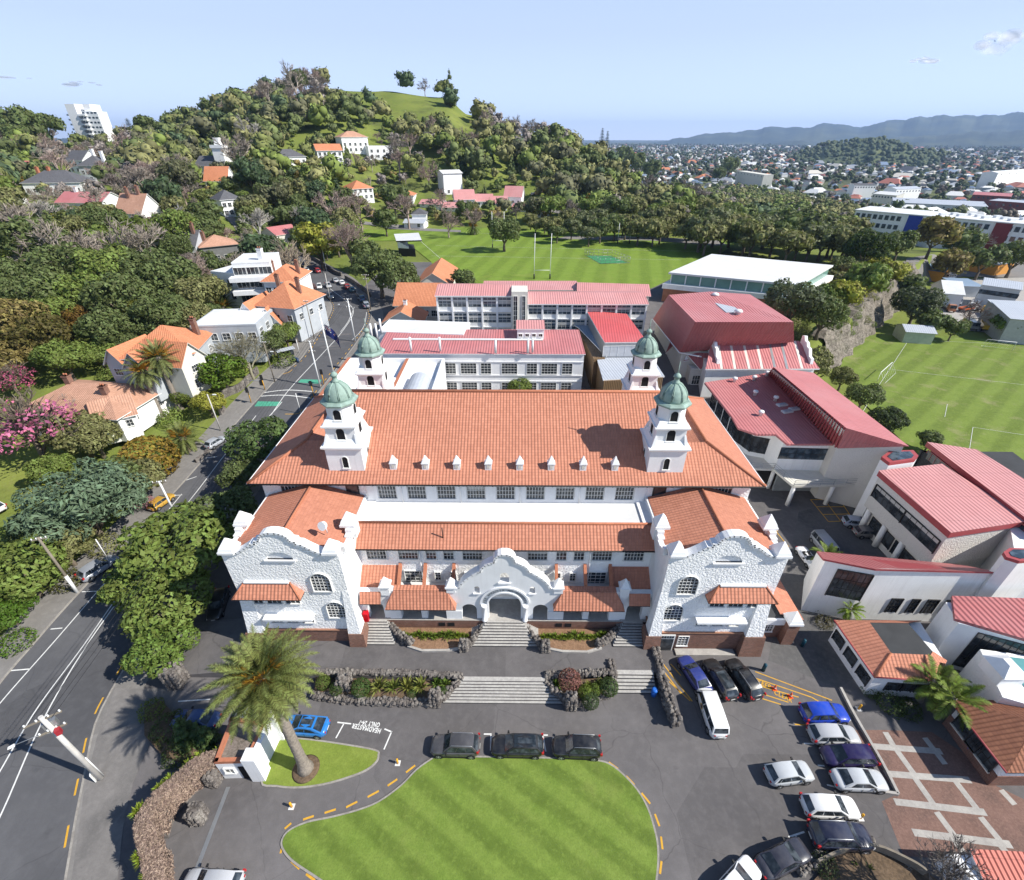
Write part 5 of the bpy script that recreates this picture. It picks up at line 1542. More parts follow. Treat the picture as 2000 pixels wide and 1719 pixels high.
q = [P(1960,1078,Zt),P(1972,1070,Zt),P(2040,1072,Zt),P(2050,1090,Zt),P(1992,1096,Zt),P(1966,1088,Zt)]
w = MB();w.prism([(p.x,p.y)for p in q],-.1,Zt-.4,WHITE)
p0 = P(1901,1178,0);p1 = P(1934,1194,0);w.prism([(p0.x,p0.y),(p1.x,p1.y),(p1.x+12,p1.y),(p1.x+12,p1.y+4),(p0.x+3,p0.y+4)],-.1,9.3,WHITE);child(w,"wall",tu)
r = MB();r.prism([(p.x,p.y)for p in q],Zt-.4,Zt,REDTRIM);cq = sum(q,Vector())/6;r.prism([(p.x,p.y)for p in[cq+(p-cq)*.7 for p in q]],Zt,Zt+.06,GLASSB);child(r,"skylight",tu)
t = bld("art_block",(60,30,0),"white block with a dark red roof and a tall dark glazed wall","school block")
a, b = P(1864,1210,7.0), P(2030,1250,7.0)
w = MB();w.prism([(a.x+.3,a.y-.3),(b.x,b.y-.4),(b.x+3,b.y+4),(a.x+1.0,a.y+2.4)],-.1,6.8,SMOOTHW);child(w,"wall",t)
r = MB();r.prism([(a.x,a.y),(b.x,b.y-.7),(b.x+6,b.y+5),(a.x+2,a.y+3)],6.8,7.15,REDD);child(r,"roof",t)
facade(t,(a.x+.3,a.y-.3),(b.x,b.y-.4),.6,1,5.4,5.6,9,3,t0=.36,t1=1.0,frame=FRAMED,reveal=.1,sill=False)
t = bld("tiled_pavilion",(38,27,0),"low white building with terracotta tiled edges round a dark flat roof","school building")
Z = 4.2
o = [P(1708,1323,3.4),P(1832,1331,3.4),P(1850,1290,3.4),P(1800,1212,3.4),P(1629,1211,3.4)]
i_ = [P(1741,1276,4.6),P(1818,1279,4.6),P(1822,1272,4.6),P(1774,1217,4.6),P(1699,1216,4.6)]
r = MB()
roofslab(r,[o[0],o[1],i_[1],i_[0]],TERRA,.12);roofslab(r,[o[4],o[0],i_[0],i_[4]],TERRA,.12)
roofslab(r,[o[3],o[4],i_[4],i_[3]],TERRA,.12);roofslab(r,[o[1],o[2],i_[2],i_[1]],TERRA,.12)
r.tube([o[0],i_[0]],.12,TERRAD,5);r.tube([o[0],o[1]],.08,REDTRIM,5);r.tube([o[4],o[0]],.08,REDTRIM,5)
child(r,"tiled_roof",t)
r = MB();r.prism([(p.x,p.y)for p in i_],4.4,4.55,DARKROOF);child(r,"flat_roof",t)
co = sum(o,Vector())/5
w = MB();wl = [co+(p-co)*.93 for p in o];w.prism([(p.x,p.y)for p in wl],-.1,3.4,SMOOTHW);child(w,"wall",t)
facade(t,wl[0],wl[1],1.0,3,1.6,1.3,3,2,frame=FRAMED,t0=.3,sill=False);facade(t,wl[4],wl[0],.9,3,1.5,1.5,2,2,frame=FRAMED,sill=False)
t = bld("brick_cottage",(46,18,0),"brick and roughcast building with brown hipped tiles beside the paved courtyard","school building")
a, b = P(1877,1376,3.6), P(1972,1496,3.6)
ex = (b-a).normalized();ey = Vector((-ex.y,ex.x,0));L = (b-a).length
W = lambda x, y, z:a+ex*x+ey*y+Vector((0,0,z-3.6))
r = MB();roofslab(r,[W(-.5,-.6,3.5),W(L+.5,-.6,3.5),W(L-3,4,5.4),W(2.5,4,5.4)],BROWN,.14)
roofslab(r,[W(L+.5,-.6,3.5),W(L+.5,9,3.5),W(L-3,4,5.4)],BROWN,.14);roofslab(r,[W(-.5,9,3.5),W(-.5,-.6,3.5),W(2.5,4,5.4)],BROWN,.14)
roofslab(r,[W(L+.5,9,3.5),W(-.5,9,3.5),W(2.5,4,5.4),W(L-3,4,5.4)],BROWN,.14)
r.tube([W(-.5,-.62,3.46),W(L+.5,-.62,3.46)],.09,REDTRIM,5);child(r,"roof",t)
w = MB();w.prism([W(x,y,0).xy for x,y in((0,0),(L,0),(L,8.5),(0,8.5))],1.7,3.5,ROUGHW);w.prism([W(x,y,0).xy for x,y in((-.06,-.06),(L+.06,-.06),(L+.06,8.6),(-.06,8.6))],-.1,1.7,BRICK);child(w,"wall",t)
facade(t,W(0,-.06,0),W(L,-.06,0),1.2,2,2.6,1.7,4,2,t0=.2,t1=.8,frame=FRAMED,sill=True)
t = bld("mission_gable_house",(54,22,0),"white roughcast building with a curved parapet beside the two nikau palms","school building")
w = MB();a = P(1935,1330,5.0)
w.prism([(a.x,a.y-1.5),(a.x+9,a.y-5),(a.x+12,a.y+2),(a.x+2,a.y+3.6)],-.1,4.8,ROUGHW)
w.box(a.x+.3,a.x+2.6,a.y-.4,a.y+1.8,4.8,6.2,SMOOTHW);w.taper(a.x+1.45,a.y+.7,6.2,7.0,1.3,.4,SMOOTHW);child(w,"wall",t)
r = MB();r.prism([(a.x+3,a.y-2),(a.x+9,a.y-4.6),(a.x+11.5,a.y+1.6),(a.x+3,a.y+2.8)],4.8,4.95,plain("teal_roof",(.10,.30,.32),.6));child(r,"roof",t)
t = bld("corner_hut",(36,8.5,0),"small white hut with a ribbed red-tiled roof in the bottom right corner","hut")
a = P(1893,1658,3.2);b = P(2080,1668,3.2)
REDSTRIPE = ribs("ribbed_red_roof",(.47,.12,.085),pu=.42,strength=1.0)
r = MB();roofslab(r,[P(1940,1760,2.6),P(2140,1780,2.6),b,a],REDSTRIPE,.14,SMOOTHW);child(r,"roof",t)
w = MB();w.prism([(a.x-1.4,a.y-.1),(a.x+.2,a.y-.2),(b.x,b.y-.3),(b.x,b.y-4),(a.x-.3,a.y-4)],-.1,2.6,SMOOTHW);child(w,"wall",t)
wchild(t,(a.x-.4,a.y-2.0,.9),R(-105),.6,1.1,2,2,frame=FRAMED)
# ---- white-roofed sports pavilion and grandstand
t = bld("sports_pavilion",(96,190,8),"large flat pale-roofed sports pavilion with green glazing beyond the gymnasium","pavilion")
Z = 16.5
c = [P(1306,532,Z),P(1562,556,Z),P(1628,518,Z),P(1390,496,Z)]
r = MB();r.prism([(p.x,p.y)for p in c],Z-.5,Z,WHITEROOF);child(r,"roof",t)
cc = sum(c,Vector())/4;i_ = [cc+(p-cc)*.96 for p in c]
w = MB();w.prism([(p.x,p.y)for p in i_],Z-3.2,Z-.5,plain("green_glazing",(.16,.30,.26),.25,.2,.3,.5))
o_ = [cc+(p-cc)*1.05 for p in c]
w.prism([(p.x,p.y)for p in o_],Z-4.6,Z-3.2,WHITE);w.prism([(p.x,p.y)for p in[cc+(p-cc)*1.03 for p in c]],4,Z-4.6,plain("pavilion_brick",(.33,.15,.09),.85,.2,1));child(w,"wall",t)
f = MB()
for k in range(9):
 p = i_[0].lerp(i_[1],k/8);f.box(p.x-.12,p.x+.12,p.y-.25,p.y+.05,Z-3.2,Z-.4,SMOOTHW)
child(f,"glazing_bar",t)
house("small red-roofed clubroom beside the pale sports pavilion",P(1606,545,11).xy,P(1650,540,11).xy,12,10.5,5,'gable',1.5,False,.5,SMOOTHW,RED,(('F',8,3,1.6,1.4,2,2),),cat="clubroom",name="clubroom")
t = bld("grandstand",G(795,498),"small grandstand with a tilted white roof at the rugby field corner","grandstand")
p = G(797,500)
r = MB();roofslab(r,[(p.x-4.5,p.y+1,p.z+5.8),(p.x+7,p.y-3,p.z+6.8),(p.x+3.5,p.y+10,p.z+7.6),(p.x-8,p.y+13,p.z+6.6)],WHITEROOF,.5,FRAMED);child(r,"roof",t)
w = MB();w.prism([(p.x-4,p.y+1),(p.x+3.5,p.y-1),(p.x+1,p.y+9),(p.x-6.5,p.y+12)],p.z-.5,p.z+3,FRAMED)
for k in range(4):w.prism([(p.x-4+k*1.2,p.y+1-k*.4),(p.x-2.8+k*1.2,p.y+.6-k*.4),(p.x-5.3+k*1.2,p.y+10),(p.x-6.5+k*1.2,p.y+11)],p.z+3,p.z+5.6-k*.6,WHITE)
child(w,"seating",t)
# ---- houses along the street on the left
Wd = dict(reveal=.1)
def hp(px,py,z):return P(px,py,z).xy
def lvl(px,py,h):
 g = G(px,py);return g.z+h
house("salmon-tiled bungalow with brick chimneys half hidden by the pink blossom tree",hp(30,800,8.0),hp(225,812,8.0),13,7.6,2.5,'hip',3.2,over=.8,wall=WHITE,roofm=TERRA_OLD,wins=(('F',4.6,4,1.6,1.5,3,2),('R',5.0,2,1.4,1.3,3,2)),chim=((.3,.5,4.6,.5),(.75,.35,3.9,.5)))
house("white gabled bay of the salmon-tiled bungalow facing the palms",hp(185,818,8.0),hp(258,800,8.0),9,7.4,2.5,'gable',2.2,True,.6,WHITE,TERRA_OLD,(('R',5.0,2,1.4,1.3,3,2),('F',5.0,2,1.4,1.3,3,2)))
zA = 14.0
house("grey two-storey house with a big orange tiled roof behind the tall street palms",hp(238,700,zA),hp(375,690,zA),12,zA,6,'hip',4.2,over=.6,wall=GREYW,roofm=ORANGE,wins=(('F',11,4,1.4,1.4,3,2,Wd),('F',8,3,1.4,1.4,3,2,Wd),('R',11,2,1.3,1.3,3,2,Wd)),chim=((.9,.7,4.5,.45),))
house("grey gabled front bay of the orange-roofed house, its left one",hp(206,704,zA-.5),hp(240,707,zA-.5),8,zA-.6,6,'gable',2.6,False,.5,GREYW,ORANGE,(('F',10.6,1,1.8,1.3,3,2,Wd),))
house("grey gabled front bay of the orange-roofed house, its middle one",hp(243,712,zA-.5),hp(285,716,zA-.5),8,zA-.6,6,'gable',2.8,False,.5,GREYW,ORANGE,(('F',10.6,1,1.8,1.3,3,2,Wd),))
house("cream gable end of the orange-roofed house facing the street",hp(352,712,zA-.8),hp(396,690,zA-.8),9,zA-.8,6,'gable',3.4,False,.5,CREAM,ORANGE,(('F',10.6,1,1.6,1.3,3,2,Wd),('F',7.4,1,2.6,1.8,4,2,Wd)))
house("white flat-roofed house beyond the orange-roofed one",hp(372,640,15.5),hp(500,636,15.5),12,15.5,7,'flat',wall=GREYW,roofm=WHITEROOF,wins=(('F',12.5,5,1.6,1.5,2,2,Wd),('R',12.8,3,1.8,1.6,3,2,Wd)))
house("orange-roofed villa with dormer windows on the bend",hp(500,590,17),hp(572,596,17),12,16.2,8,'hip',4.6,over=.6,wall=GREYW,roofm=ORANGE,wins=(('F',13,3,1.3,1.4,2,2,Wd),('R',13,3,1.3,1.4,2,2,Wd),('F',9.8,3,1.5,1.5,2,2,Wd)),chim=((.25,.5,6,.4),(.8,.5,5.6,.4)))
house("orange steep-gabled house with white gable ends left of the dormered villa",hp(462,616,14.5),hp(505,617,14.5),10,14.0,8,'gable',3.6,False,.5,SMOOTHW,ORANGE,(('F',11,2,1.3,1.4,2,2,Wd),))
house("orange gabled cottage with white front wall below the dormered villa",hp(503,628,13.5),hp(546,626,13.5),10,13.0,8,'gable',3.6,False,.5,SMOOTHW,ORANGE,(('F',10,2,1.3,1.4,2,2,Wd),))
house("orange hipped villa behind the dormered one, next to white apartments",hp(512,545,19),hp(574,545,19),11,18.4,8,'hip',3.0,over=.6,wall=WHITE,roofm=ORANGE,wins=(('F',15.4,4,1.4,1.4,2,2,Wd),('F',12,4,1.4,1.4,2,2,Wd)),chim=((.1,.5,4,.4),(.9,.5,4,.4)))
t, W, L, D = house("white modern flats with stepped balconies above the street",hp(452,515,22.5),hp(526,512,22.5),12,22.4,9,'flat',wall=SMOOTHW,roofm=WHITEROOF,wins=(('F',19.6,3,3.2,1.8,3,1,Wd),('F',16.2,3,3.2,1.8,3,1,Wd),('F',12.6,3,3.0,1.8,3,1,Wd)),cat="flats",name="apartment_house",chim=((.75,.2,3.2,.6),),chm=SMOOTHW)
bm_ = MB()
for z in(18.2,14.8):bm_.prism([W(x,y,0)[:2]for x,y in((-1,-2.4),(L+.5,-2.4),(L+.5,.1),(-1,.1))],z,z+1.15,SMOOTHW)
child(bm_,"balcony",t)
house("white lower flats adjoining the balconied flats",hp(412,532,19.5),hp(455,536,19.5),12,19.5,9,'flat',wall=SMOOTHW,roofm=WHITEROOF,wins=(('F',16.4,2,1.5,1.6,1,1,Wd),('F',12.8,2,1.5,1.6,1,1,Wd)),cat="flats",name="apartment_house")
def mans(label,pa,pb,h_,D,roof,rh,wall,roofm,rows,n,**k):
 a, b = G(*pa), G(*pb);zg = min(a.z,b.z)-2
 wn_ = [('F',max(a.z,b.z)+.8+3.2*j,n,1.5,1.7,2,2,Wd)for j in range(rows)]
 return house(label,a.xy,b.xy,D,max(a.z,b.z)+h_,zg,roof,rh,True,.6,wall,roofm,wn_,**k)
DGW = plain("dark_grey_wall",(.16,.16,.16),.7)
BRC = dict(chm=BRICK);WHC = dict(chm=SMOOTHW);TEC = dict(chm=TERRAD)
mans("dark grey house with a brown hipped roof behind the white flats",(402,516),(474,513),5.6,12,'hip',3.0,DGW,TERRA_OLD,1,4,chim=((.2,.5,4.2,.5),))
mans("grey shingled gable house with a tall brick chimney beside the brown-roofed house",(345,508),(392,514),5.2,10,'gable',4.0,GREYW,SLATE,1,3,chim=((.85,.4,6.5,.5),))
mans("small white house with an orange roof beside bare trees",(324,488),(350,490),4,7,'gable',2.5,SMOOTHW,ORANGE,1,1)
mans("tall terracotta-roofed villa with slim chimneys among the trees",(240,448),(290,456),6.5,11,'gable',6.0,WHITE,TERRA_OLD,2,4,chim=((.35,.4,8.0,.5),(.7,.5,8.5,.5)))
mans("white lower wing of the tall terracotta-roofed villa",(288,474),(326,482),5,9,'gable',3.4,SMOOTHW,TERRA_OLD,1,3)
mans("long crimson-roofed villa with white chimneys on the left slope",(118,414),(206,420),4.0,13,'gable',3.4,SMOOTHW,RED,1,6,chim=((.25,.5,5,.6),(.75,.4,5,.6)),**WHC)
mans("long grey-roofed weatherboard villa on the far left slope",(52,380),(165,382),5.0,16,'hip',5.0,SMOOTHW,SLATE,1,8,chim=((.2,.5,6.5,.6),(.4,.5,6.5,.6)),**TEC)
mans("slate-roofed villa with twin tall chimneys on the left slope",(165,356),(212,356),8,14,'hip',5.0,GREYW,SLATE,2,4,chim=((.5,.5,8,.7),(.85,.5,7,.7)),**WHC)
mans("white gabled house above the slate-roofed villa",(140,338),(172,342),7,12,'gable',4.5,SMOOTHW,SLATE,2,3)
mans("small white cottage with orange roof at the far left edge",(-25,400),(10,402),4,10,'gable',3.5,SMOOTHW,ORANGE,1,3)
mans("dark red roof glimpsed between trees on the far left",(35,346),(82,344),4,12,'gable',3.5,CREAM,REDD,1,3)
t, W, L, D = mans("grey-roofed mansion with a square white lookout tower",(388,346),(440,346),6,14,'gable',4.5,SMOOTHW,SLATE,2,4)
tw = MB();p = W(L*.85,D*.4,0);z0_ = t.location.z;tw.box(p[0]-3,p[0]+3,p[1]-3,p[1]+3,z0_,z0_+17,WHITE);tw.box(p[0]-3.5,p[0]+3.5,p[1]-3.5,p[1]+3.5,z0_+16.4,z0_+18,SMOOTHW);tw.box(p[0]-1.5,p[0]+1.5,p[1]-1.5,p[1]+1.5,z0_+18,z0_+21.5,WHITE);child(tw,"tower",t)
mans("white house with a steep orange double gable below the lookout mansion",(404,368),(448,370),4,11,'gable',6.0,SMOOTHW,ORANGE,1,4)
mans("brown hip-roofed white house down the slope from the lookout mansion",(440,424),(480,422),7,11,'hip',3.6,SMOOTHW,SLATE,2,4)
mans("white two-storey mansion with an orange tiled roof on the hill slope",(623,318),(672,322),7,12,'gable',3.4,SMOOTHW,ORANGE,2,5)
mans("cream mansion with red-brown hipped roofs, highest on the hill slope",(671,298),(722,302),9,14,'hip',3.6,WHITE,TERRA_OLD,2,5)
mans("white flat-roofed modern house with wide balconies on the hill slope",(722,312),(770,310),7.5,12,'flat',0,SMOOTHW,WHITEROOF,2,4)
mans("grey-roofed villa half hidden in trees left of the orange mansion",(545,322),(600,322),4,12,'hip',4,SMOOTHW,SLATE,1,5)
mans("tall white-wrapped house above the row of red gables",(868,380),(904,382),12,12,'gable',1.5,SMOOTHW,WHITEROOF,1,2)
mans("orange hipped house among bare trees at the hill foot",(692,392),(732,396),6,14,'hip',4,SMOOTHW,ORANGE,2,4)
mans("low orange house to the left of the red gables",(764,396),(808,398),4,12,'hip',3,WHITE,ORANGE,1,4)
mans("white cottage with a grey roof at the corner of the field",(806,438),(834,438),5,11,'hip',2.6,SMOOTHW,SLATE,1,3)
mans("white shed beside the grey-roofed cottage",(790,446),(828,447),3,8,'gable',1.4,SMOOTHW,GREYROOF,1,2)
for pa, pb, h_, nm in(((890,405),(928,408),7.5,"largest of the pink-red gabled houses at the hill foot"),((930,404),(962,408),5.5,"second pink-red gabled house at the hill foot, right of the largest"),((958,408),(990,411),5.5,"third pink-red gabled house at the hill foot, with a white gable"),((985,400),(1018,402),8.5,"pink-red gabled house nearest the hill road"),((865,412),(905,416),3.5,"low pink-red roof in front of the largest gabled house"),((820,404),(862,410),3,"low pink-red roof at the left end of the gabled row"),((1000,412),(1030,414),3,"white cottage with a pink-red roof at the road bend")):
 a, b = G(*pa), G(*pb);mans(nm,pa,pb,h_*.62,11,'gable',h_*.62,SMOOTHW,PINK,1,3,group=None)
house("low white hall with a red tin roof behind the yellow-green tree",G(545,480).xy,G(592,482).xy,12,G(570,480).z+5,None,'gable',2.5,True,.4,CREAM,RED,(('F',G(570,480).z+1.5,3,1.4,1.6,2,2,Wd),))
mans("orange cottage roof showing below the slope trees at the field corner",(1048,424),(1066,426),3.5,9,'gable',2.6,WHITE,ORANGE,1,2)
mans("orange-roofed white house on the spur in front of the town",(1305,345),(1326,347),7,10,'hip',3.5,SMOOTHW,ORANGE,2,3)
t = bld("apartment_tower",(-420,470,36),"tall white apartment tower with stacked balconies on the left skyline","apartment tower")
w = MB();a = V(125,203,470);b = V(180,203,470);zt = a.z;wd = (b.x-a.x)
w.box(a.x,a.x+wd*.34,470,481,25,zt,SMOOTHW);w.box(a.x+wd*.5,a.x+wd*1.06,470,481,25,zt-5,SMOOTHW);w.box(a.x+wd*.34,a.x+wd*.5,474,486,25,zt-8,GREYW);w.box(a.x+wd*.5,a.x+wd*.75,474,486,zt-5,zt,SMOOTHW);child(w,"wall",t)
bl = MB()
for k in range(11):
 z = zt-8-k*3.3
 bl.box(a.x-2.4,a.x,471,486,z,z+1.2,GREYW);bl.box(a.x+wd*.36,a.x+wd*.5,469,474,z,z+1.2,SMOOTHW);bl.box(a.x+wd*.52,a.x+wd*.66,468,470,z,z+1.2,SMOOTHW)
 for q in(.56,.72,.86,.98):bl.box(a.x+wd*q-.9,a.x+wd*q+.9,469.9,470,z+1.4,z+2.6,GLASSB)
child(bl,"balcony",t)
tp_ = G(1340,300);
mo = MB();p = G(624,168);mo.taper(p.x,p.y,p.z-1,p.z+2.5,1.2,.9,WHITE);mo.taper(p.x,p.y,p.z+2.5,p.z+8,.5,.3,WHITE);tag(mo.build("summit_marker"),"slim white survey marker on the hill summit","monument")
# ---- right distance: white office block, works buildings
t = bld("office_block",(290,310,-8),"long white office block with rows of dark windows and blue and brown panels","office block")
pl_ = [(1667,455,1838,1),(1858,455,1990,2)]
A, B = P(1672,411,14), P(2080,446,14)
d = B-A;rz = math.atan2(d.y,d.x);L = d.length;ex = d.normalized();ey = Vector((-ex.y,ex.x,0))
w = MB();w.prism([(A+ex*x+ey*y).xy for x,y in((0,0),(L,0),(L,26),(0,26))],-10,14,SMOOTHW);child(w,"wall",t)
r = MB();r.prism([(A+ex*x+ey*y).xy for x,y in((-.6,-.6),(L,-.6),(L,26),(-.6,26))],14,14.5,WHITEROOF)
for k in range(14):p = A+ex*(L*(.45+.04*k))+ey*(6+(k*37)%14);r.box(p.x-1.5,p.x+1.5,p.y-1,p.y+1,14.5,15.6,STEELW)
child(r,"roof",t)
for x, m in((.30,plain("blue_panel",(.02,.05,.33),.5)),(.72,plain("maroon_panel",(.20,.035,.04),.5))):
 pn = MB();pn.prism([(A+ex*q+ey*y).xy for q,y in((L*x,-.35),(L*x+6.5,-.35),(L*x+6.5,.2),(L*x,.2))],-6,14.2,m)
 child(pn,"coloured_panel",t)
for j, (z,hh)in enumerate(((10.4,2.4),(6.0,2.3),(1.6,2.3))):
 for i in range(30):
  q = (i+.6)/30
  if .28<q<.36 or .70<q<.78:continue
  p = A+ex*(L*q);wchild(t,(p.x,p.y,z),rz,1.9,hh,1,1,frame=GREYW,glass=GLASSB,reveal=.3,sill=False)
def box_far(label,pa,pb,zt,D,wall,roofm,roof='flat',rh=1.5,wins=(),name="works_building",cat="works building",zg=None):
 a, b = P(*pa,zt), P(*pb,zt);return house(label,a.xy,b.xy,D,zt,zg if zg is not None else min(H(*a.xy),H(*b.xy))-1,roof,rh,True,.3,wall,roofm,wins,cat=cat,name=name)
Wf = dict(frame=FRAMED,glass=GLASSB,reveal=.1,sill=False)
box_far("white barrel-roofed works shed beyond the soccer field",(1845,572),(1884,575),5,12,WHITE,WHITEROOF,'gable',3)
box_far("grey two-storey works office with dark windows beyond the soccer field",(1920,556),(1995,566),7.5,10,GREYW,GREYROOF,'skillion',.6,(('F',4.5,5,2.2,1.4,2,1,Wf),))
box_far("long grey metal warehouse at the right edge beyond the yard",(1955,606),(2060,612),7.0,7,plain("grey_cladding",(.36,.37,.38),.6),GREYROOF,'skillion',1.2,(('F',1,2,3,3,1,1,Wf),))
box_far("second grey warehouse nearer the soccer field at the right edge",(1975,622),(2080,632),7,14,plain("pale_cladding",(.44,.44,.43),.6),GREYROOF,'skillion',1.0)
box_far("low blue-roofed open shed between works buildings",(1872,558),(1922,560),4,10,GREYW,BLUEROOF,'skillion',.5)
box_far("blue-grey roofed workshop with an orange end wall",(1762,520),(1845,532),4,12,plain("orange_wall",(.60,.27,.05),.7),BLUEROOF,'gable',1.6)
box_far("orange-walled low building behind the rounded trees",(1870,506),(1950,520),4,12,MATS["orange_wall"],GREYROOF,'flat')
t, W, L, D = box_far("small pale green shed with a two-panel grey roof at the edge of the soccer field",(1771,647),(1829,651),3.4,6.5,plain("pale_green_wall",(.42,.47,.36),.7),GREYROOF,'gable',1.1,name="field_shed",cat="shed")
for i, (pa,pb,zt,D,wl,rm,rf,lb)in enumerate((((1545,402),(1668,408),5,22,CREAM,WHITEROOF,'flat',"low cream warehouse left of the long office block"),((1745,395),(1930,404),8,30,GREYW,GREYROOF,'skillion',"long grey factory roof behind the office block"),((1930,392),(2040,400),12,30,plain("maroon_wall",(.16,.05,.05),.7),GREYROOF,'flat',"maroon-walled factory behind the office block at the right edge"),((1900,380),(1975,384),11,14,MATS["maroon_wall"],RED,'skillion',"maroon three-storey block with a red roof beyond the factories"),((1705,378),(1752,382),10,14,CREAM,WHITEROOF,'skillion',"cream boxy apartment block among the trees"),((1752,370),(1800,368),12,16,SMOOTHW,GREYROOF,'gable',"white stepped terrace of flats right of the boxy apartments"),((1670,362),(1712,362),9,14,SMOOTHW,SLATE,'gable',"white gabled house in the near suburb"),((1548,398),(1600,402),5,12,SMOOTHW,GREYROOF,'gable',"white grey-roofed villa at the edge of the park trees"),((1440,334),(1492,342),16,16,CREAM,CREAM,'flat',"cream four-storey hospital block at the edge of the far suburb"),((1950,338),(2060,330),17,22,WHITE,WHITEROOF,'gable',"stadium stand with a white roof at the right edge of the suburb"))):
 a, b = P(*pa,zt-16), P(*pb,zt-16);g = min(H(*a.xy),H(*b.xy))
 house(lb,a.xy,b.xy,D,zt-16 if zt-16>g+4 else g+6,g-1,rf,2.2,True,.3,wl,rm,(('F',(max(zt-16,g+6))-3.5,8,1.6,1.6,1,1,Wf),),cat="building",name="suburban_building")
# --------- vehicles (front towards +X, origin on the ground)
KIND = {'sedan':(4.75,1.80,1.45,.92,.95,.70,.98,1.15,.30,-.95,-1.75,.32),'coupe':(4.75,1.86,1.42,.92,.92,.68,1.0,1.20,.25,-1.15,-2.1,.35),'hatch':(4.15,1.74,1.48,.92,.94,.70,.98,1.05,.25,-1.45,-1.95,.31),'wagon':(4.75,1.80,1.50,.93,.95,.70,.98,1.15,.35,-1.75,-2.25,.32),'suv':(4.70,1.88,1.74,1.08,1.08,.80,1.12,1.10,.40,-1.75,-2.2,.37),'mpv':(4.75,1.84,1.68,1.02,1.02,.72,1.05,1.45,.60,-1.85,-2.25,.33),'van':(4.90,1.84,1.98,1.12,1.12,.85,1.15,2.05,1.45,-2.15,-2.38,.34),'roadster':(4.05,1.70,1.22,.82,.84,.62,.88,.75,.35,-.2,-.6,.30),}
CAR_MESH = {}
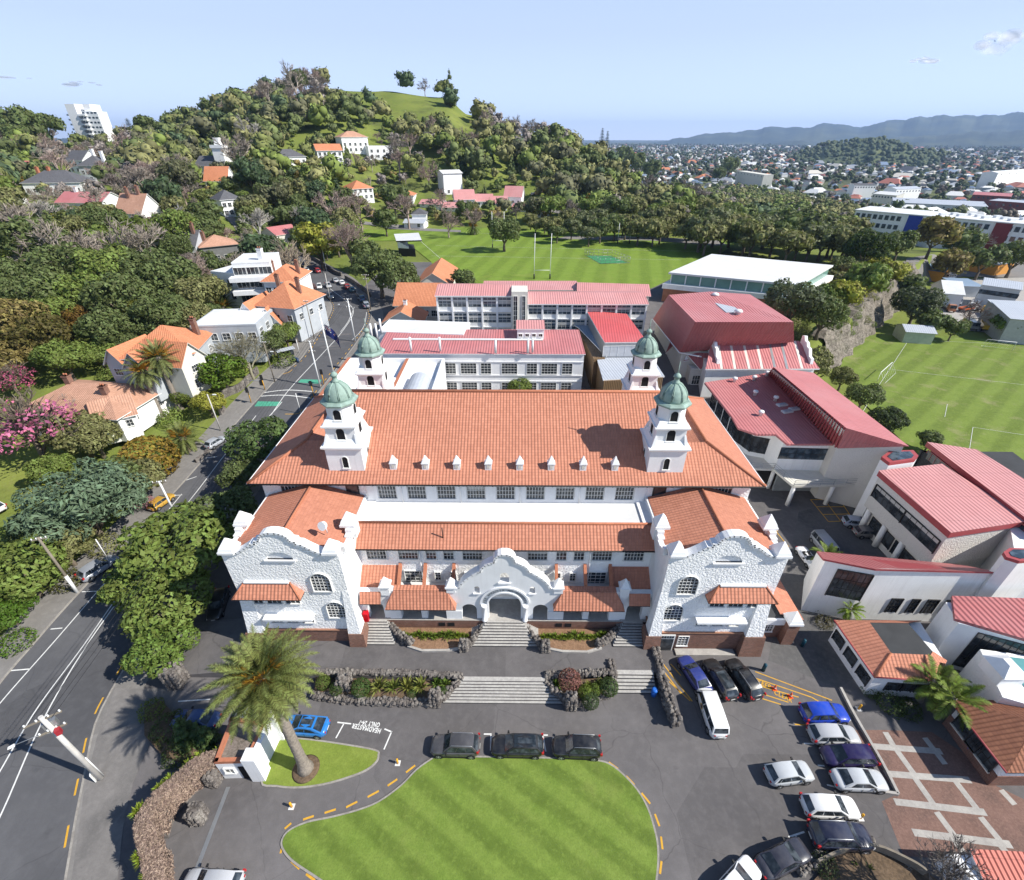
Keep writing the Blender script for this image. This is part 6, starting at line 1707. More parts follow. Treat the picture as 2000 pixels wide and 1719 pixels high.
def car_parts(kind,rails=False,roofglass=False):
 key = (kind,rails,roofglass)
 if key in CAR_MESH:return CAR_MESH[key]
 L, W, Hh, zb, zh, zn, zt, xf, xtf, xtr, xbr, wr = KIND[kind]
 h = L/2;hw = W/2;z0 = .22 if kind not in('suv',)else .28
 fx, rx = h-.82, -h+.80
 parts = []
 b = MB()
 xs = [-h,-h+.05,-h+.18,-h+.45,rx,rx+.5,-.5,0,.5,xf-.2,xf,xf+.35,fx,h-.42,h-.17,h-.05,h]
 xs = sorted(set(round(x,3)for x in xs))
 def top(x):
  if x>xf:t = (x-xf)/(h-xf);return zh+(zn-zh)*t**2.4
  if x<xbr:t = (xbr-x)/max(.05,h+xbr);return zt-.06*min(1,t)-(.12 if t>.9 else 0)
  t = (x-xbr)/(xf-xbr);return zt+(zh-zt)*t
 def wid(x):
  e = (h-abs(x))
  k = 1-.30*max(0,1-e/.55)**2.2-.05*max(0,1-e/1.6)
  return hw*k
 rows = []
 for x in xs:
  e = h-abs(x);zz = top(x);w_ = wid(x)
  lift = .16*max(0,1-e/.35)**1.5
  drop = .10*max(0,1-e/.12)
  half = [(0,z0+lift),(w_*.86,z0+lift),(w_*.97,z0+.13+lift),(w_,z0+(zz-z0)*.45),(w_*.985,z0+(zz-z0)*.72),(w_*.93,zz-.07-drop),(w_*.80,zz-.012-drop),(w_*.4,zz+.018-drop),(0,zz+.03-drop)]
  rows.append([(x,-y,z)for y,z in half]+[(x,y,z)for y,z in reversed(half[1:-1])])
 n = len(rows[0])
 vs = [p for r in rows for p in r];fs = []
 for i in range(len(rows)-1):
  for j in range(n):
   fs.append((i*n+j,i*n+(j+1)%n,(i+1)*n+(j+1)%n,(i+1)*n+j))
 fs.append(tuple(reversed(range(n))));fs.append(tuple((len(rows)-1)*n+j for j in range(n)))
 fs = [tuple(reversed(f))for f in fs]
 b.faces(vs,fs,CARP,True)
 wb, wt = hw*.90, hw*.70 if kind!='van' else hw*.80
 zbt, ztt = zb-.02, Hh
 if kind!='roadster':
  rr = [(xbr,wb,zt-.03),(xtr,wt,ztt-.035),((xtr+xtf)/2,wt*1.02,ztt),(xtf,wt*.98,ztt-.03),(xf,wb,zh-.02)]
  vs = []
  for x, y, z in rr:vs+=[(x,-y,z),(x,-y*.5,z+(.03 if x not in(xbr,xf)else .02)),(x,y*.5,z+(.03 if x not in(xbr,xf)else .02)),(x,y,z)]
  fs = [(4*i+j,4*i+4+j,4*i+5+j,4*i+1+j)for i in range(4)for j in range(3)]
  b.faces(vs,[tuple(reversed(f))if False else f for f in fs],CARP,True)
  for s in(-1,1):
   k = [(x,s*y,z)for x,y,z in rr]
   pts = [k[0],k[4],k[3],k[2],k[1]]
   b.face(pts if s<0 else pts[::-1],CARP)
 body = b.mesh("body")
 bm = bmesh.new();bm.from_mesh(body);bmesh.ops.recalc_face_normals(bm,faces=bm.faces);bm.to_mesh(body);bm.free()
 parts.append(("body",body))
 if kind!='roadster':
  g = MB()
  def quad_in(a,b_,c,d,m0,m1,off):
   a, b_, c, d = map(Vector,(a,b_,c,d))
   L_ = lambda u, v:(a.lerp(b_,u)).lerp(d.lerp(c,u),v)
   nn = (b_-a).cross(d-a).normalized()*off
   return[L_(m0,m1)+nn,L_(1-m0,m1)+nn,L_(1-m0,1-m1)+nn,L_(m0,1-m1)+nn]
  g.face(quad_in((xf,wb,zh),(xf,-wb,zh),(xtf,-wt,ztt-.02),(xtf,wt,ztt-.02),.06,.05,-.03)[::-1],CARGLASS)
  parts.append(("windscreen",g.mesh("windscreen")))
  g = MB()
  g.face(quad_in((xbr,-wb,zt),(xbr,wb,zt),(xtr,wt,ztt-.03),(xtr,-wt,ztt-.03),.08,.10 if kind!='van' else .14,-.03)[::-1],CARGLASS)
  parts.append(("rear_window",g.mesh("rear_window")))
  for s in(-1,1):
   g = MB()
   zl, zu = max(zt,zh)+.0, ztt-.09
   def sx(z,fr):
    t = (z-zb)/(ztt-zb)
    return(xf+(xtf-xf)*t)-.10 if fr else(xbr+(xtr-xbr)*t)+.16
   def yy(z):t = (z-zb)/(ztt-zb);return s*(wb+(wt-wb)*t+.012)
   cuts = [0,.36,.70,1]if kind in('wagon','suv','mpv','van')else([0,.45,.86,1]if kind=='hatch' else[0,.48,.93,1])
   for i in range(3):
    u0, u1 = cuts[i]+.015, cuts[i+1]-.015
    if u1-u0<.06:continue
    q = []
    for u, z in((u0,zl+.02),(u1,zl+.02),(u1,zu),(u0,zu)):
     x = sx(z,True)+(sx(z,False)-sx(z,True))*u
     q.append((x,yy(z),z))
    g.face(q if s>0 else q[::-1],CARGLASS)
   g.face([(sx(zl,True),yy(zl)+s*.004,zl-.02),(sx(zl,False),yy(zl)+s*.004,zl-.02),(sx(zl,False),yy(zl)+s*.004,zl+.02),(sx(zl,True),yy(zl)+s*.004,zl+.02)][::s],CARTRIM)
   parts.append(("side_window",g.mesh("side_window")))
  if roofglass:
   g = MB();g.face([(xtr+.1,-wt*.8,ztt+.012),(xtf-.06,-wt*.8,ztt+.008),(xtf-.06,wt*.8,ztt+.008),(xtr+.1,wt*.8,ztt+.012)],CARGLASS)
   g.face([(xtr+.1,-wt*.4,ztt+.034),(xtf-.06,-wt*.4,ztt+.034),(xtf-.06,wt*.4,ztt+.034),(xtr+.1,wt*.4,ztt+.034)],CARGLASS)
   parts.append(("sunroof",g.mesh("sunroof")))
  if rails:
   for s in(-1,1):
    g = MB();g.tube([(xtr+.05,s*wt*.9,ztt+.0),(xtr+.15,s*wt*.9,ztt+.08),(xtf-.15,s*wt*.9,ztt+.08),(xtf-.05,s*wt*.9,ztt)],.025,RIM,5)
    parts.append(("roof_rail",g.mesh("roof_rail")))
 else:
  g = MB();g.box(-1.0,.55,-.62,.62,.5,zb+.04,CARTRIM)
  for s in(-.33,.33):g.box(-.55,-.05,s-.22,s+.22,.6,zb+.08,CARTRIM);g.box(-.7,-.55,s-.2,s+.2,.7,zb+.28,CARTRIM)
  parts.append(("cockpit",g.mesh("cockpit")))
  g = MB();g.face([(xf,-wb*.92,zh),(xf,wb*.92,zh),(xtf,wt*.95,Hh),(xtf,-wt*.95,Hh)],CARGLASS);g.tube([(xf,-wb*.92,zh),(xtf,-wt*.95,Hh),(xtf,wt*.95,Hh),(xf,wb*.92,zh)],.03,CARTRIM,5)
  parts.append(("windscreen",g.mesh("windscreen")))
 g = MB()
 wn0 = wid(h-.02)
 g.box(h-.02,h+.012,-wn0*.62,wn0*.62,z0+.2,z0+.33,CARTRIM);g.box(h-.03,h+.01,-wn0*.45,wn0*.45,zn-.17,zn-.09,CARTRIM)
 g.box(-h-.012,-h+.02,-wn0*.7,wn0*.7,z0+.17,z0+.27,CARTRIM)
 for s in(-1,1):
  g.box(rx+wr,fx-wr,s*hw*.97-.015,s*hw*.97+.02,z0+.02,z0+.12,CARTRIM)
  for x in((xf-.35),(xf+xbr)/2+.08,xbr+.55):
   g.box(x-.009,x+.009,s*hw-.02,s*hw+.004,z0+.16,zb-.04,CARTRIM)
  for x in(fx,rx):
   n = 14;cen = Vector((x,s*(hw*.99+.004),wr))
   ring = [cen+Vector(((wr+.065)*math.cos(2*math.pi*i/n),0,(wr+.065)*math.sin(2*math.pi*i/n)))for i in range(n)]
   g.face(ring if s<0 else ring[::-1],CARTRIM)
 parts.append(("trim",g.mesh("trim")))
 for s in(-1,1):
  g = MB();y = s*wid(h-.16)
  g.hexa([(h-.34,y*.98-.10,zn-.16),(h-.05,y*.80-.13,zn-.16),(h-.05,y*.80+.06,zn-.16),(h-.34,y*.98+.05,zn-.16)],[(h-.42,y*.95-.11,zn+.0),(h-.10,y*.8-.13,zn-.03),(h-.10,y*.8+.05,zn-.03),(h-.42,y*.95+.03,zn+.0)],LAMPC)
  parts.append(("headlight",g.mesh("headlight")))
  g = MB();y = s*wid(-h+.06);zz = zt-.2
  g.box(-h-.004,-h+.16,y-(.2 if s>0 else-.03),y+(-.03 if s>0 else .2),zz-.12,zz+.05,LAMPR)
  if kind in('suv','wagon','mpv','van')and kind!='van':g.box(xbr-.12,xbr+.08,s*wb-.07,s*wb+.05,zz+.05,zz+.34,LAMPR)
  parts.append(("taillight",g.mesh("taillight")))
  if kind!='roadster' or True:
   g = MB();g.hexa([(xf-.42,s*(wb+.05),zb+.02),(xf-.22,s*(wb+.05),zb+.02),(xf-.24,s*(wb+.28),zb+.04),(xf-.38,s*(wb+.28),zb+.04)][::s],[(xf-.42,s*(wb+.05),zb+.16),(xf-.24,s*(wb+.05),zb+.14),(xf-.26,s*(wb+.26),zb+.15),(xf-.38,s*(wb+.26),zb+.17)][::s],CARTRIM)
   parts.append(("mirror",g.mesh("mirror")))
 g = MB();g.box(-h-.022,-h,-.24,.24,z0+.34,z0+.46,PLATE);g.box(h+.005,h+.022,-.24,.24,z0+.18,z0+.29,PLATE)
 parts.append(("number_plate",g.mesh("number_plate")))
 wheels = []
 tm, rm = MB(), MB()
 def disc(mb,r,y0,y1,m,n=18,r2=None):
  r2 = r if r2 is None else r2
  k = len(mb.v);mi = mb.mi(m)
  for y, rr in((y0,r),(y1,r2)):
   for i in range(n):mb.v.append((rr*math.cos(2*math.pi*i/n),y,rr*math.sin(2*math.pi*i/n)))
  for i in range(n):mb.f.append((k+i,k+(i+1)%n,k+n+(i+1)%n,k+n+i));mb.m.append(mi);mb.sm.append(True)
  mb.f.append(tuple(k+n+i for i in range(n)));mb.m.append(mi);mb.sm.append(False)
  mb.f.append(tuple(k+i for i in reversed(range(n))));mb.m.append(mi);mb.sm.append(False)
 disc(tm,wr,-.11,.11,TYRE)
 disc(rm,wr*.66,-.10,.118,RIM);disc(rm,wr*.2,.1,.128,RIM,8)
 for i in range(5):
  a = 2*math.pi*i/5
  c_, s_ = math.cos(a), math.sin(a)
  rm.hexa([(c_*wr*.28-s_*.03,.119,s_*wr*.28+c_*.03),(c_*wr*.28+s_*.03,.119,s_*wr*.28-c_*.03),(c_*wr*.6+s_*.09,.119,s_*wr*.6-c_*.09),(c_*wr*.6-s_*.09,.119,s_*wr*.6+c_*.09)],[(c_*wr*.3-s_*.02,.121,s_*wr*.3+c_*.02),(c_*wr*.3+s_*.02,.121,s_*wr*.3-c_*.02),(c_*wr*.58+s_*.07,.121,s_*wr*.58-c_*.07),(c_*wr*.58-s_*.07,.121,s_*wr*.58+c_*.07)],CARTRIM)
 CAR_MESH[key] = (parts,tm.mesh("tyre"),rm.mesh("rim"),(fx,rx,hw,wr))
 return CAR_MESH[key]
def car(kind,pa,pb,color,label,group=None,z=0.0,name=None,rails=False,roofglass=False,scale=1.0,far=False):
 """pa = surveyed pixel under the front bumper's middle, pb = under the rear bumper's middle"""
 a, b = G(*pa), G(*pb)
 c = (a+b)/2
 rz = math.atan2(a.y-b.y,a.x-b.x)
 return car_at(kind,c,rz,color,label,group,name,rails,roofglass,scale,far)
def car_at(kind,c,rz,color,label,group=None,name=None,rails=False,roofglass=False,scale=1.0,far=False):
 parts, tyre, rim, (fx,rx,hw,wr) = car_parts(kind,rails,roofglass)
 t = thing(name or "parked_car",(c.x,c.y,c.z+.03),label,"van" if kind=='van' else "car",group,rz)
 t.scale = (scale,)*3
 for nm, me in parts:
  o = link(nm,me,t);o.color = (*color,1)
 for x in(fx,rx):
  for s in(-1,1):
   w = link("wheel",None,t);w.location = (x,s*(hw-.10),wr);w.rotation_euler = (0,0,0 if s>0 else math.pi)
   link("tyre",tyre,w);link("rim",rim,w)
 return t
BLK, GUN, SIL, WHT, NAVY, BLU = (.012,.012,.014), (.06,.058,.062), (.42,.43,.45), (.72,.72,.72), (.012,.012,.05), (.02,.14,.50)
SILB = (.46,.48,.50)
gl = "cars parked along the top of the striped lawn"
car('suv',(845,1462),(936,1464),GUN,"charcoal four-wheel drive with roof bars, first of three above the striped lawn",gl,rails=True)
car('wagon',(962,1462),(1059,1464),BLK,"black estate with tall red tail lamps, middle of three above the striped lawn",gl,roofglass=True,scale=1.06)
car('suv',(1078,1464),(1173,1468),BLK,"black four-wheel drive with silver roof rails, right of three above the striped lawn",gl,rails=True)
car('coupe',(549,1420),(648,1428),(.012,.16,.48),"bright blue car with a black glass roof beside the palm lawn",roofglass=True)
car('wagon',(362,1728),(478,1735),SIL,"silver car cut off by the bottom edge near the drain grating")
gb_ = "cars nosed up to the brick base of the hall"
car('sedan',(1338,1300),(1372,1352),(.02,.035,.20),"dark blue saloon parked against the brick base of the hall",gb_)
car('wagon',(1386,1303),(1422,1362),BLK,"black estate car between the blue saloon and the black off-roader",gb_,roofglass=True)
car('suv',(1428,1303),(1470,1364),BLK,"black off-roader with a framed sunroof, nearest the teal bollard",gb_,rails=True)
vn = car('van',(1376,1366),(1398,1432),(.78,.78,.77),"white high-roof school minivan with a round yellow crest, beside the rock wall")
mb = MB();mb.ring(0,0,[(.3,0),(.3,.012)],plain("gold_crest",(.6,.36,.05),.5),16);mb.ring(0,0,[(.19,.012),(.19,.02)],NAVYM:=plain("navy_crest",(.02,.03,.10),.5),12)
cr = mb.build("door_crest",vn);cr.location = (.45,.935,.95);cr.rotation_euler = (-math.pi/2,0,0)
gr_ = "cars parked nose-in along the courtyard edge"
car('suv',(1655,1400),(1555,1402),(.01,.05,.42),"bright blue crossover, topmost in the row along the courtyard",gr_)
car('wagon',(1675,1442),(1572,1441),SIL,"silver estate with red tail lamps just below the bright blue crossover",gr_)
car('mpv',(1597,1483),(1705,1485),(.015,.008,.06),"deep navy people mover facing the forecourt, between two silver cars",gr_)
car('sedan',(1727,1531),(1617,1528),SILB,"silver saloon below the navy people mover",gr_)
car('hatch',(1584,1510),(1488,1523),SILB,"silver hatchback standing out in the open in front of the parked row",scale=1.04)
car('wagon',(1671,1584),(1561,1580),(.74,.74,.74),"white estate car below the silver saloon",gr_)
car('suv',(1699,1642),(1571,1638),(.02,.022,.045),"dark navy off-roader with roof rails at the bottom of the row",gr_,rails=True,scale=1.06)
car('sedan',(1568,1660),(1480,1705),(.03,.03,.042),"dark grey boxy saloon under the bare tree's shadow, bottom right")
car('sedan',(1462,1700),(1405,1765),(.75,.75,.76),"white car cut off by the bottom edge beside the dark saloon")
car('hatch',(1700,1030),(1643,1024),(.30,.34,.42),"silver-blue hatchback in the shade of the pale classroom block","cars in the shaded yard")
car('hatch',(1722,1048),(1664,1045),(.17,.16,.15),"grey-brown hatchback in the shade below the silver-blue one","cars in the shaded yard")
car('roadster',(1588,1112),(1562,1078),(.74,.74,.75),"white open-top roadster in the narrow yard beside the hall")
car('van',(1622,1092),(1594,1058),(.30,.32,.35),"silver van half hidden by the small palm in the narrow yard")
car('wagon',(420,1213),(438,1160),BLK,"black estate car in deep shade between the trees and the left wing")
car('sedan',(354,1410),(420,1414),(.02,.05,.16),"dark blue car in the shadow of the tall palm")
car('wagon',(480,1402),(535,1405),(.50,.52,.56),"silver car hidden under the fronds of the tall palm")
gs = "cars parked along the garden side of the street"
car('suv',(224,1098),(170,1134),(.27,.29,.33),"silver-grey car, nearest of those parked on the garden side of the street",gs)
car('hatch',(338,972),(298,1000),(.45,.26,.03),"mustard yellow hatchback parked beside a white power pole",gs)
car('hatch',(437,858),(410,880),(.36,.38,.42),"small silver hatchback parked by the mossy garden wall",gs)
car('suv',(-35,990),(12,1005),(.6,.61,.62),"silver car cut off by the left edge on a garden drive")
gt = "traffic queued along the far bend of the street"
K = 0
for kind, pa, pb, c_, lb in(('hatch',(624,568),(625,558),WHT,"white hatchback nearest the pedestrian on the bend"),('wagon',(645,567),(639,555),SIL,"silver-beige estate on the bend beside the white hatchback"),('wagon',(650,587),(640,577),(.3,.3,.28),"silver car partly hidden by the bend sign"),('sedan',(652,546),(660,556),SIL,"silver saloon in the oncoming lane of the bend"),('hatch',(664,550),(672,561),WHT,"white hatchback behind the silver saloon in the oncoming lane"),('hatch',(674,558),(682,568),(.30,.02,.02),"dark red car in the tree shade of the bend"),('hatch',(684,564),(692,574),(.03,.18,.25),"teal car in the tree shade of the bend"),('suv',(702,581),(712,594),(.05,.12,.22),"blue-grey car parked under the street tree"),('suv',(712,594),(719,606),(.25,.28,.33),"silver-grey car parked at the end of the tree shade"),('mpv',(613,526),(627,538),(.42,.02,.03),"red people mover far up the street"),('hatch',(590,524),(606,536),WHT,"white car far up the street"),('sedan',(584,514),(596,524),(.05,.06,.12),"dark car behind the bus")):
 car(kind,pa,pb,c_,lb,gt)
car('hatch',(1062,408),(1072,404),(.45,.02,.03),"small red car driving up the road round the hill foot")
bus_p = G(566,507);b = MB()
t = thing("bus",bus_p,"white and blue city bus coming down the far street","bus",None,math.atan2(G(575,514).y-G(556,500).y,G(575,514).x-G(556,500).x))
b.box(-5.5,5.5,-1.25,1.25,.35,3.1,SMOOTHW);b.box(-5.52,5.52,-1.27,1.27,.4,1.1,MATS["blue_panel"]);b.build("body",t)
g_ = MB();g_.box(-5.2,5.53,-1.28,1.28,1.6,2.7,CARGLASS);g_.build("window",t)
for x in(-3.6,3.7):
 for s in(-1,1):
  w_ = MB();w_.tube([(x,s*1.0,.48),(x,s*1.3,.48)],.48,TYRE,12);w_.build("wheel",t)
def truck(p,rz,col,cab,label,grp,deck='box'):
 t = thing("flatbed_truck",(p.x,p.y,p.z+.05),label,"truck",grp,rz)
 c = MB();c.hexa([(1.6,-1.05,.6),(3.4,-1.05,.6),(3.4,1.05,.6),(1.6,1.05,.6)],[(1.6,-1.0,2.5),(3.0,-1.0,2.5),(3.0,1.0,2.5),(1.6,1.0,2.5)],CARP);o = c.build("cab",t);o.color = (*cab,1)
 g = MB();g.face([(3.36,-.9,1.45),(3.36,.9,1.45),(3.07,.86,2.35),(3.07,-.86,2.35)],CARGLASS);g.build("windscreen",t)
 d = MB();d.box(-3.4,1.5,-1.15,1.15,.8,1.0,CARTRIM)
 if deck=='box':d.box(-3.4,1.3,-1.15,1.15,1.0,2.2,CARP)
 else:
  for q in((-3.4,-3.3,-1.15,1.15),(-3.4,1.4,-1.15,-1.07),(-3.4,1.4,1.07,1.15)):d.box(*q,1.0,1.5,CARP)
 o = d.build("deck",t);o.color = (*col,1)
 for x in(-2.2,2.5):
  for s in(-1,1):
   w = MB();w.tube([(x,s*.85,.45),(x,s*1.1,.45)],.45,TYRE,10);w.build("wheel",t)
ORG, YLW = (.62,.12,.02), (.60,.34,.02)
rng = random.Random(5)
for(px,py,col,cab,dk,lb)in((1862,592,(.55,.05,.03),WHT,'tray',"white cab truck with a red deck in the works yard"),(1893,640,YLW,(.2,.2,.2),'box',"yellow truck parked tail-on at the edge of the soccer field, left one"),(1920,644,YLW,YLW,'box',"yellow truck parked tail-on at the edge of the soccer field, right one"),(1888,608,ORG,WHT,'tray',"white truck with an orange deck in the works yard"),(1906,604,(.5,.5,.5),WHT,'tray',"white flat-deck truck behind the parked yellow trucks"),(1938,594,ORG,WHT,'box',"orange-boxed truck near the grey warehouse"),(1945,628,(.3,.3,.32),(.3,.32,.36),'tray',"silver truck by the right-hand warehouse"),(1925,616,YLW,YLW,'tray',"small yellow truck in the middle of the works yard"),(1850,606,(.4,.4,.4),(.5,.2,.1),'tray',"brick-red cab truck near the barrel-roofed shed"),(1958,582,(.2,.22,.3),(.1,.15,.35),'tray',"blue cab truck by the works office")):
 truck(G(px,py),rng.choice((R(60),R(75),R(250),R(20))),col,cab,lb,"trucks in the works yard",dk)
for i, (px,py,c_,lb)in enumerate(((1925,570,SIL,"silver car under the works office"),(1908,572,WHT,"white car beside the works office ramp"),(1855,545,WHT,"white van on the works road"),(1940,535,WHT,"white van near the orange building"))):
 p = G(px,py);car_at('van' if 'van' in lb else 'hatch',p,R(15),c_,lb,"vehicles around the works office")
for i in range(6):
 p = G(1040+i*5.5,381-i*1.6);car_at('hatch',p,R(70),(WHT,SIL,BLK,WHT,(.4,.03,.03),SIL)[i],("white car at the left end of the row parked above the red gables","silver car second in the row parked above the red gables","black car in the row parked above the red gables","white car in the middle of the row parked above the red gables","red car in the row parked above the red gables","silver car at the right end of the row parked above the red gables")[i],"cars parked in a row on the hill foot")
# --------- trees and plants
def leaf_cloud(mb,lobes,n,size,rng,m,bias=.25,aspect=1.0,inner=.12,up=0.0):
 tot = sum(l[3]*l[3]for l in lobes)
 for cx, cy, cz, r, fz in lobes:
  k = int(n*r*r/tot)+1
  for _ in range(k):
   a = rng.uniform(0,2*math.pi);z = rng.uniform(-1+bias,1)if rng.random()<.85 else rng.uniform(-1,1)
   q = math.sqrt(max(0,1-z*z))
   nx, ny, nz = q*math.cos(a), q*math.sin(a), z
   rr = r*(1-inner*3*rng.random()**2+rng.uniform(-.04,.08))
   p = Vector((cx+nx*rr,cy+ny*rr,cz+nz*rr*fz))
   if any((p.x-l[0])**2+(p.y-l[1])**2+((p.z-l[2])/l[4])**2<(l[3]*.72)**2 for l in lobes if l[3]*.72>abs(p.x-l[0])):continue
   d = Vector((nx+rng.gauss(0,.45),ny+rng.gauss(0,.45),nz/fz+up+rng.gauss(0,.45))).normalized()
   t = d.cross(Vector((rng.uniform(-1,1),rng.uniform(-1,1),rng.uniform(-1,1)))).normalized()
   b = d.cross(t)
   s = size*rng.uniform(.55,1.35)
   mb.face([p-t*s,p-b*s*.55*aspect,p+t*s,p+b*s*.55*aspect],m)
def cores(mb,lobes,m,k=.70):
 for cx, cy, cz, r, fz in lobes:mb.ring(cx,cy,[(r*k*math.sin(R(a)),cz-r*k*fz*math.cos(R(a)))for a in(8,45,80,115,150,174)],m,7)
def lobes_round(rng,n,spread=.62,r0=.30,r1=.48,hz=.8,hc=1.25):
 out = [(0,0,hc,.62,hz)]
 for i in range(n):
  a = 2*math.pi*i*.618+rng.uniform(-.4,.4);z = rng.uniform(-.55,.95);q = spread*math.sqrt(max(.05,1-(z*.85)**2))
  r = rng.uniform(r0,r1)
  out.append((q*math.cos(a)*rng.uniform(.8,1.15),q*math.sin(a)*rng.uniform(.8,1.15),hc+z*hz*.62,r,rng.uniform(.7,.95)))
 return out
def lobes_cone(rng,h,n,r=1.0,z0=.15):
 out = []
 for i in range(n):
  t = (i+.5)/n;q = r*(1-t)**.8*.62
  k = max(1,round(5*(1-t)+1))
  for j in range(k):
   a = rng.uniform(0,6.28)
   out.append((q*math.cos(a),q*math.sin(a),z0+t*h,r*(.20+.34*(1-t)),.95))
 return out
def trunk_mesh(name,h,r,hc,rng,n=5,m=BARK,spread=.5):
 mb = MB()
 mb.tube([(0,0,-.15),(r*.3,0,h*.5),(0,r*.4,h)],[r*1.5,r,r*.75],m,7)
 for i in range(n):
  a = 6.28*i/n+rng.uniform(-.3,.3);q = spread*rng.uniform(.7,1.2)
  mb.tube([(0,0,h*.8),(q*.5*math.cos(a),q*.5*math.sin(a),h+(hc-h)*.4),(q*math.cos(a),q*math.sin(a),hc+.15)],[r*.6,r*.4,r*.15],m,5)
 return mb.mesh(name)
def bare_mesh(rng,hc,levels=5,m=TWIG,fine=1.0,tw=.010):
 mb = MB()
 def br(p,d,L,r,lev):
  q = p+d*L*.5+Vector((rng.gauss(0,.04),rng.gauss(0,.04),.02))*L
  e = p+d*L
  if lev>=3:
   s = d.cross(Vector((0,0,1))if abs(d.z)<.9 else Vector((1,0,0))).normalized()*r
   s2 = d.cross(s).normalized()*r
   mb.face([p-s,p+s,e+s*.4,e-s*.4],m);mb.face([p-s2,p+s2,e+s2*.4,e-s2*.4],m)
  else:mb.tube([p,q,e],[r,r*.8,r*.6],m,5,cap=False)
  if lev>=levels:return
  for _ in range(4 if lev<2 else 3):
   nd = (d+Vector((rng.gauss(0,.55),rng.gauss(0,.55),rng.gauss(.12,.3)))).normalized()
   br(p+d*L*rng.uniform(.55,1.0),nd,L*rng.uniform(.62,.82),max(tw,r*.58),lev+1)
 br(Vector((0,0,-.1)),Vector((0,0,1)),hc*.55,.07,0)
 return mb
PROTO = {}
def proto(key,crown,trunk,label_cat):PROTO[key] = (crown,trunk)
def build_protos():
 rng = random.Random(11)
 for v in range(3):
  mb = MB();leaf_cloud(mb,lobes_round(rng,30,.68,.22,.38,.75,1.15),7500,.062,rng,LEAF);proto(f"near{v}",mb.mesh("crown"),trunk_mesh("trunk",.55,.07,1.1,rng),"")
 mb = MB();leaf_cloud(mb,lobes_round(rng,34,.72,.16,.30,.85,1.0),8000,.055,rng,NEEDLE,aspect=.6,up=.3);proto("fir",mb.mesh("crown"),trunk_mesh("trunk",.3,.06,.9,rng),"")
 for v in range(6):
  lb = lobes_round(rng,17,.62,.26,.44,(.8,.7,.95,.75,1.05,.65)[v],1.15);mb = MB();cores(mb,lb,LEAF);leaf_cloud(mb,lb,1500,.10,rng,LEAF);proto(f"far{v}",mb.mesh("crown"),trunk_mesh("trunk",.6,.06,1.0,rng,4),"")
 for v in range(3):
  lb = lobes_cone(rng,2.6,7);mb = MB();cores(mb,lb,NEEDLE);leaf_cloud(mb,lb,1100,.11,rng,NEEDLE,aspect=.7,up=.3);proto(f"cone{v}",mb.mesh("crown"),trunk_mesh("trunk",.8,.05,1.4,rng,3,spread=.25),"")
 for v in range(2):
  mb = MB()
  for t in range(20):
   z = .6+t*.205;r = .95*(1-t/20.5)+.07
   for k in range(7):
    a = 6.28*k/7+t*.7+rng.uniform(-.2,.2)
    for s in range(6):
     q = r*(s+1)/6;p = Vector((q*math.cos(a),q*math.sin(a),z+q*.12+rng.uniform(-.03,.03)))
     w_ = .15*(1.2-s/8);tx, ty = -math.sin(a), math.cos(a)
     mb.face([p+Vector((tx*w_,ty*w_,-.03)),p+Vector((math.cos(a)*.12,math.sin(a)*.12,0)),p-Vector((tx*w_,ty*w_,.03)),p-Vector((math.cos(a)*.1,math.sin(a)*.1,-.04))],NEEDLE)
  mb2 = MB();mb2.tube([(0,0,-.1),(0,0,4.7)],[.06,.015],BARK,6);proto(f"pine{v}",mb.mesh("crown"),mb2.mesh("trunk"),"")
 for v in range(4):
  mb = bare_mesh(rng,1.5,5,TWIG,tw=.013);proto(f"bare{v}",mb.mesh("crown"),None,"")
 mb = bare_mesh(rng,1.5,6,TWIG,tw=.006);proto("barenear",mb.mesh("crown"),None,"")
 mb = bare_mesh(rng,1.4,5,TWIG,tw=.012)
 BLOS = MB();leaf_cloud(BLOS,lobes_round(rng,26,.7,.18,.34,.75,1.2),2600,.05,rng,LEAF,inner=.5);proto("blossom",BLOS.mesh("crown"),mb.mesh("trunk"),"")
 mb = MB();leaf_cloud(mb,[(0,0,.55,.9,.85)]+[(.55*math.cos(i),.55*math.sin(i),.4,.5,.8)for i in range(6)],1500,.075,rng,LEAF);proto("shrub",mb.mesh("crown"),None,"")
 mb = MB();leaf_cloud(mb,[(0,0,.85,1.0,.95)],1500,.085,rng,LEAF,inner=.02,bias=0);proto("ball",mb.mesh("crown"),None,"")
 mb = MB()
 for i in range(70):
  a = rng.uniform(0,6.28);t = rng.uniform(.15,1.1);L = rng.uniform(.7,1.1)
  d = Vector((math.cos(a)*math.sin(t),math.sin(a)*math.sin(t),math.cos(t)));s = Vector((-math.sin(a),math.cos(a),0))*.055
  p = d*.1;e = d*L+Vector((0,0,-.2*L*t));m_2 = d*L*.55+Vector((0,0,.05))
  mb.face([p-s*.7,p+s*.7,m_2+s,m_2-s],FROND);mb.face([m_2-s,m_2+s,e+s*.15,e-s*.15],FROND)
 proto("flax",mb.mesh("crown"),None,"")
build_protos()
NAMES = dict(near="evergreen_tree",far="evergreen_tree",fir="evergreen_tree",cone="conifer_tree",pine="pine_tree",bare="bare_tree",barenear="bare_tree",blossom="blossom_tree",shrub="shrub",ball="shrub",flax="flax_plant")
CATS = dict(evergreen_tree="tree",conifer_tree="conifer",pine_tree="pine",bare_tree="bare tree",blossom_tree="blossom tree",shrub="shrub",flax_plant="plant")
TREES = []
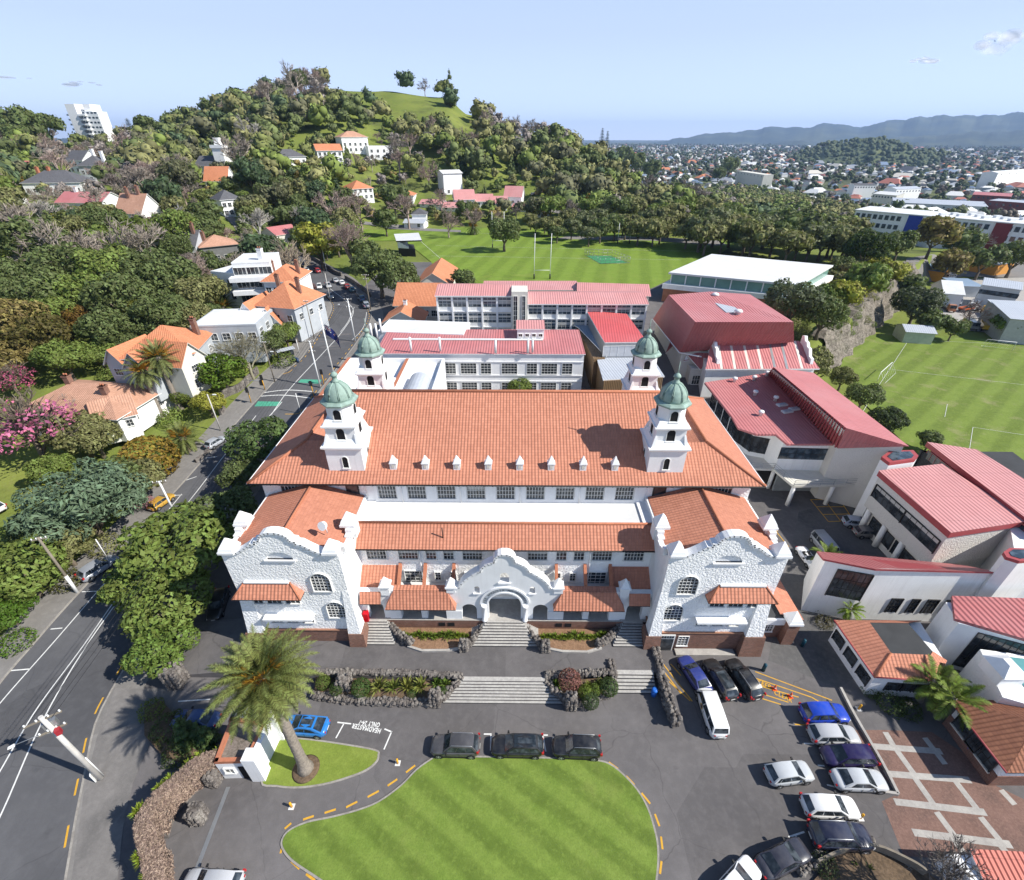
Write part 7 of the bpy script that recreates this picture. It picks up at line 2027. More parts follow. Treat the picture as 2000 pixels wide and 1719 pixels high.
def tree(key,x,y,Rr,color,label,group=None,hz=1.0,z=None,rz=None,single=False):
 crown, trunk = PROTO[key]
 nm = NAMES[key.rstrip("0123456789")]
 z = H(x,y)-.1 if z is None else z
 t = thing(nm,(x,y,z),label,CATS[nm],group,random.uniform(0,6.28)if rz is None else rz)
 t.scale = (Rr,Rr,Rr*hz)
 o = link("crown" if nm not in("flax_plant",)else "leaves",crown,t);o.color = (*color,1)
 if trunk is not None:
  k = link("trunk",trunk,t);k.color = (.16,.13,.10,1)
 TREES.append((x,y,Rr))
 return t
def tree_px(key,px,py,rpx,color,label,group=None,hz=1.0,hc=1.15):
 g = G(px,py);x, y = g.x, g.y;Rr = 2.0
 for _ in range(6):
  d = ray(px,py);z = H(x,y)+hc*Rr*hz
  q = P(px,py,min(z,49.0 if d[2]<0 else z))if d[2]<-.02 else G(px,py+rpx)
  if d[2]>-.06:q = G(px,py+rpx*.9)
  x, y = x+(q.x-x)*.7, y+(q.y-y)*.7
  dist = math.sqrt((x-CAM[0])**2+y*y+(CAM[2]-z)**2)
  c = math.hypot((px-1000)/FPX,(py-859.5)/FPX)
  Rr = rpx*dist/(FPX*math.sqrt(1+c*c))
 return tree(key,x,y,Rr,color,label,group,hz)
DG, MG, OG, YG, BG, BRG = (.130,.160,.056), (.175,.225,.052), (.215,.212,.085), (.32,.31,.05), (.115,.165,.098), (.24,.185,.065)
GB, PB = (.34,.29,.25), (.37,.28,.25)
sg_ = "pohutukawa trees lining the school side of the street"
for key, px, py, r, c, lb in(("near0",350,1065,105,MG,"broad bright green tree against the left wing, largest of the row by the street"),("near1",268,1140,66,MG,"green tree leaning over the street just left of the largest one"),("near2",330,1175,82,MG,"green tree in front of the left wing with bare limbs showing"),("near0",312,1262,62,(.15,.215,.045),"green tree nearest the rock pillar at the gate"),("near1",440,1000,66,DG,"dark green tree behind the left wing"),("near2",505,858,66,(.10,.15,.045),"dense round tree beside the left hip of the hall roof"),("near0",470,925,44,DG,"dark green tree in shade below the hall's left eave")):
 tree_px(key,px,py,r,c,lb,sg_,hz=.85)
gd = "trees and shrubs of the gardens across the street"
for key, px, py, r, c, lb in(("fir",150,965,112,BG,"huge blue-green spreading conifer beside the street"),("near1",150,842,58,OG,"grey-green tree behind the huge blue-green conifer"),("near2",265,935,52,OG,"olive green tree between the conifer and the orange-flowering bush"),("ball",285,885,50,(.26,.17,.03),"rounded bush covered in orange flowers"),("near0",215,940,60,DG,"dark green tree to the right of the huge conifer"),("near1",120,1065,55,OG,"olive bushy tree next to the leaning power pole"),("near2",35,1110,80,MG,"broad green tree at the left edge above the pavement"),("near0",10,1190,45,(.09,.16,.02),"bright green bush at the left edge beside the pavement"),("shrub",60,955,32,YG,"yellow-green shrub left of the huge conifer"),("blossom",48,832,92,(.62,.18,.34),"pink magnolia in full blossom at the left edge"),("blossom",20,742,42,(.42,.09,.19),"dark pink blossom tree at the left edge"),("blossom",278,980,22,(.55,.25,.30),"small pink flowering shrub above the pavement"),("near1",432,722,48,(.11,.17,.02),"bright green round tree at the street corner wall"),("near2",405,785,32,YG,"yellow-green shrubbery behind the corner wall"),("shrub",330,800,26,MG,"green shrub between the palms"),("near0",180,850,50,OG,"loose olive tree in front of the salmon bungalow"),("barenear",150,800,42,GB,"sparse grey tree in front of the salmon bungalow"),("barenear",480,690,52,(.26,.24,.17),"leafless tree with lichen-yellow branches by the white flat-roofed house"),("near1",528,665,34,DG,"dark hedge-like tree by the pavement below the dormered villa"),("near2",556,648,32,MG,"green tree by the bus shelter"),("near0",497,612,30,DG,"dark tree in front of the steep-gabled orange house"),("shrub",552,690,22,MG,"low green bush beside the bus shelter"),("near2",360,770,26,(.13,.16,.03),"light green shrub beside the street palms"),("barenear",582,612,26,PB,"small bare tree in front of the dormered villa"),("near0",610,600,22,DG,"small dark tree at the bend pavement"),("blossom",603,560,16,(.30,.12,.14),"reddish budding tree on the bend"),("near1",585,545,18,DG,"dark tree beside the orange hipped villa"),("near1",95,915,40,MG,"green tree between the magnolia and the huge conifer"),("shrub",120,1120,30,(.10,.10,.03),"reddish low shrub beside the leaning power pole"),("near2",60,1030,40,DG,"dark green shrub mass behind the olive bushy tree"),("shrub",195,1050,30,OG,"olive hedge bush beside the pavement"),("shrub",20,1240,32,(.10,.17,.02),"low bright bush at the left edge, lowest of all")):
 tree_px(key,px,py,r,c,lb,gd,hz=.9)
wl = "trees of the dense left-hand woods"
left = (("far0",60,470,62,DG),("far1",125,520,60,DG),("far2",205,520,62,MG),("far3",280,525,58,DG),("far4",335,545,60,DG),("far5",392,570,52,OG),("far0",235,580,60,DG),("far1",150,570,52,MG),("far2",60,560,62,DG),("near0",30,625,62,BRG),("far4",75,655,58,(.12,.10,.03)),("near2",120,695,48,MG),("fir",155,612,42,(.16,.09,.02)),("fir",268,602,44,(.13,.13,.015)),("near1",205,640,52,DG),("far1",315,615,55,DG),("far3",375,622,42,OG),("near0",20,690,46,BRG),("far0",345,480,30,DG),("far2",395,440,40,DG),("far3",340,430,45,MG),("far1",200,425,48,DG),("far4",145,450,42,OG),("bare0",100,485,62,GB),("bare1",225,478,58,GB),("bare2",292,478,48,GB),("bare3",40,430,52,GB),("bare1",335,425,38,(.40,.38,.36)),("far5",190,690,36,MG),("near2",240,668,32,DG),("shrub",210,715,24,MG),("bare0",170,495,50,GB),("far2",105,430,22,YG),("far3",310,590,40,DG),("near1",400,612,30,DG),("far0",240,395,42,(.10,.13,.02)),("far5",90,610,50,MG),("far1",10,540,50,DG),("far3",180,585,40,DG),("far0",290,650,34,DG),("bare2",255,440,36,GB))
for i, (key,px,py,r,c)in enumerate(left):
 if key[:3]=="far" and py>420:key = "near%d"%(int(key[3])%3)
 k = key.rstrip("0123456789")
 lb = {"bare":"grey leafless tree in the dense woods on the left, behind the street houses","fir":"rusty-coloured" if px<200 else "yellow-green feathery"}.get(k,"leafy evergreen tree in the dense woods on the left, behind the street houses")
 if k=="fir":lb+=" conifer standing out of the dark woods on the left"
 if k=="shrub":lb = "shrub at the lower edge of the dense woods on the left"
 if c==BRG:lb = "brownish-leaved tree at the left edge of the woods"
 if c==YG:lb = "small yellow-green tree in the upper left woods"
 tree_px(key,px,py,r,c,lb,wl)
fg = "trees round the rugby field"
for key, px, py, r, c, lb in(("far0",620,472,46,YG,"yellow-green tree with open limbs at the top of the street"),("barenear",682,475,46,PB,"brown leafless tree next to the yellow-green one"),("near2",738,520,54,DG,"big dark tree at the street end of the rugby field"),("near0",775,540,44,DG,"dark tree beside the orange hall roof"),("far3",712,490,34,DG,"dark tree behind the big one at the street end of the field"),("far2",542,492,34,MG,"green tree beside the road junction on the left"),("bare1",545,390,60,(.33,.27,.21),"tall pale leafless tree above the red tin hall"),("bare2",650,395,42,PB,"round brown leafless tree at the field corner"),("bare0",700,410,36,PB,"second brown leafless tree at the field corner"),("bare3",795,405,34,PB,"brown leafless tree in front of the low orange house"),("near1",985,450,34,DG,"dark round tree behind the far goal posts"),("bare1",875,432,26,PB,"pinkish leafless tree left of the small palm"),("bare2",925,428,24,PB,"pinkish leafless tree right of the small palm"),("far1",905,545,26,DG,"dark bushy tree beside the orange hall by the field"),("far0",752,430,26,DG,"dark tree at the near corner of the side road"),("near0",1015,755,24,MG,"leafy treetop showing over the hall ridge"),("shrub",1075,641,22,MG,"green bush in the court beside the technology block")):
 tree_px(key,px,py,r,c,lb,fg)
bg_ = "dark olive trees in the belt beyond the rugby field"
rng = random.Random(21)
for i in range(46):
 t = i/45
 px = 1010+660*t+rng.uniform(-12,12);py = 444+46*t**1.6+(rng.uniform(-24,-6)if i%2 else rng.uniform(-6,6))-(12 if t>.3 else 0)
 tree_px(rng.choice(("far0","far1","far2","far5")),px,py,16+24*min(1,t*1.6)*rng.uniform(.75,1.1),rng.choice((OG,OG,DG,(.15,.165,.08))),"dark olive tree in the belt between the rugby field and the town",bg_)
rg = "trees on the rock face and round the works yard"
for key, px, py, r, c, lb in(("near2",1553,585,58,(.12,.14,.075),"large grey-green tree behind the gymnasium"),("near0",1612,612,46,DG,"dark tree to the right of the gymnasium roof"),("near1",1600,660,42,OG,"olive tree on the slope right of the red strip-lit roof"),("far0",1648,575,36,YG,"yellowish tree on top of the rock face, left one"),("far1",1700,543,44,MG,"green tree on top of the rock face"),("far2",1742,530,32,YG,"yellowish tree on top of the rock face, right one"),("near1",1795,592,44,(.10,.115,.065),"dark loose tree at the foot of the rock face"),("far3",1822,625,30,DG,"dark tree behind the pale green shed"),("far4",1865,640,24,DG,"small dark tree at the soccer field edge"),("bare0",1900,610,28,PB,"bare tree among the parked trucks"),("far5",1970,630,28,MG,"green tree at the far end of the soccer field"),("near0",1697,482,44,(.045,.07,.02),"large dark tree in front of the long office block"),("far0",1815,490,40,BRG,"rounded olive-gold tree in front of the office block"),("far1",1858,512,34,BRG,"smaller olive-gold tree beside the orange building"),("far2",1880,470,36,DG,"dark tree in front of the office block's middle"),("far3",1925,505,36,DG,"dark tree near the orange wall"),("near1",1988,498,38,DG,"dark tree at the right edge in front of the office block"),("bare1",1905,465,26,(.34,.28,.28),"pale bare tree in front of the maroon panel"),("far4",1760,475,30,DG,"dark tree left of the rounded olive-gold one"),("near2",1690,770,34,DG,"dark bushy tree beside the library's high roof"),("near0",1735,820,34,(.05,.07,.03),"dark tree at the edge of the soccer field by the library"),("near1",1648,735,26,OG,"olive bush at the top of the soccer field"),("far1",1818,858,24,DG,"small dark conifer-like tree beside the pink-roofed block"),("near1",1625,575,34,MG,"green tree beside the red-roofed clubroom"),("far3",1660,555,28,DG,"dark tree beside the clubroom lawn"),("far0",1775,560,34,DG,"dark tree between rock face and workshop")):
 tree_px(key,px,py,r,c,lb,rg)
for px, py, r in((492,405,40),(476,315,38),(362,428,30),(440,458,24),(592,420,34),(460,380,26),(318,440,30),(128,335,30),(520,345,30),(610,345,28),(300,440,34),(75,410,36),(180,380,30),(500,270,30),(560,350,26)):
 tree_px(f"bare{rng.randrange(4)}",px,py,r,rng.choice((GB,PB,(.40,.37,.34))),"grey-brown leafless tree between the houses of the left slope","leafless trees of the left slope")
for i in range(16):
 u = 84+rng.uniform(0,68);k = rng.uniform(.2,1);tree("shrub",u-.707*4.4*k,u+31+.707*4.4*k,rng.uniform(.9,1.7),rng.choice((OG,MG,(.17,.15,.06))),"bush rooted in the rock face above the soccer field","bushes in the rock face",.9,z=k*8.5)
# ---- the wooded hill: individual trees up to the caps, the rest one woodland
AVOID = []
for o in list(COL.objects):
 if o.parent is None and o.get("category")in("house","flats","school block","school hall","grandstand","monument","apartment tower","car","building","clubroom","bus"):
  r_ = 9 if o.get("category")!="car" else 4
  AVOID.append((o.location.x,o.location.y,r_))
ROADXY = [(p.x,p.y)for p in between(.5)]+[G(*p)[:2]for p in((1056,405),(1110,415),(1180,427),(1240,437),(665,431),(740,439),(830,448),(430,415),(455,440),(480,475),(540,494))]
def inside(p,poly):
 c = False;n = len(poly)
 for i in range(n):
  a, b = poly[i], poly[i-1]
  if(a[1]>p[1])!=(b[1]>p[1])and p[0]<(b[0]-a[0])*(p[1]-a[1])/(b[1]-a[1])+a[0]:c = not c
 return c
def to_px(x,y,z):
 dx, dy, dz = x-CAM[0], y, z-CAM[2]
 x1, y1 = dx*CY+dy*SY, -dx*SY+dy*CY
 f = y1*CT-dz*ST;v = -(y1*ST+dz*CT)
 return 1000+FPX*x1/f, 859.5+FPX*v/f
GRASS = [[(628,150),(700,165),(800,178),(885,185),(915,215),(950,262),(900,275),(850,250),(800,262),(740,250),(725,225),(690,212),(640,190)],[(1205,348),(1240,352),(1320,392),(1290,392),(1245,370),(1200,378)],[(800,300),(850,315),(900,335),(880,345),(830,330)],[(735,160),(900,170),(900,200),(735,200)]]
HOUSE_PX = [(545,775,262,330),(865,1035,345,415),(685,810,352,402),(385,485,285,425),(50,215,315,425),(235,330,395,482),(340,476,462,515),(795,840,392,440)]
rng = random.Random(33)
spots = []
y = 150.0
while y<600:
 st = 8.0+(y-150)*.013
 x = -.98*y-20
 while x<.52*y:
  X, Y = x+rng.uniform(-.45,.45)*st, y+rng.uniform(-.45,.45)*st
  x+=st
  t = X/Y
  yr, zr, y0, k = lerp_table(RIDGE,t)
  if k<=0 or Y>yr+14 or X>-52-max(0,(Y-150))*.28 and Y<292 and X<108:continue
  if X>=108 or(X>60 and Y<300):
   if Y<300:continue
  z = H(X,Y);px, py = to_px(X,Y,z)
  if any((X-a)**2+(Y-b)**2<(r_+3.5)**2 for a,b,r_ in AVOID):continue
  if any((X-a)**2+(Y-b)**2<8**2 for a,b in ROADXY):continue
  if any((X-a)**2+(Y-b)**2<(.8*r_+2)**2 for a,b,r_ in TREES):continue
  g = any(inside((px,py),q)for q in GRASS)
  if g and rng.random()<.93:continue
  if inside((X,Y),F1):continue
  hide = any(a<px<b and c<py<d+26 for a,b,c,d in HOUSE_PX)
  spots.append((math.hypot(X,Y),X,Y,px,py,hide,z))
 y+=st
spots.sort()
cap = {"evergreen_tree":85,"bare_tree":190,"conifer_tree":150,"pine_tree":12}
rest = []
HL = {"evergreen_tree":"rounded evergreen tree in the woods covering the hill and its lower slopes","bare_tree":"grey-pink leafless tree among evergreens on the wooded hill","conifer_tree":"pointed dark conifer in the woods covering the hill","pine_tree":"tiered pine standing above the woods of the hill"}
for d, X, Y, px, py, hide, z in spots:
 r = rng.random()
 if hide and r>.9:continue
 zone = math.sin(X*.03+1)*math.cos(Y*.025)+rng.uniform(-.5,.5)
 if zone>.4:key = f"bare{rng.randrange(4)}";c = rng.choice((GB,PB,(.25,.21,.19)));Rr = rng.uniform(4.0,6.6)
 elif r<.16:key = f"cone{rng.randrange(3)}";c = rng.choice((DG,DG,(.055,.085,.032),(.09,.115,.035),(.20,.13,.02)if rng.random()<.25 else DG));Rr = rng.uniform(2.6,4.2)
 else:key = f"far{rng.randrange(6)}";c = rng.choice((DG,DG,MG,OG,OG,(.085,.125,.06),(.17,.19,.06),(.15,.15,.08)));Rr = rng.uniform(4.6,8.2)
 if hide:Rr*=.58
 if d>300:Rr*=1.28
 c = tuple(v*.97 for v in c)
 if 110<px<245 and Y>280:Rr*=.6
 nm = NAMES[key.rstrip("0123456789")]
 if cap[nm]>0 and not(d>330 and rng.random()<.35):
  cap[nm]-=1
  tree(key,X,Y,Rr,c,HL[nm],"trees of the wooded hill",rng.uniform(.85,1.15))
 else:rest.append((key,X,Y,Rr,c))
for px, py, h_ in((1172,300,34),(1182,302,32)):
 g = G(px,py+14);s = h_*math.hypot(g.x,g.y)/1020/4.7*1.5
 tree("pine0",g.x,g.y,max(2.0,s),(.04,.06,.035),"tall tiered pine breaking the skyline on the hill and its shoulders","skyline pines")
g = G(268,290);tree("pine1",g.x,g.y,7.0,(.09,.11,.06),"sparse wide-branched pine on the skyline beside the apartment tower",None,.62)
g = G(880,208);tree("cone0",g.x,g.y,5.6,DG,"dense dark conifer standing up from the right end of the summit",None,1.75)
for px, py, r, lb in((588,156,20,"biggest rounded tree crowning the left end of the summit"),(512,178,15,"clump of trees on the skyline left of the summit"),(800,170,5,"small open tree on the bare summit ridge, middle one"),(778,172,4,"small tree on the bare summit ridge, left one"),(820,172,4,"small tree on the bare summit ridge, right one")):
 g = G(px,py+r*1.6);d = math.hypot(g.x,g.y);tree("near0",g.x,g.y,r*d/1060,DG,lb,"skyline trees",1.0)
for px, py, r in((70,258,28),(104,250,24),(48,268,22),(300,255,20),(420,215,18),(1215,300,22),(1240,310,20),(1270,320,18),(1420,318,18),(1160,300,16),(1400,330,14)):
 g = G(px,py+r*1.2+(14 if px>1100 else 8));d = math.hypot(g.x,g.y);
 if d<1200:tree("far%d"%rng.randrange(6),g.x,g.y,r*d/1060,DG,"dark tree on the skyline of the hill's shoulders","skyline trees",1.1)
def stuff_trees(items,name,label,nleaf,seed,mat=None):
 mb = MB();rg2 = random.Random(seed)
 cols = {}
 for key, X, Y, Rr, c in items:
  q = (.25,.22,.20)if key[:4]=="bare" else c
  kk = tuple(round(v,2)for v in q)
  if kk not in cols:
   m = NT(name+str(len(cols)));ge = m.n("NewGeometry");hs = m.n("HueSaturation");hs.inputs["Color"].default_value = (*q,1)
   m.l(m.math('ADD',.45,m.math('MULTIPLY',ge.outputs["Random Per Island"],.75)),hs.inputs["Value"]);cols[kk] = m.done(hs.outputs[0],.7,.2)
  z = H(X,Y)
  lob = [(X,Y,z+Rr*1.0,Rr*.75,.9)]
  for i in range(6):
   a = rg2.uniform(0,6.28);lob.append((X+math.cos(a)*Rr*.5,Y+math.sin(a)*Rr*.5,z+Rr*rg2.uniform(.6,1.5),Rr*rg2.uniform(.35,.5),.9))
  cores(mb,lob,cols[kk],.74);leaf_cloud(mb,lob,nleaf,Rr*.145,rg2,cols[kk],bias=.5)
 return tag(mb.build(name),label,kind="stuff")
for _ in range(700):
 Y = rng.uniform(200,400);X = rng.uniform(-.75,.3)*Y
 yr, zr, y0, k = lerp_table(RIDGE,X/Y)
 if k<.5 or Y>yr or Y<y0+4 or inside((X,Y),F1):continue
 if any((X-a)**2+(Y-b)**2<(r_+1)**2 for a,b,r_ in AVOID)or any((X-a)**2+(Y-b)**2<49 for a,b in ROADXY):continue
 px, py = to_px(X,Y,H(X,Y))
 if any(inside((px,py),q)for q in GRASS)and rng.random()<.85:continue
 rest.append(("far0",X,Y,rng.uniform(1.8,3.4),rng.choice((DG,MG,OG,OG,BRG,(.17,.19,.06)))))
for i in range(26):
 for j in range(34):
  X, Y = -72-i*10.5+rng.uniform(-3,3), -25+j*10.5+rng.uniform(-3,3)
  if(Y>0 and X/Y>-1.02)or any((X-a)**2+(Y-b)**2<(r_+3)**2 for a,b,r_ in TREES):continue
  ex_, ey_ = to_px(X,Y,H(X,Y)+5)if Y>8 else(-999,0)
  if ex_>-150:continue
  rest.append(("far0",X,Y,rng.uniform(3.8,7),rng.choice((DG,MG,OG,OG,(.17,.19,.06)))))
print("spots",len(spots),"rest",len(rest),cap)
PARK = [G(*p)[:2]for p in((1120,438),(1200,415),(1290,400),(1330,385),(1440,372),(1560,395),(1660,425),(1672,488),(1560,478),(1420,462),(1250,450))]
xs_, ys_ = [p[0]for p in PARK], [p[1]for p in PARK]
pk = []
y = min(ys_)
while y<max(ys_):
 x = min(xs_)
 while x<max(xs_):
  X, Y = x+rng.uniform(-4,4), y+rng.uniform(-4,4);x+=10.5
  if inside((X,Y),PARK)and not inside((X,Y),F1)and not any((X-a)**2+(Y-b)**2<(r_+3)**2 for a,b,r_ in AVOID):pk.append((math.hypot(X,Y),X,Y))
 y+=10.5
PAV = [P(*p,12)[:2]for p in((1270,545),(1562,585),(1655,525),(1380,485))]
CLW = [G(*p)[:2]for p in((1540,560),(1600,555),(1640,525),(1700,492),(1790,500),(1800,540),(1765,575),(1735,590),(1690,600),(1650,640),(1632,690),(1600,700),(1560,680))]
xs2, ys2 = [p[0]for p in CLW], [p[1]for p in CLW]
y = min(ys2)
while y<max(ys2):
 x = min(xs2)
 while x<max(xs2):
  X, Y = x+rng.uniform(-3,3), y+rng.uniform(-3,3);x+=7.5
  if inside((X,Y),CLW)and 50<Y-X<82 and not inside((X,Y),PAV)and not any((X-a)**2+(Y-b)**2<(.6*r_+1.5)**2 for a,b,r_ in TREES):
   tree(f"far{rng.randrange(6)}",X,Y,rng.uniform(3.2,5.2),rng.choice((DG,MG,OG,OG,YG)),"bushy tree in the strip of growth above the rock face","growth above the rock face",rng.uniform(.8,1.1))
 y+=7.5
for i in range(44):
 Y = 92+i*1.9+rng.uniform(-2,2);X = Y-rng.uniform(38,50)
 if X>60:tree("shrub",X,Y,rng.uniform(1.4,2.6),rng.choice(((.24,.21,.10),(.20,.17,.08),OG,YG)),"dry scrubby bush on the bank at the edge of the rock face","scrub on the rock face bank",rng.uniform(.7,1.2))
pk.sort()
for i, (d,X,Y)in enumerate(pk):
 key = f"bare{rng.randrange(4)}" if rng.random()<.06 else f"cone{rng.randrange(3)}" if rng.random()<.12 else f"far{rng.randrange(6)}"
 c = GB if key[0]=='b' else rng.choice((DG,MG,OG,OG,(.12,.155,.045)))
 if i<30 and key[0]=='f':tree(key,X,Y,rng.uniform(5,8),c,"tree of the park woods between the rugby field and the town","park woods",rng.uniform(.9,1.15))
 else:rest.append((key,X,Y,rng.uniform(5,8),c))
print("park",len(pk))
if rest:stuff_trees(rest,"woodland","woods on the upper hill and far slopes",150,3)
# --------- palms
def frond(mb,base,yaw,pitch,L,droop,m,rng,n=22,lw=.052,ll=.60,twist=0.0):
 pts = []
 for i in range(n+1):
  s = i/n
  a = pitch-droop*s*s
  pts.append(a)
 p = Vector(base);seg = L/n
 dirh = Vector((math.cos(yaw),math.sin(yaw),0));side = Vector((-math.sin(yaw),math.cos(yaw),0))
 line = [p.copy()]
 for a in pts[:-1]:
  p = p+(dirh*math.cos(a)+Vector((0,0,math.sin(a))))*seg
  line.append(p.copy())
 mb.tube(line[::3]+[line[-1]],[.05*(1-.85*i/(len(line[::3])))for i in range(len(line[::3])+1)],m,4,cap=False)
 for i in range(3,n):
  s = i/n
  k = ll*(math.sin(math.pi*min(1,s*.9+.12))**.7)
  t = (line[i+1]-line[i]).normalized()if i<n else t
  up = side.cross(t)*-1
  if up.z<0:up = -up
  for sg in(-1,1):
   for o in(0,.5):
    b = line[i].lerp(line[i+1],o)
    d = (side*sg*.86+t*.62+up*rng.uniform(.05,.35)).normalized()
    e = b+d*k*rng.uniform(.8,1.1)+Vector((0,0,-.16*k))
    w_ = t*lw
    mb.face([b-w_*.6,b+w_,e+w_*.15,e-w_*.15],m)
def palm_mesh(nf,L,seed,trunk_h,r0,r1,fr=True,dead=14,upright=1.0):
 rng = random.Random(seed)
 mb = MB()
 for i in range(nf):
  t = i/nf
  yaw = i*2.39996+rng.uniform(-.1,.1)
  pitch = R(82-136*t**.85)*upright
  frond(mb,(.25*math.cos(yaw),.25*math.sin(yaw),trunk_h+.25-.5*t),yaw,pitch,L*rng.uniform(.88,1.06)*(.8+.2*math.sin(math.pi*t)),R(42+22*t),FROND,rng)
 crown = mb.mesh("fronds")
 db = MB()
 for i in range(dead):
  yaw = rng.uniform(0,6.28)
  frond(db,(.3*math.cos(yaw),.3*math.sin(yaw),trunk_h-.4),yaw,R(-52+rng.uniform(-15,12)),L*rng.uniform(.6,.85),R(30),FROND,rng,14,.045,.4)
 deadm = db.mesh("dead_fronds")
 tm = MB()
 hs = [i/26 for i in range(27)]
 prof = []
 for h_ in hs:
  f = 1+.9*math.exp(-h_*trunk_h/.8)
  prof.append(((r0+(r1-r0)*h_)*f+.03*(1 if int(h_*26)%2 else 0),h_*trunk_h))
 tm.ring(0,0,prof,PALMBARK,14);tm.ring(0,0,[(r1*1.0,trunk_h-1.2),(r1*1.7,trunk_h-.4),(r1*1.3,trunk_h+.3)],PALMBARK,12)
 fm = MB()
 if fr:
  for i in range(44):
   yaw = rng.uniform(0,6.28);b = Vector((.3*math.cos(yaw),.3*math.sin(yaw),trunk_h+.2))
   e = b+Vector((math.cos(yaw)*rng.uniform(.6,1.5),math.sin(yaw)*rng.uniform(.6,1.5),rng.uniform(.6,1.7)))
   for q in range(22):
    o = e+Vector((rng.gauss(0,.25),rng.gauss(0,.25),rng.gauss(-.12,.2)))
    fm.face([b.lerp(e,.5),b.lerp(e,.5)+Vector((.02,.02,.03)),o+Vector((.05,0,.05)),o],FROND)
 return crown, deadm, tm.mesh("trunk"), fm.mesh("fruit_stalks")if fr else None
def palm(meshes,x,y,z,label,name="palm_tree",group=None,rz=0.0,scale=1.0,col=(.20,.205,.06),dead=(.30,.25,.15),lean=(0,0)):
 t = thing(name,(x,y,z),label,"palm",group,rz);t.scale = (scale,)*3
 t.rotation_euler = (lean[0],lean[1],rz)
 for nm, me, c in(("fronds",meshes[0],col),("dead_fronds",meshes[1],dead),("trunk",meshes[2],col),("fruit_stalks",meshes[3],(.55,.27,.04))):
  if me is not None and len(me.polygons):o = link(nm,me,t);o.color = (*c,1)
 return t
hero = palm_mesh(140,4.35,3,14.2,.42,.40,True,34)
hp_ = P(598,1503,0)
palm(hero,hp_.x,hp_.y,.05,"tall date palm with a thick pale trunk on the small front lawn",col=(.17,.19,.055),lean=(R(-1.5),R(-1.0)))
mb = MB();mb.ring(hp_.x,hp_.y,[(1.25,.12),(1.1,.2),(.3,.26)],SOIL,20);tag(mb.build("soil_ring"),"bare soil ring round the foot of the tall palm",kind="structure")
mid = palm_mesh(64,4.2,5,10.5,.40,.36,True,22)
for px, py, s, lb in((352,800,1.08,"taller of the two street palms in front of the orange-roofed house"),(318,815,.95,"shorter of the two street palms in front of the orange-roofed house")):
 p = G(px,py);palm(mid,p.x,p.y,p.z,lb,scale=s,rz=px,col=(.17,.19,.065),group="date palms across the street")
low = palm_mesh(60,4.0,8,2.6,.45,.42,True,8)
p = G(366,878);palm(low,p.x,p.y,p.z,"low broad date palm at the garden corner above the pavement",col=(.16,.18,.055),group="date palms across the street")
p = G(442,622);palm(low,p.x,p.y,p.z,"date palm in front of the white balconied flats",scale=1.15,col=(.15,.18,.06),group="date palms across the street")
p = G(925,458);palm(low,p.x,p.y,p.z,"small date palm at the far corner of the rugby field",scale=1.25,col=(.11,.14,.04),group="date palms across the street")
nik = palm_mesh(22,2.9,12,3.4,.17,.13,False,0,.95)
for px, py, s, lb in((1795,1368,1.0,"nikau palm against the low tiled building, left of the pair"),(1830,1402,1.05,"nikau palm with arching fronds beside the mission-gabled building, right of the pair")):
 p = P(px,py,0);palm(nik,p.x,p.y,0,lb,scale=s,rz=px,col=(.15,.20,.03),group="nikau palms on the right")
p = P(1603,1112,0);palm(nik,p.x,p.y,0,"small nikau palm beside the white roadster",scale=.75,rz=1,col=(.15,.20,.04),group="nikau palms on the right")
p = P(1650,1212,0);palm(nik,p.x,p.y,0,"small bright nikau palm at the corner of the tall white block",scale=.6,rz=2,col=(.17,.24,.03),group="nikau palms on the right")
p = P(1685,1268,0)
# --------- bed planting
bp = "plants in the front beds"
rng = random.Random(4)
for i, (x,y,k,s,c,lb)in enumerate(((-19.2,28.9,"ball",.75,(.11,.15,.03),"yellow-green clipped bush at the left end of the left bed"),(-17.6,28.3,"ball",.7,(.07,.11,.03),"dark clipped bush left of the lava pillar"),(-15.0,28.3,"ball",.95,(.07,.12,.03),"round clipped green bush right of the lava pillar"),(-13.3,28.7,"flax",1.5,(.22,.23,.06),"yellow-striped flax, leftmost in the left bed"),(-11.7,28.6,"flax",1.4,(.16,.19,.04),"green flax, second in the left bed"),(-10.3,28.7,"flax",1.45,(.22,.22,.05),"olive flax in the middle of the left bed"),(-8.8,28.8,"flax",1.5,(.20,.22,.05),"tall flax near the right end of the left bed"),(-9.6,28.0,"ball",.5,(.07,.12,.03),"small clipped bush at the front of the left bed"),(-7.2,29.1,"flax",1.1,(.14,.21,.04),"broad-leaved green clump beside the left steps"),(-6.2,29.1,"flax",1.0,(.15,.22,.04),"second broad-leaved clump beside the left steps"),(-6.3,28.2,"ball",.45,(.08,.13,.03),"small round bush behind the left lava pillar"),(-14.2,28.0,"flax",.8,(.18,.2,.06),"low grassy clump in the left bed"),(7.0,29.2,"ball",1.15,(.24,.10,.09),"big round reddish bush in the right bed"),(5.6,29.2,"flax",.9,(.13,.20,.03),"green clump at the left end of the right bed"),(9.0,28.9,"flax",.9,(.18,.2,.03),"yellowish clump in the middle of the right bed"),(10.3,29.2,"flax",1.0,(.15,.19,.04),"grassy clump near the right end of the right bed"),(8.6,28.1,"ball",.75,(.15,.20,.03),"bright green bush at the front of the right bed"),(9.6,28.4,"ball",.65,(.13,.18,.03),"low yellow-green bush at the front of the right bed"),(11.1,28.6,"ball",.95,(.08,.12,.04),"round dark bush at the right end of the right bed"),(9.0,27.3,"ball",.85,(.07,.105,.045),"grey-green ball bush in front of the right bed"))):
 tree(k,x,y,s,c,lb,bp,z=.45 if k!="ball" or y>28 else .2)
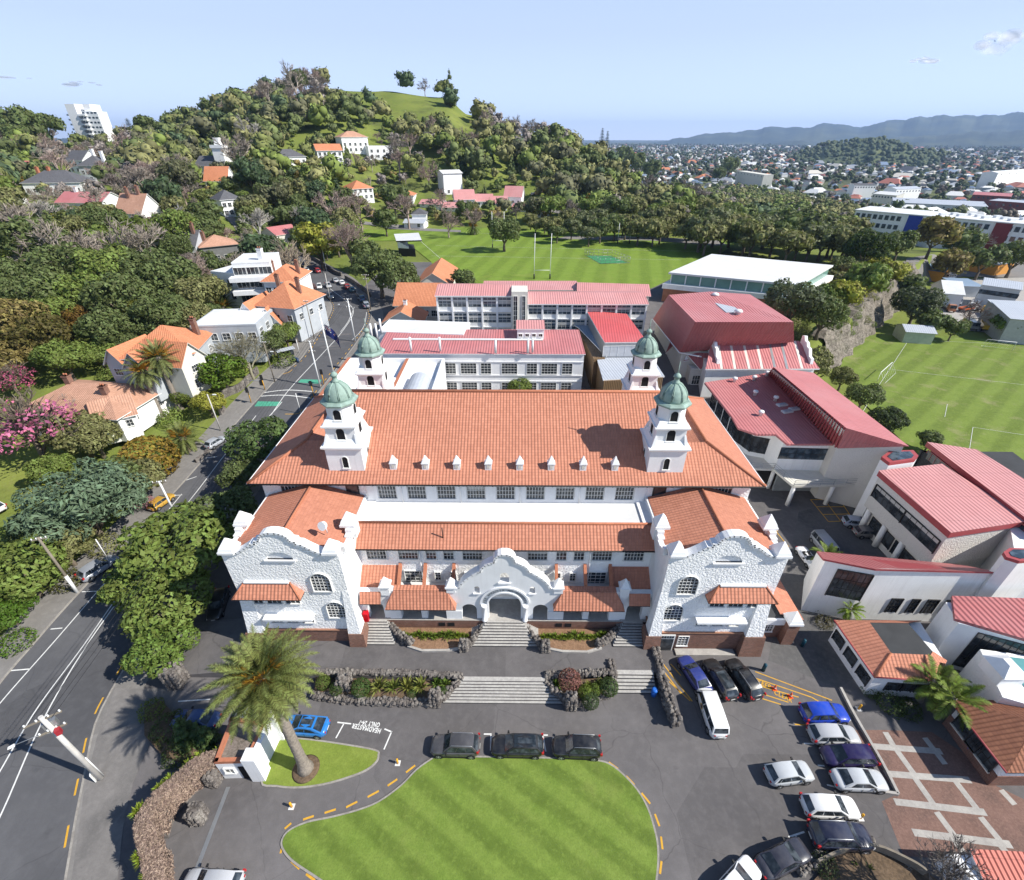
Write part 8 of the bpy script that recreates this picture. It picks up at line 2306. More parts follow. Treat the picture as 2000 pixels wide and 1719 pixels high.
for s in(-1,1):
 for i in range(17):
  x = s*(4.5+i*.45);
  tree("flax",x,34.5+rng.uniform(-.25,.25),rng.uniform(.62,.9),rng.choice(((.20,.26,.03),(.16,.22,.03))),"small leafy green plant in the %s row along the brick arcade base"%("left" if s<0 else "right"),"row of leafy plants under the arcade",z=1.2)
for px, py, r, c, k, lb in((295,1385,24,(.16,.19,.04),"shrub","yellow-green bush on top of the gate bed"),(330,1420,34,(.07,.09,.03),"shrub","dark low bush in the palm's shadow in the gate bed"),(370,1440,30,(.06,.10,.03),"cone0","upright dark cypress beside the gatehouse, left one"),(405,1448,24,(.06,.10,.03),"cone1","upright dark cypress beside the gatehouse, right one"),(345,1470,28,(.07,.10,.03),"shrub","dark shrub at the lower end of the gate bed"),(395,1490,22,(.14,.20,.03),"flax","bright strappy plants at the end of the gate bed")):
 tree_px(k,px,py,r,c,lb,"plants of the gate bed",hc=.5)
gb_p = [G(*p)for p in((285,1385),(318,1372),(345,1400),(395,1440),(412,1480),(385,1500),(320,1480),(285,1440))]
mb = MB();mb.prism([(p.x,p.y)for p in gb_p],-.05,.4,SOIL);tag(mb.build("garden_bed"),"dark gate bed in the shadow of the tall palm","garden bed")
gp = P(350,1335,0);rock_pillar(gp.x,gp.y,0,1.7,3.0,41,"big lava rock gate pillar under the street trees")
for px, py, s_, lb in((392,1600,51,"lava rock gate pier with a pale stone side, in front of the creeper wall"),(422,1530,52,"smaller lava rock gate pier next to the gatehouse")):
 p = P(px,py,0);rock_pillar(p.x,p.y,0,1.1 if s_==51 else .8,2.0,s_,lb)
# --------- gatehouse and creeper wall
t = bld("gatehouse",(-25,22,0),"small white gatehouse with a brick-edged flat roof beside the palm lawn","gatehouse")
zg_ = 3.0
a, b, c, d = P(418,1490,zg_), P(484,1488,zg_), P(524,1408,zg_), P(452,1402,zg_)
w = MB()
q = [(p.x,p.y)for p in(a,b,c,d)]
w.prism(q,-.05,2.75,SMOOTHW)
for p, h_ in((b,3.9),(c,4.2)):w.box(p.x-.25,p.x+.95,p.y-.35,p.y+.75,-.05,h_,SMOOTHW)
bm_ = (b+c)/2;dv = (c-b).normalized();nv = Vector((dv.y,-dv.x,0))
w.prism([tuple((b+nv*.05)[:2]),tuple((b+nv*.5)[:2]),tuple((c+nv*.5)[:2]),tuple((c+nv*.05)[:2])],-.05,3.3,SMOOTHW)
child(w,"wall",t)
cp = MB()
for p, r_ in((a,b),(b,c),(c,d),(d,a)):
 dd = (r_-p).normalized();nn = Vector((-dd.y,dd.x,0))*.35
 cp.prism([(p.x,p.y),(r_.x,r_.y),((r_+nn).x,(r_+nn).y),((p+nn).x,(p+nn).y)],2.75,3.15,TERRAD)
child(cp,"brick_coping",t)
r = MB();cc = (a+b+c+d)/4;r.prism([tuple((cc+(p-cc)*.86)[:2])for p in(a,b,c,d)],2.75,2.82,ground_mat("leaf_litter_roof",(.17,.14,.12),(.24,.20,.17),1.2,5,.5,c3=(.12,.10,.08),s3=.6));child(r,"flat_roof",t)
facade(t,a,b,1.2,1,.8,.8,2,1,t0=.1,t1=.55,sill=True)
dr_ = MB();k = a.lerp(b,.62);k2 = a.lerp(b,.95);dr_.prism([(k.x,k.y-.06),(k2.x,k2.y-.06),(k2.x,k2.y+.01),(k.x,k.y+.01)],0,2.2,DARK);child(dr_,"door",t)
cw = [P(*p,0)for p in((452,1500),(415,1518),(375,1545),(335,1590),(318,1640),(325,1690),(330,1760))]
ln = resample([Vector((p.x,p.y,0))for p in cw],60)
CREEP = leaf_mat("dry_creeper",.0,.3,.55)
wm = MB()
hh = lambda s:2.6+1.5*math.exp(-((s-.62)/.22)**2)+.5*math.exp(-((s-.15)/.1)**2)
for i in range(59):
 A, B = ln[i], ln[i+1];s = i/59
 tt = (B-A).normalized();nr = Vector((-tt.y,tt.x,0))*.42
 h0, h1 = hh(s), hh((i+1)/59)
 zlo = 0
 if .60<s<.74:zlo = 1.7
 wm.hexa([tuple((A-nr)[:2])+(zlo,),tuple((B-nr)[:2])+(zlo,),tuple((B+nr)[:2])+(zlo,),tuple((A+nr)[:2])+(zlo,)],[tuple((A-nr)[:2])+(h0,),tuple((B-nr)[:2])+(h1,),tuple((B+nr)[:2])+(h1,),tuple((A+nr)[:2])+(h0,)],LAVA)
cwall = thing("creeper_wall",(ln[30].x,ln[30].y,0),"curving stone wall smothered in dry brown creeper at the entrance","wall")
child(wm,"stone_core",cwall)
cm = MB();rng = random.Random(9)
for i in range(26000):
 k = rng.uniform(0,58.9);j = int(k);A = ln[j].lerp(ln[j+1],k-j);tt = (ln[j+1]-ln[j]).normalized();nr = Vector((-tt.y,tt.x,0))
 s = k/59;h_ = hh(s);
 u = rng.uniform(-1,1)
 if rng.random()<.5:p = A+nr*(u*.62)+Vector((0,0,h_+.12*(1-u*u)+rng.uniform(-.05,.12)));d = Vector((rng.gauss(0,.5),rng.gauss(0,.5),1))
 else:
  sg = 1 if u>0 else-1;z = rng.uniform(.05,1)**.7*h_
  if .60<s<.74 and z<1.7:continue
  p = A+nr*(sg*(.5+rng.uniform(0,.14)))+Vector((0,0,z));d = nr*sg+Vector((rng.gauss(0,.4),rng.gauss(0,.4),rng.gauss(.2,.4)))
 d.normalize();a_ = d.cross(Vector((rng.uniform(-1,1),rng.uniform(-1,1),rng.uniform(-1,1)))).normalized();b_ = d.cross(a_);q = rng.uniform(.05,.12)
 cm.face([p-a_*q*1.4,p-b_*q*.4,p+a_*q*1.4,p+b_*q*.4],CREEP)
o = child(cm,"creeper",cwall);o.color = (.26,.185,.15,1);o["kind"] = "stuff"
for i, (s,off)in enumerate(((.05,.5),(.14,.6),(.24,.7),(.33,.7),(.40,.75),(.50,.8),(.55,.8),(.78,.8),(.82,.6),(.92,.5),(.96,.7))):
 j = int(s*58);A = ln[j];tt = (ln[j+1]-ln[j]).normalized();nr = Vector((-tt.y,tt.x,0))
 p = A-nr*off if(A-nr*off).x<A.x else A+nr*off
 tree("flax",p.x,p.y,rng.uniform(.7,1.0),(.22,.28,.03),"bright yellow-green strappy plant growing along the street side of the creeper wall","strappy plants along the creeper wall",z=hh(s)-.5)
# --------- poles, lights, signs and small things
def pole(pa,h_,r0,r1,label,arms=(),mat=CONCP,name="power_pole",lean=(0,0),lamp=None,cat="power pole",rz=0.0,group=None,white=0,extras=True):
 g = G(*pa)
 t = thing(name,g,label,cat,group,rz)
 p = MB();p.tube([(0,0,-.2),(lean[0],lean[1],h_)],[r0,r1],mat,8)
 if white:p.tube([(0,0,0),(lean[0]*white/h_,lean[1]*white/h_,white)],[r0+.01,r0+.005],STEELW,8)
 p.build("pole",t)
 for z, L in arms:
  a = MB();k = z/h_;a.box(lean[0]*k-L/2,lean[0]*k+L/2,lean[1]*k-.06,lean[1]*k+.06,z-.06,z+.06,WOODP);a.build("crossarm",t)
  for i in range(4):
   i_ = MB();x = lean[0]*k-L/2+.1+(L-.2)*i/3;i_.ring(x,lean[1]*k,[(.05,z+.06),(.09,z+.12),(.05,z+.2),(.08,z+.26),(.02,z+.3)],STEELW,6);i_.build("insulator",t)
 if lamp:
  z, dx = lamp
  l = MB();l.tube([(0,0,z),(dx*.5,0,z+.45),(dx,0,z+.55)],.035,STEEL,5);l.build("lamp_arm",t)
  l = MB();l.hexa([(dx-.1,-.12,z+.48),(dx+(.55 if dx>0 else-.55),-.1,z+.5),(dx+(.55 if dx>0 else-.55),.1,z+.5),(dx-.1,.12,z+.48)][::(1 if dx>0 else-1)],[(dx-.1,-.1,z+.64),(dx+(.5 if dx>0 else-.5),-.08,z+.6),(dx+(.5 if dx>0 else-.5),.08,z+.6),(dx-.1,.1,z+.64)][::(1 if dx>0 else-1)],STEELW);l.build("lamp_head",t)
 return t
gp_ = "power poles along the street"
bp_ = pole((197,1520),10.6,.26,.17,"massive concrete power pole with transformer gear at the kerb, bottom left",((10.2,2.4),(8.6,1.8)),rz=R(35),lamp=(8.3,-2.2),group=gp_)
k = MB();k.box(-.45,.45,.1,.5,8.7,9.5,STEEL);k.box(.15,.5,-.5,-.1,8.2,8.8,plain("red_switch",(.35,.03,.04),.5));k.build("transformer",bp_)
k = MB();k.box(-.32,-.24,-.3,.3,.2,1.4,STEELW);k.tube([(.29,0,.2),(.22,0,3.6)],.05,STEELW,5);k.build("cable_guard",bp_)
pole((152,1158),9.8,.19,.13,"timber power pole with a white-painted foot on the garden pavement",((9.5,1.6),),WOODP,rz=R(20),white=3.2,group=gp_)
pole((345,1010),7.0,.17,.13,"white power pole with six insulators beside the yellow hatchback",((6.8,2.0),),STEELW,rz=R(10),group=gp_)
pole((432,842),8.0,.13,.10,"weathered street pole with a flat lamp head above the low palm",(),CONCP,lamp=(7.4,1.1),name="street_lamp",cat="street lamp")
pole((537,746),9.2,.13,.10,"timber pole beside the traffic signal mast",((9,1.2),),WOODP,group=gp_,lamp=(6.5,1.0))
pole((626,757),10.5,.17,.12,"tall white power pole at the crossing, school side",((10.3,1.8),(8.2,1.4)),STEELW,group=gp_)
pole((694,667),10.5,.16,.12,"tall white power pole on the school side past the crossing",((10.3,1.8),(8.4,1.4)),STEELW,lamp=(8.6,-2.0),group=gp_)
pole((614,662),9.5,.13,.10,"timber pole on the pavement below the dormered villa",((9.3,1.2),),WOODP,group=gp_)
pole((724,605),10.0,.15,.12,"dark timber pole where the tree shade ends",((9.7,2.0),(8.6,1.6)),WOODP,group=gp_)
pole((646,590),8.5,.11,.09,"slim pole at the pedestrian island on the bend",(),CONCP,group=gp_)
pole((638,530),9.0,.14,.1,"pale pole with a sign board at the stone wall on the bend",((8.8,1.4),),STEELW,group=gp_)
pole((575,522),8.5,.13,.1,"pole beside the bus far up the street",((8.2,1.4),),CONCP,group=gp_)
for pa, h_, lb in(((210,1090),3.6,"short white post by the silver-grey car"),((588,808),4.6,"short white post by the school kerb beside the hall"),((585,690),3.4,"white post by the bus shelter")):
 pole(pa,h_,.07,.06,lb,(),STEELW,name="marker_post",cat="post")
pole((1074,436),10,.12,.1,"tall pole on the road round the hill foot",(),CONCP,name="street_lamp",cat="street lamp")
wires = MB()
def wire(a,b,sag=.6):
 a, b = Vector(a), Vector(b);return[a.lerp(b,i/10)-Vector((0,0,sag*4*(i/10)*(1-i/10)))for i in range(11)]
pp = [G(197,1520),G(345,1010),G(626,757),G(694,667),G(724,605)]
for i, (A,B,za,zb)in enumerate(((pp[0],pp[2],10.4,10.5),(pp[2],pp[3],10.4,10.4),(pp[3],pp[4],10.4,9.8))):
 for j, o in enumerate((-.8,-.3,.3,.8)):
  w_ = MB();w_.tube(wire(A+Vector((o,0,za)),B+Vector((o,0,zb)),.7),.02,BLACKM,3,cap=False)
  tag(w_.build("power_line"),("thin black power line strung from the massive pole to the crossing","thin black power line strung over the crossing","thin black power line strung round the bend")[i],"power line","power lines over the street")
def signal(pa,label,mast=0,rz=0.0):
 g = G(*pa);t = thing("traffic_light",g,label,"traffic light","traffic lights at the pedestrian crossing",rz)
 p = MB();p.tube([(0,0,0),(0,0,3.4)],.09,YPOLE,8);p.build("pole",t)
 def head(x,z):
  h_ = MB();h_.box(x-.17,x+.17,-.32,-.08,z,z+.95,BLACKM)
  for k in range(3):h_.tube([(x,-.3,z+.17+.3*k),(x,-.52,z+.2+.3*k)],.11,BLACKM,8)
  h_.box(x-.3,x+.3,-.08,-.05,z-.12,z+1.08,BLACKM);h_.build("signal_head",t)
 head(0,2.5)
 if mast:
  m = MB();m.tube([(0,0,3.4),(0,0,4.8),(.4,0,5.3),(mast,0,5.5)],.07,STEEL,6);m.build("mast_arm",t);head(mast,4.7)
signal((491,787),"yellow traffic light with a long mast arm over the street",4.2,R(-15));signal((518,762),"yellow traffic light beyond the mast-arm one");signal((613,774),"yellow traffic light at the school kerb, nearer one");signal((633,751),"yellow traffic light at the school kerb, farther one")
fx, fy = -18.35, 46.7
t = thing("flagpole",(fx,fy,29.0),"white flagpole rising from the left front dome","flagpole")
p = MB();p.tube([(0,0,-.2),(-.12,0,6.6)],[.09,.055],STEELW,8);p.build("pole",t)
p = MB();p.ring(-.12,0,[(.05,6.6),(.11,6.66),(.11,6.74),(.03,6.8)],STEELW,8);p.build("truck_cap",t)
NAV = plain("flag_blue",(.012,.02,.12),.7,.1);FR_, FW_ = plain("flag_red",(.40,.01,.03),.7,.1), plain("flag_white",(.75,.75,.75),.7,.05)
flg = MB();N = 14
def fpt(u,v):
 x = u*1.55;return Vector((x*.85+.1,-.18*math.sin(u*7)*u-.2*u,5.2-v*1.15-u*u*1.15-.25*u))
for i in range(N):
 for j in range(6):
  q = [fpt(i/N,j/6),fpt(i/N,(j+1)/6),fpt((i+1)/N,(j+1)/6),fpt((i+1)/N,j/6)]
  flg.face(q,NAV,True)
def onflag(u0,u1,v0,v1,m,d=.012):
 for sg in(-1,1):
  n = 4
  for i in range(n):
   a, b = u0+(u1-u0)*i/n, u0+(u1-u0)*(i+1)/n
   q = [fpt(a,v0),fpt(a,v1),fpt(b,v1),fpt(b,v0)]
   flg.face([p+Vector((0,sg*d,0))for p in q],m)
onflag(0,.46,.19,.31,FW_);onflag(.19,.27,0,.5,FW_);onflag(0,.46,.22,.28,FR_,.02);onflag(.21,.25,0,.5,FR_,.02)
for k in range(6):
 a = k/6;onflag(a*.46,(a+1/6)*.46,a*.5,a*.5+.07,FW_,.010);onflag(a*.46,(a+1/6)*.46,.43-a*.5,.5-a*.5,FW_,.010)
for u, v in((.75,.18),(.64,.45),(.86,.42),(.75,.80)):onflag(u-.035,u+.035,v-.06,v+.06,FW_);onflag(u-.022,u+.022,v-.04,v+.04,FR_,.02)
o = flg.build("flag");o.location = (fx,fy,29.0);tag(o,"dark blue national flag with a union canton and stars, drooping from the flagpole","flag")
def cone(pa,label,z=0):
 g = G(*pa);t = thing("traffic_cone",(g.x,g.y,g.z+.02+z),label,"traffic cone","orange traffic cones")
 c = MB();OC = MATS.get("cone_orange")or plain("cone_orange",(.75,.11,.02),.5)
 c.ring(0,0,[(.17,.04),(.03,.78)],OC,12);c.build("cone",t)
 c = MB();c.ring(0,0,[(.125,.26),(.09,.42)],FW_,12,cap=False);o = c.build("reflective_band",t);o.scale = (1.06,1.06,1)
 c = MB();c.box(-.24,.24,-.24,.24,0,.05,OC);c.build("base",t)
cone((1512,1346),"orange traffic cone on the KEEP CLEAR marking, upper one");cone((1543,1361),"orange traffic cone on the KEEP CLEAR marking, lower one");cone((1318,1407),"orange traffic cone tucked against the end of the tall rock wall")
def bollard(pa,label,plate=True):
 g = G(*pa);t = thing("bollard",(g.x,g.y,g.z+.012),label,"bollard",None)
 c = MB();c.ring(0,0,[(.1,0),(.1,.75),(.05,.82)],YPOLE if plate else plain("teal_bollard",(.01,.06,.09),.4)if "teal_bollard" not in MATS else MATS["teal_bollard"],10);c.build("post",t)
 if plate:c = MB();c.box(-.24,.24,-.24,.24,0,.02,WPAINT);c.build("base_plate",t)
 else:
  t.scale = (1.9,1.9,1.5)
bollard((777,1491),"orange bollard on a white square by the lawn's upper left");bollard((570,1576),"orange bollard on a white square near the lawn's left tip");bollard((1677,1385),"orange bollard in shade near the low tiled building");bollard((1680,1598),"orange bollard at the end of the brick paving")
bollard((1490,1310),"dark teal bollard next to the black off-roader",False);bollard((1566,1262),"dark teal bollard at the corner of the brick annex",False)
def bin_(pa,label,c,h_=1.05,r=.32,cat="bin"):
 g = G(*pa);z = 1.08 if 30.3<g.y<36 and abs(g.x)<17 else g.z+.02
 m = plain("bin_"+str(len(MATS)),c,.5)
 t = thing("rubbish_bin",(g.x,g.y,z),label,cat);b = MB();b.ring(0,0,[(r*.85,0),(r,h_*.85)],m,14);b.build("body",t);b = MB();b.ring(0,0,[(r*1.08,h_*.85),(r*1.0,h_),(r*.5,h_*1.08)],m,14);b.build("lid",t)
bin_((1276,1358),"bright blue bin beside the tall lava rock wall",(.02,.14,.55));bin_((1888,1470),"blue bin beside the brick and roughcast building",(.02,.10,.45));bin_((1563,938),"blue bin under the library columns",(.01,.06,.45))
for px, py, zz, h_, lb in((717,1210,2.53,1.25,"tall red bin at the top of the left upper steps"),(708,1221,1.9,.8,"low red bin at the foot of the arcade beside the left upper steps")):
 q = P(px,py,zz);m = MATS.get("pillar_red")or plain("pillar_red",(.55,.01,.02),.4)
 t = thing("red_bin",q,lb,"bin");b = MB();b.box(-.28,.28,-.26,.26,-.3,h_,m);b.build("body",t);b = MB();b.taper(0,0,h_,h_+.12,.31,.24,m);b.build("lid",t)
g = G(562,702);t = thing("bus_shelter",g,"small grey-roofed bus shelter against the hedge","bus shelter",None,R(40))
b = MB();b.box(-2.0,2.0,-.9,.9,2.4,2.55,GREYROOF);b.build("roof",t);b = MB();b.box(-1.9,1.9,.75,.85,0,2.4,CARGLASS);b.box(-1.9,-1.8,-.6,.8,0,2.4,CARGLASS);b.build("panel",t);b = MB();b.box(-1.4,1.4,.3,.7,.4,.5,WOODP);b.build("bench",t)
for i in range(3):bin_((574+i*4,706+i*1),("blue-lidded bin nearest the bus shelter","middle blue-lidded bin by the bus shelter","blue-lidded bin farthest from the bus shelter")[i],(.02,.05,.12))
g = G(1680,985);t = thing("skip_bin",g,"grey steel skip bin in the shade of the white turret","skip bin",None,R(-20));b = MB();b.hexa([(-1.0,-.8,.1),(1.0,-.8,.1),(1.0,.8,.1),(-1.0,.8,.1)],[(-1.25,-.9,1.5),(1.25,-.9,1.5),(1.25,.9,1.5),(-1.25,.9,1.5)],STEEL);b.build("body",t);b = MB();b.box(-1.25,1.25,-.9,.9,1.52,1.58,BLACKM);b.build("lid",t)
def wall(px,h_,w_,mat,label,name="garden_wall",cap=None):
 mb = MB();ln = dense(px,4)
 for a, b in zip(ln,ln[1:]):
  t_ = (b-a).normalized();n_ = Vector((-t_.y,t_.x,0))*w_/2
  q = [a-n_,b-n_,b+n_,a+n_]
  mb.hexa([(p.x,p.y,H(p.x,p.y)-.2)for p in q],[(p.x,p.y,H(p.x,p.y)+h_)for p in q],mat)
  if cap:mb.hexa([(p.x,p.y,H(p.x,p.y)+h_)for p in q],[(p.x,p.y,H(p.x,p.y)+h_+.1)for p in q],cap)
 return tag(mb.build(name),label,"wall")
wall([(418,792),(440,775),(470,762),(488,745),(505,728)],1.5,.4,LAVA,"dark stone garden wall curving round the street corner")
wall([(432,812),(440,800)],1.3,.4,LAVA,"short stone wall end beside the driveway by the low palm")
wall([(383,905),(402,890),(418,872)],.8,.5,LAVA,"mossy low rock border under the low palm")
wall([(300,935),(325,925),(340,918)],.7,.5,LAVA,"low rock border below the orange-flowering bush")
wall([(580,672),(600,645),(612,628)],1.2,.3,LAVA,"stone wall in front of the dormered villa")
wall([(582,498),(620,512),(655,535),(668,540)],1.4,.5,LAVA,"long dark stone wall along the outside of the bend")
wall([(675,545),(700,560),(724,580)],1.4,.5,LAVA,"dark stone wall under the big trees of the bend")
wall([(765,424),(800,430),(830,436)],1.5,.2,WOODP,"timber fence along the side road","timber_fence")
wall([(1640,1345),(1668,1400),(1720,1490),(1752,1553)],.35,.25,CONC,"low pale retaining kerb between the parked row and the courtyard","low_wall")
wall([(1752,1553),(1700,1545),(1645,1538)],.35,.22,CONC,"low concrete kerb at the lower end of the parked row","low_wall")
wall([(1590,1690),(1640,1668),(1700,1660),(1770,1690),(1800,1710)],1.1,.18,WOODP,"timber fence round the garden in the bottom right corner","timber_fence")
rock_wall([P(*p,0)for p in((1560,1705),(1600,1672),(1650,1650),(1700,1648))],.6,.6,61,"lava rock edging of the corner garden, bottom right")
corner = [P(*p,0)for p in((1570,1740),(1640,1665),(1700,1655),(1800,1700),(1880,1760))]
mb = MB();mb.prism([(p.x,p.y)for p in corner],-.02,.25,SOIL);tag(mb.build("garden_bed"),"earthy corner garden at the bottom right","garden bed")
for px, py, r, c, k, lb in((1670,1688,14,(.13,.2,.03),"flax","bright green clump in the corner garden, left one"),(1700,1695,15,(.12,.18,.03),"flax","bright green clump in the corner garden, right one"),(1612,1690,24,(.08,.10,.04),"shrub","dark shrub at the end of the corner garden"),(1740,1375,26,(.06,.09,.025),"shrub","dark shrub with pink flowers below the low tiled building"),(1775,1385,24,(.05,.08,.02),"shrub","dark shrub bed under the nikau palms"),(1700,1350,16,(.08,.12,.03),"shrub","small shrub at the corner of the low tiled building"),(1598,1180,18,(.09,.11,.04),"shrub","low shrub along the white block, upper one"),(1610,1215,16,(.12,.10,.05),"shrub","brownish shrub along the white block, lower one"),(1655,1270,14,(.10,.11,.04),"shrub","shrub along the path by the low tiled building")):
 tree_px(k,px,py,r,c,lb,"planting on the right",hc=.4)
g = P(1835,1790,0);t = tree("barenear",g.x,g.y,3.4,(.22,.19,.17),"leafless tree rising from the bottom right corner",None)
def rugby(pa,pb,h_,label):
 a, b = G(*pa), G(*pb);c = (a+b)/2;t = thing("goal_posts",(c.x,c.y,c.z),label,"goal posts","rugby goal posts")
 for p in(a,b):
  d = p-c
  o = MB();o.tube([(d.x,d.y,0),(d.x,d.y,h_)],.11,STEELW,6);o.build("upright",t);o = MB();o.tube([(d.x,d.y,0),(d.x,d.y,1.7)],.24,BLACKM,8);o.build("pad",t)
 d = a-c;e = b-c;o = MB();o.tube([(d.x,d.y,3),(e.x,e.y,3)],.08,STEELW,6);o.build("crossbar",t)
rugby((1043,545),(1074,545),15,"tall white rugby posts at the near side of the field");rugby((962,484),(985,484),15,"tall white rugby posts at the far left of the field");rugby((1206,476),(1229,476),9,"short rugby posts at the far side of the field")
def soccer(pa,pb,h_,back,label):
 a, b = G(*pa), G(*pb);c = (a+b)/2;t = thing("soccer_goal",(c.x,c.y,c.z+.03),label,"goal","white soccer goals")
 o = MB();d, e = a-c, b-c;n_ = Vector((-(b-a).y,(b-a).x,0)).normalized()*back
 Z = Vector((0,0,h_));o.tube([d,d+Z,e+Z,e],.07,STEELW,6);o.build("frame",t)
 o = MB();o.tube([d+Z,d+n_,e+n_,e+Z],.03,STEELW,4)
 for k in range(1,7):p = d.lerp(e,k/7);o.tube([p+Z,p+n_],.012,STEELW,3)
 o.build("net",t)
soccer((1713,745),(1735,725),2.4,-1.6,"white soccer goal seen edge-on at the near side of the lower field");soccer((1920,679),(1977,685),2.4,1.5,"white soccer goal at the far end of the lower field")
g = G(1180,508);mb = MB()
c4 = [G(*p)for p in((1142,499),(1195,500),(1230,514),(1172,516))]
t = thing("cricket_net",(g.x,g.y,g.z),"fenced cricket practice net on the rugby field","sports cage")
for a, b in zip(c4,c4[1:]+c4[:1]):
 for z in(0.1,1.2,2.4):mb.tube([a-g+Vector((0,0,z)),b-g+Vector((0,0,z))],.05,STEEL,4)
 for k in range(6):p = a.lerp(b,k/6)-g;mb.tube([p,p+Vector((0,0,2.4))],.05,STEEL,4)
mb.build("fence",t)
mb = MB();mb.prism([((p-g).x*.9,(p-g).y*.9)for p in c4],.04,.08,plain("cage_turf",(.05,.22,.09),.9));mb.build("mat",t)
cl = MB();rng = random.Random(17)
bl_ = [Vector((80+76*i/47,80+76*i/47+30.6,0))for i in range(48)]
CLIFF = ground_mat("rock_face",(.13,.11,.09),(.24,.21,.175),.8,2.5,.8,bump=1.0,fscale=1.4,c3=(.07,.075,.045),s3=.3)
gr = []
for i, p in enumerate(bl_):
 col = []
 hh_ = 8.6+2.4*i/47+1.3*math.sin(i*.5)+.8*math.sin(i*1.7)
 for j in range(11):
  k = j/10;o = k*4.2+.8*rng.random()+.7*math.sin(i*1.3)*(k<.9)+(2.5 if j==10 else 0)
  col.append((p.x-.707*o,p.y+.707*o,hh_*min(1,k*1.1)-.3))
 gr.append(col)
for i in range(47):
 for j in range(10):cl.face([gr[i][j],gr[i+1][j],gr[i+1][j+1],gr[i][j+1]],CLIFF)
tag(cl.build("rock_face"),"fluted grey-brown rock face dropping to the soccer field",kind="structure")
def person(x,y,z,rz,label,top,legs):
 t = thing("person",(x,y,z),label,"person",None,rz)
 sk = [((0,0,.95),.13),((0,0,1.2),.15),((0,0,1.42),.17),((0,0,1.52),.07),((0,.01,1.66),.105),((-.09,.05,.5),.075),((-.1,.12,.06),.05),((.09,-.05,.5),.075),((.1,-.18,.08),.05),((-.22,0,1.4),.06),((-.27,.08,1.12),.045),((-.25,-.04,.9),.035),((.22,0,1.4),.06),((.27,-.08,1.12),.045),((.25,-.14,.9),.035),((-.1,-.02,.03),.04),((.1,-.3,.05),.04)]
 ed = [(0,1),(1,2),(2,3),(3,4),(0,5),(5,6),(0,7),(7,8),(2,9),(9,10),(10,11),(2,12),(12,13),(13,14),(6,15),(8,16)]
 me = bpy.data.meshes.new("body");me.from_pydata([s[0]for s in sk],ed,[])
 o = link("body",me,t);o.modifiers.new("skin",'SKIN');o.modifiers.new("sub",'SUBSURF').levels = 1
 for i, s in enumerate(sk):me.skin_vertices[0].data[i].radius = (s[1],s[1])
 me.skin_vertices[0].data[0].use_root = True
 me.materials.append(plain("dark_clothes_"+str(len(MATS)),top,.8))
g = G(637,608);person(g.x,g.y,g.z+.13,0,"person in dark clothes walking on the pavement at the bend",(.03,.03,.035),None)
# --------- far suburb, far hills, clouds, air
rng = random.Random(77)
FCOL = [plain("far_white",(.70,.70,.68),.7),plain("far_cream",(.55,.52,.46),.7),plain("far_grey",(.34,.36,.39),.7),plain("far_pink",(.42,.16,.12),.7),plain("far_red",(.46,.18,.09),.7),plain("far_dark",(.12,.12,.13),.7),plain("far_blue",(.18,.24,.34),.6)]
def far_house(mb,x,y,z,w_,d_,h_,rz,wall,roof):
 c, s = math.cos(rz), math.sin(rz)
 W = lambda a, b, k:(x+a*c-b*s,y+a*s+b*c,z+k)
 q = [W(-w_,-d_,-2),W(w_,-d_,-2),W(w_,d_,-2),W(-w_,d_,-2)];t = [W(-w_,-d_,h_),W(w_,-d_,h_),W(w_,d_,h_),W(-w_,d_,h_)]
 mb.hexa(q,t,wall,bottom=False,top=False)
 e = 1.06;rh = d_*.55;hip = w_*.55
 a = [W(-w_*e,-d_*e,h_),W(w_*e,-d_*e,h_),W(w_*e,d_*e,h_),W(-w_*e,d_*e,h_)];p0, p1 = W(-hip,0,h_+rh), W(hip,0,h_+rh)
 mb.faces(a+[p0,p1],[(0,1,5,4),(1,2,5),(2,3,4,5),(3,0,4)],roof)
protos = []
for i in range(14):
 mb = MB();big = i>11
 far_house(mb,0,0,0,rng.uniform(5,8)*(2.2 if big else 1),rng.uniform(3.6,5)*(2 if big else 1),rng.uniform(3,6),0,rng.choice(FCOL[:3]+FCOL[:1]*2),rng.choice(FCOL))
 protos.append(mb.mesh("suburban_house"))
nt, nh = [], 0
count = 0
town = MB();tt = []
r = 360.0
while r<7500:
 st = 17+(r-360)*.0125
 a = -4.0 if r>520 else 14
 while a<60:
  A = R(a+rng.uniform(-.5,.5)*math.degrees(st/r));rr = r+rng.uniform(-.4,.4)*st
  a+=math.degrees(st/r)
  x, y = rr*math.sin(A), rr*math.cos(A)
  t = x/y
  yr, zr, y0, k = lerp_table(RIDGE,t)
  if k>.02 and y<yr+360:continue
  if inside((x,y),PARK)or any((x-q[0])**2+(y-q[1])**2<(q[2]+9)**2 for q in AVOID):continue
  if x-y>-45 and y<330:continue
  if y<350 and t<.75:continue
  if 250<x<520 and 290<y<350:continue
  z = H(x,y)
  if rng.random()<.43:
   if count<290 and r<1100:
    o = link("suburban_house",protos[rng.randrange(14)]);o.location = (x,y,z);o.rotation_euler = (0,0,rng.uniform(0,3.14))
    tag(o,"small house of the suburb spreading out beyond the park woods","suburban house","houses of the far suburb");count+=1
   else:
    big = 1 if rng.random()<.93 else 2.6
    far_house(town,x,y,z,rng.uniform(4.5,8)*big*(1+r/9000),rng.uniform(3.5,5)*big*(1+r/9000),rng.uniform(3,6),rng.uniform(0,3.1),rng.choice(FCOL[:3]+FCOL[:1]),rng.choice(FCOL+FCOL[:2]))
  else:tt.append(("far0",x,y,rng.uniform(3.5,7)*(1+r/5000),rng.choice(((.075,.105,.045),(.06,.09,.045),(.10,.12,.05),(.15,.125,.10)))))
 r+=st
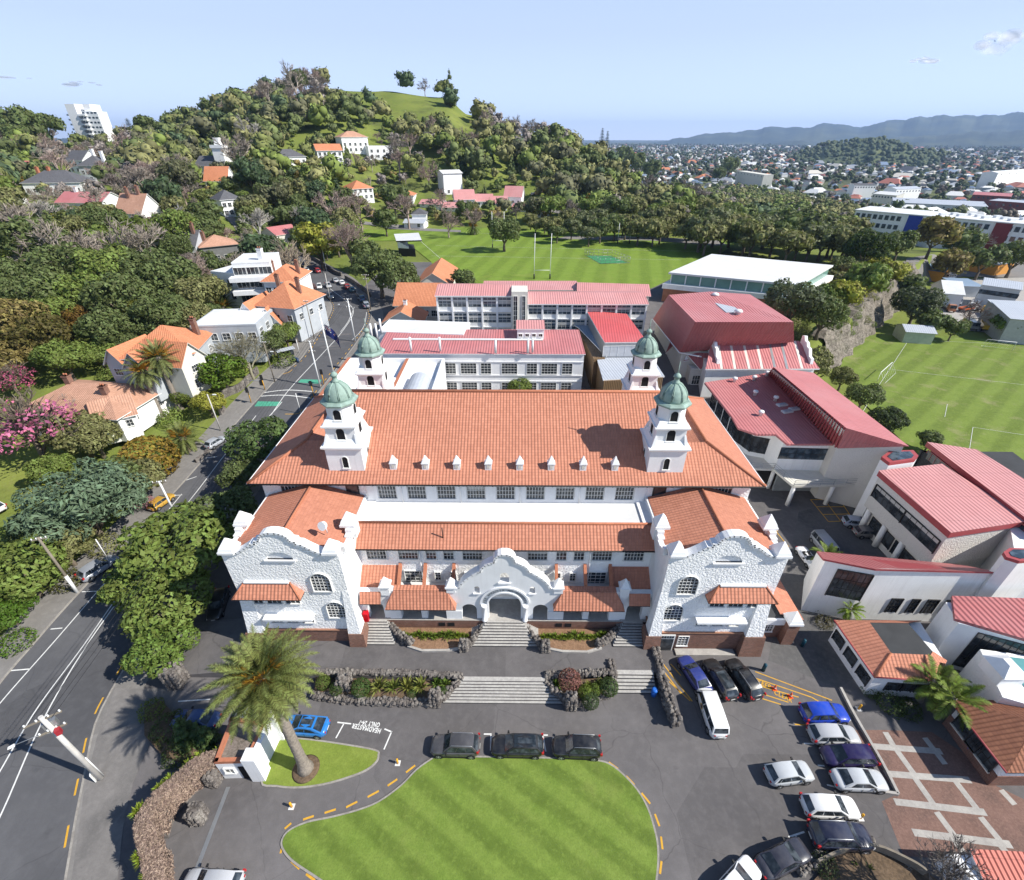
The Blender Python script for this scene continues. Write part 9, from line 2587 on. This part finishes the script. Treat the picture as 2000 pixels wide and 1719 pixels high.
tag(town.build("distant_town"),"countless small roofs of the town running to the hills",kind="stuff")
near_t = [q for q in tt if math.hypot(q[1],q[2])<1300];far_t = [q for q in tt if math.hypot(q[1],q[2])>=1300]
stuff_trees(near_t,"suburb_trees","trees between the houses of the suburb",70,5);stuff_trees(far_t,"distant_trees","tree cover of the distant town",16,6)
print("houses",count,"town faces",len(town.f),"trees",len(near_t),len(far_t))
def hill_range(name,pts,dist,depth,base,label,mat,seed,rough):
 rg = random.Random(seed);mb = MB()
 xs = []
 for(a,b)in zip(pts,pts[1:]):
  n = max(2,int((b[0]-a[0])/4))
  for i in range(n):t = i/n;xs.append((a[0]+(b[0]-a[0])*t,a[1]+(b[1]-a[1])*(t*t*(3-2*t))))
 xs.append(pts[-1])
 rows = [];N = 16
 for i, (px,py)in enumerate(xs):
  d = ray(px,py);t = dist/math.hypot(d[0],d[1])
  top = CAM[2]+d[2]*t+rough*(math.sin(i*.55)*.6+math.sin(i*.21)*.6+rg.uniform(-.45,.45))
  col = []
  for j in range(N+1):
   k = j/N
   s = math.sin(math.pi*min(1,k*.5/.55))if k<.55 else math.cos(math.pi*.5*(k-.55)/.45)
   s = max(0,math.sin(math.pi*k*.5/.55))if k<.55 else s
   q = dist+(k-.55)*depth
   nz = 1+.07*math.sin(i*.35+j*.6)*math.sin(math.pi*k*2)
   z = base+(top-base)*s**1.2*(nz if k<.5 else 1)
   f = q/math.hypot(d[0],d[1])
   col.append((CAM[0]+d[0]*f,d[1]*f,z))
  rows.append(col)
 n = N+1
 mb.faces([p for c in rows for p in c],[(i*n+j,(i+1)*n+j,(i+1)*n+j+1,i*n+j+1)for i in range(len(rows)-1)for j in range(N)],mat,True)
 return tag(mb.build(name),label,kind="structure")
BUSH = ground_mat("distant_bush",(.03,.045,.04),(.05,.065,.05),.004,.02,.4,fscale=.05,bump=.8,c3=(.10,.11,.06),s3=.0015)
hill_range("far_hills",[(1080,294),(1180,290),(1250,282),(1330,270),(1400,259),(1470,256),(1500,248),(1540,247),(1570,250),(1620,241),(1690,247),(1740,236),(1800,228),(1860,227),(1900,224),(1950,226),(2000,219),(2080,216),(2200,222),(2400,240)],11500,5200,-60,"long blue forested range on the horizon",BUSH,1,14)
hill_range("far_hills",[(1380,288),(1500,280),(1560,274),(1600,280),(1650,276),(1760,268),(1850,262),(1920,258),(2000,254),(2200,258)],8200,3400,-40,"lower blue foothills in front of the forested range",BUSH,2,8)
hill_range("far_hills",[(1560,304),(1595,292),(1630,280),(1660,275),(1700,274),(1740,277),(1770,287),(1800,295),(1840,302)],2500,700,-30,"small wooded cone hill rising out of the suburb",ground_mat("cone_hill",(.05,.075,.04),(.10,.12,.06),.02,.08,.5,fscale=.3,bump=.8,c3=(.15,.17,.06),s3=.008),3,5)
cone_o = [o for o in COL.objects if o.name.startswith("far_hills")][-1]
cv = [v.co for v in cone_o.data.vertices];ct = []
for i in range(900):
 p = cv[rng.randrange(len(cv))]
 ct.append((p.x+rng.uniform(-25,25),p.y+rng.uniform(-25,25),p.z))
mb = MB();cm_ = [plain("cone_tree_a",(.06,.085,.04),.8),plain("cone_tree_b",(.09,.11,.05),.8)]
for x, y, z in ct:
 if z<-20:continue
 r_ = rng.uniform(5,10);mb.ring(x,y,[(r_*math.sin(R(a)),z+r_*.3-r_*.8*math.cos(R(a)))for a in(20,60,100,140,172)],rng.choice(cm_),6)
tag(mb.build("cone_hill_trees"),"tree cover of the small cone hill",kind="stuff")
hill_range("far_hills",[(-700,268),(-300,265),(0,262),(60,264),(130,270)],9000,2500,-40,"faint low land on the left horizon",BUSH,4,6)
CL = NT("cloud");ge = CL.n("NewGeometry");
CLM = CL.done((.85,.86,.88),1.0,0)
tr_ = CL.n("BsdfTransparent");lw = CL.n("LayerWeight");lw.inputs[0].default_value = .35
ns = CL.ramp(CL.noise(CL.pos(),.0016,5,.6),.35,.75)
fac = CL.math('MINIMUM',1.0,CL.math('ADD',CL.math('MULTIPLY',lw.outputs["Facing"],1.15),CL.math('MULTIPLY',CL.math('SUBTRACT',1.0,ns),.75)))
mx = CL.n("MixShader");CL.l(fac,mx.inputs[0]);
trl = CL.n("BsdfTranslucent");trl.inputs[0].default_value = (.9,.9,.92,1);mx2 = CL.n("MixShader");mx2.inputs[0].default_value = .7;CL.l(CL.b.outputs[0],mx2.inputs[1]);CL.l(trl.outputs[0],mx2.inputs[2])
CL.l(mx2.outputs[0],mx.inputs[1]);CL.l(tr_.outputs[0],mx.inputs[2]);CL.l(mx.outputs[0],CL.t.nodes["Material Output"].inputs[0])
for px, py, w_, h_, lb in((1985,68,62,26,"white cloud cut off by the right edge"),(1812,116,30,9,"small thin cloud left of the edge cloud"),(150,161,32,6,"small thin cloud above the apartment tower"),(20,151,26,4,"faint grey cloud streak at the left edge")):
 d = Vector(ray(px,py));d = d/math.hypot(d.x,d.y);D = 16000;s = D/1050*1.02
 mb = MB();rg = random.Random(px)
 for i in range(7):
  u = rg.uniform(-1,1);c = Vector((CAM[0],0,CAM[2]))+d*D+Vector((u*w_*s,rg.uniform(-1,1)*w_*s*.5,rg.uniform(-.5,.5)*h_*s*(1-abs(u))-(h_*s*.2)))
  q = (1-.75*abs(u))*rg.uniform(.5,1);rx, rz_ = w_*s*.42*q, h_*s*.62*q
  n = 16;prof = [(rx*math.sin(math.pi*k/10),rz_*-math.cos(math.pi*k/10))for k in range(11)]
  mb.ring(c.x,c.y,[(max(.1,a),c.z+b)for a,b in prof],CLM,n,cap=False)
 tag(mb.build("cloud"),lb,kind="structure")
HZ = bpy.data.materials.new("haze");HZ.use_nodes = True;ht = HZ.node_tree
for n_ in list(ht.nodes):
 if n_.type!='OUTPUT_MATERIAL':ht.nodes.remove(n_)
pv = ht.nodes.new("ShaderNodeVolumePrincipled");pv.inputs["Color"].default_value = (.44,.64,1.0,1);pv.inputs["Density"].default_value = 6.0e-5;pv.inputs["Anisotropy"].default_value = .2
ht.links.new(pv.outputs[0],ht.nodes["Material Output"].inputs["Volume"])
zs = max((o.matrix_world@Vector(c)).z for o in COL.objects if o.type=='MESH' and not o.name.startswith("cloud")and not o.parent for c in o.bound_box)
mb = MB();mb.box(-15500,15500,-400,15500,-82,max(zs,160)+25,HZ)
hz_o = mb.build("haze");tag(hz_o,"thin blue air paling the distance",kind="stuff")
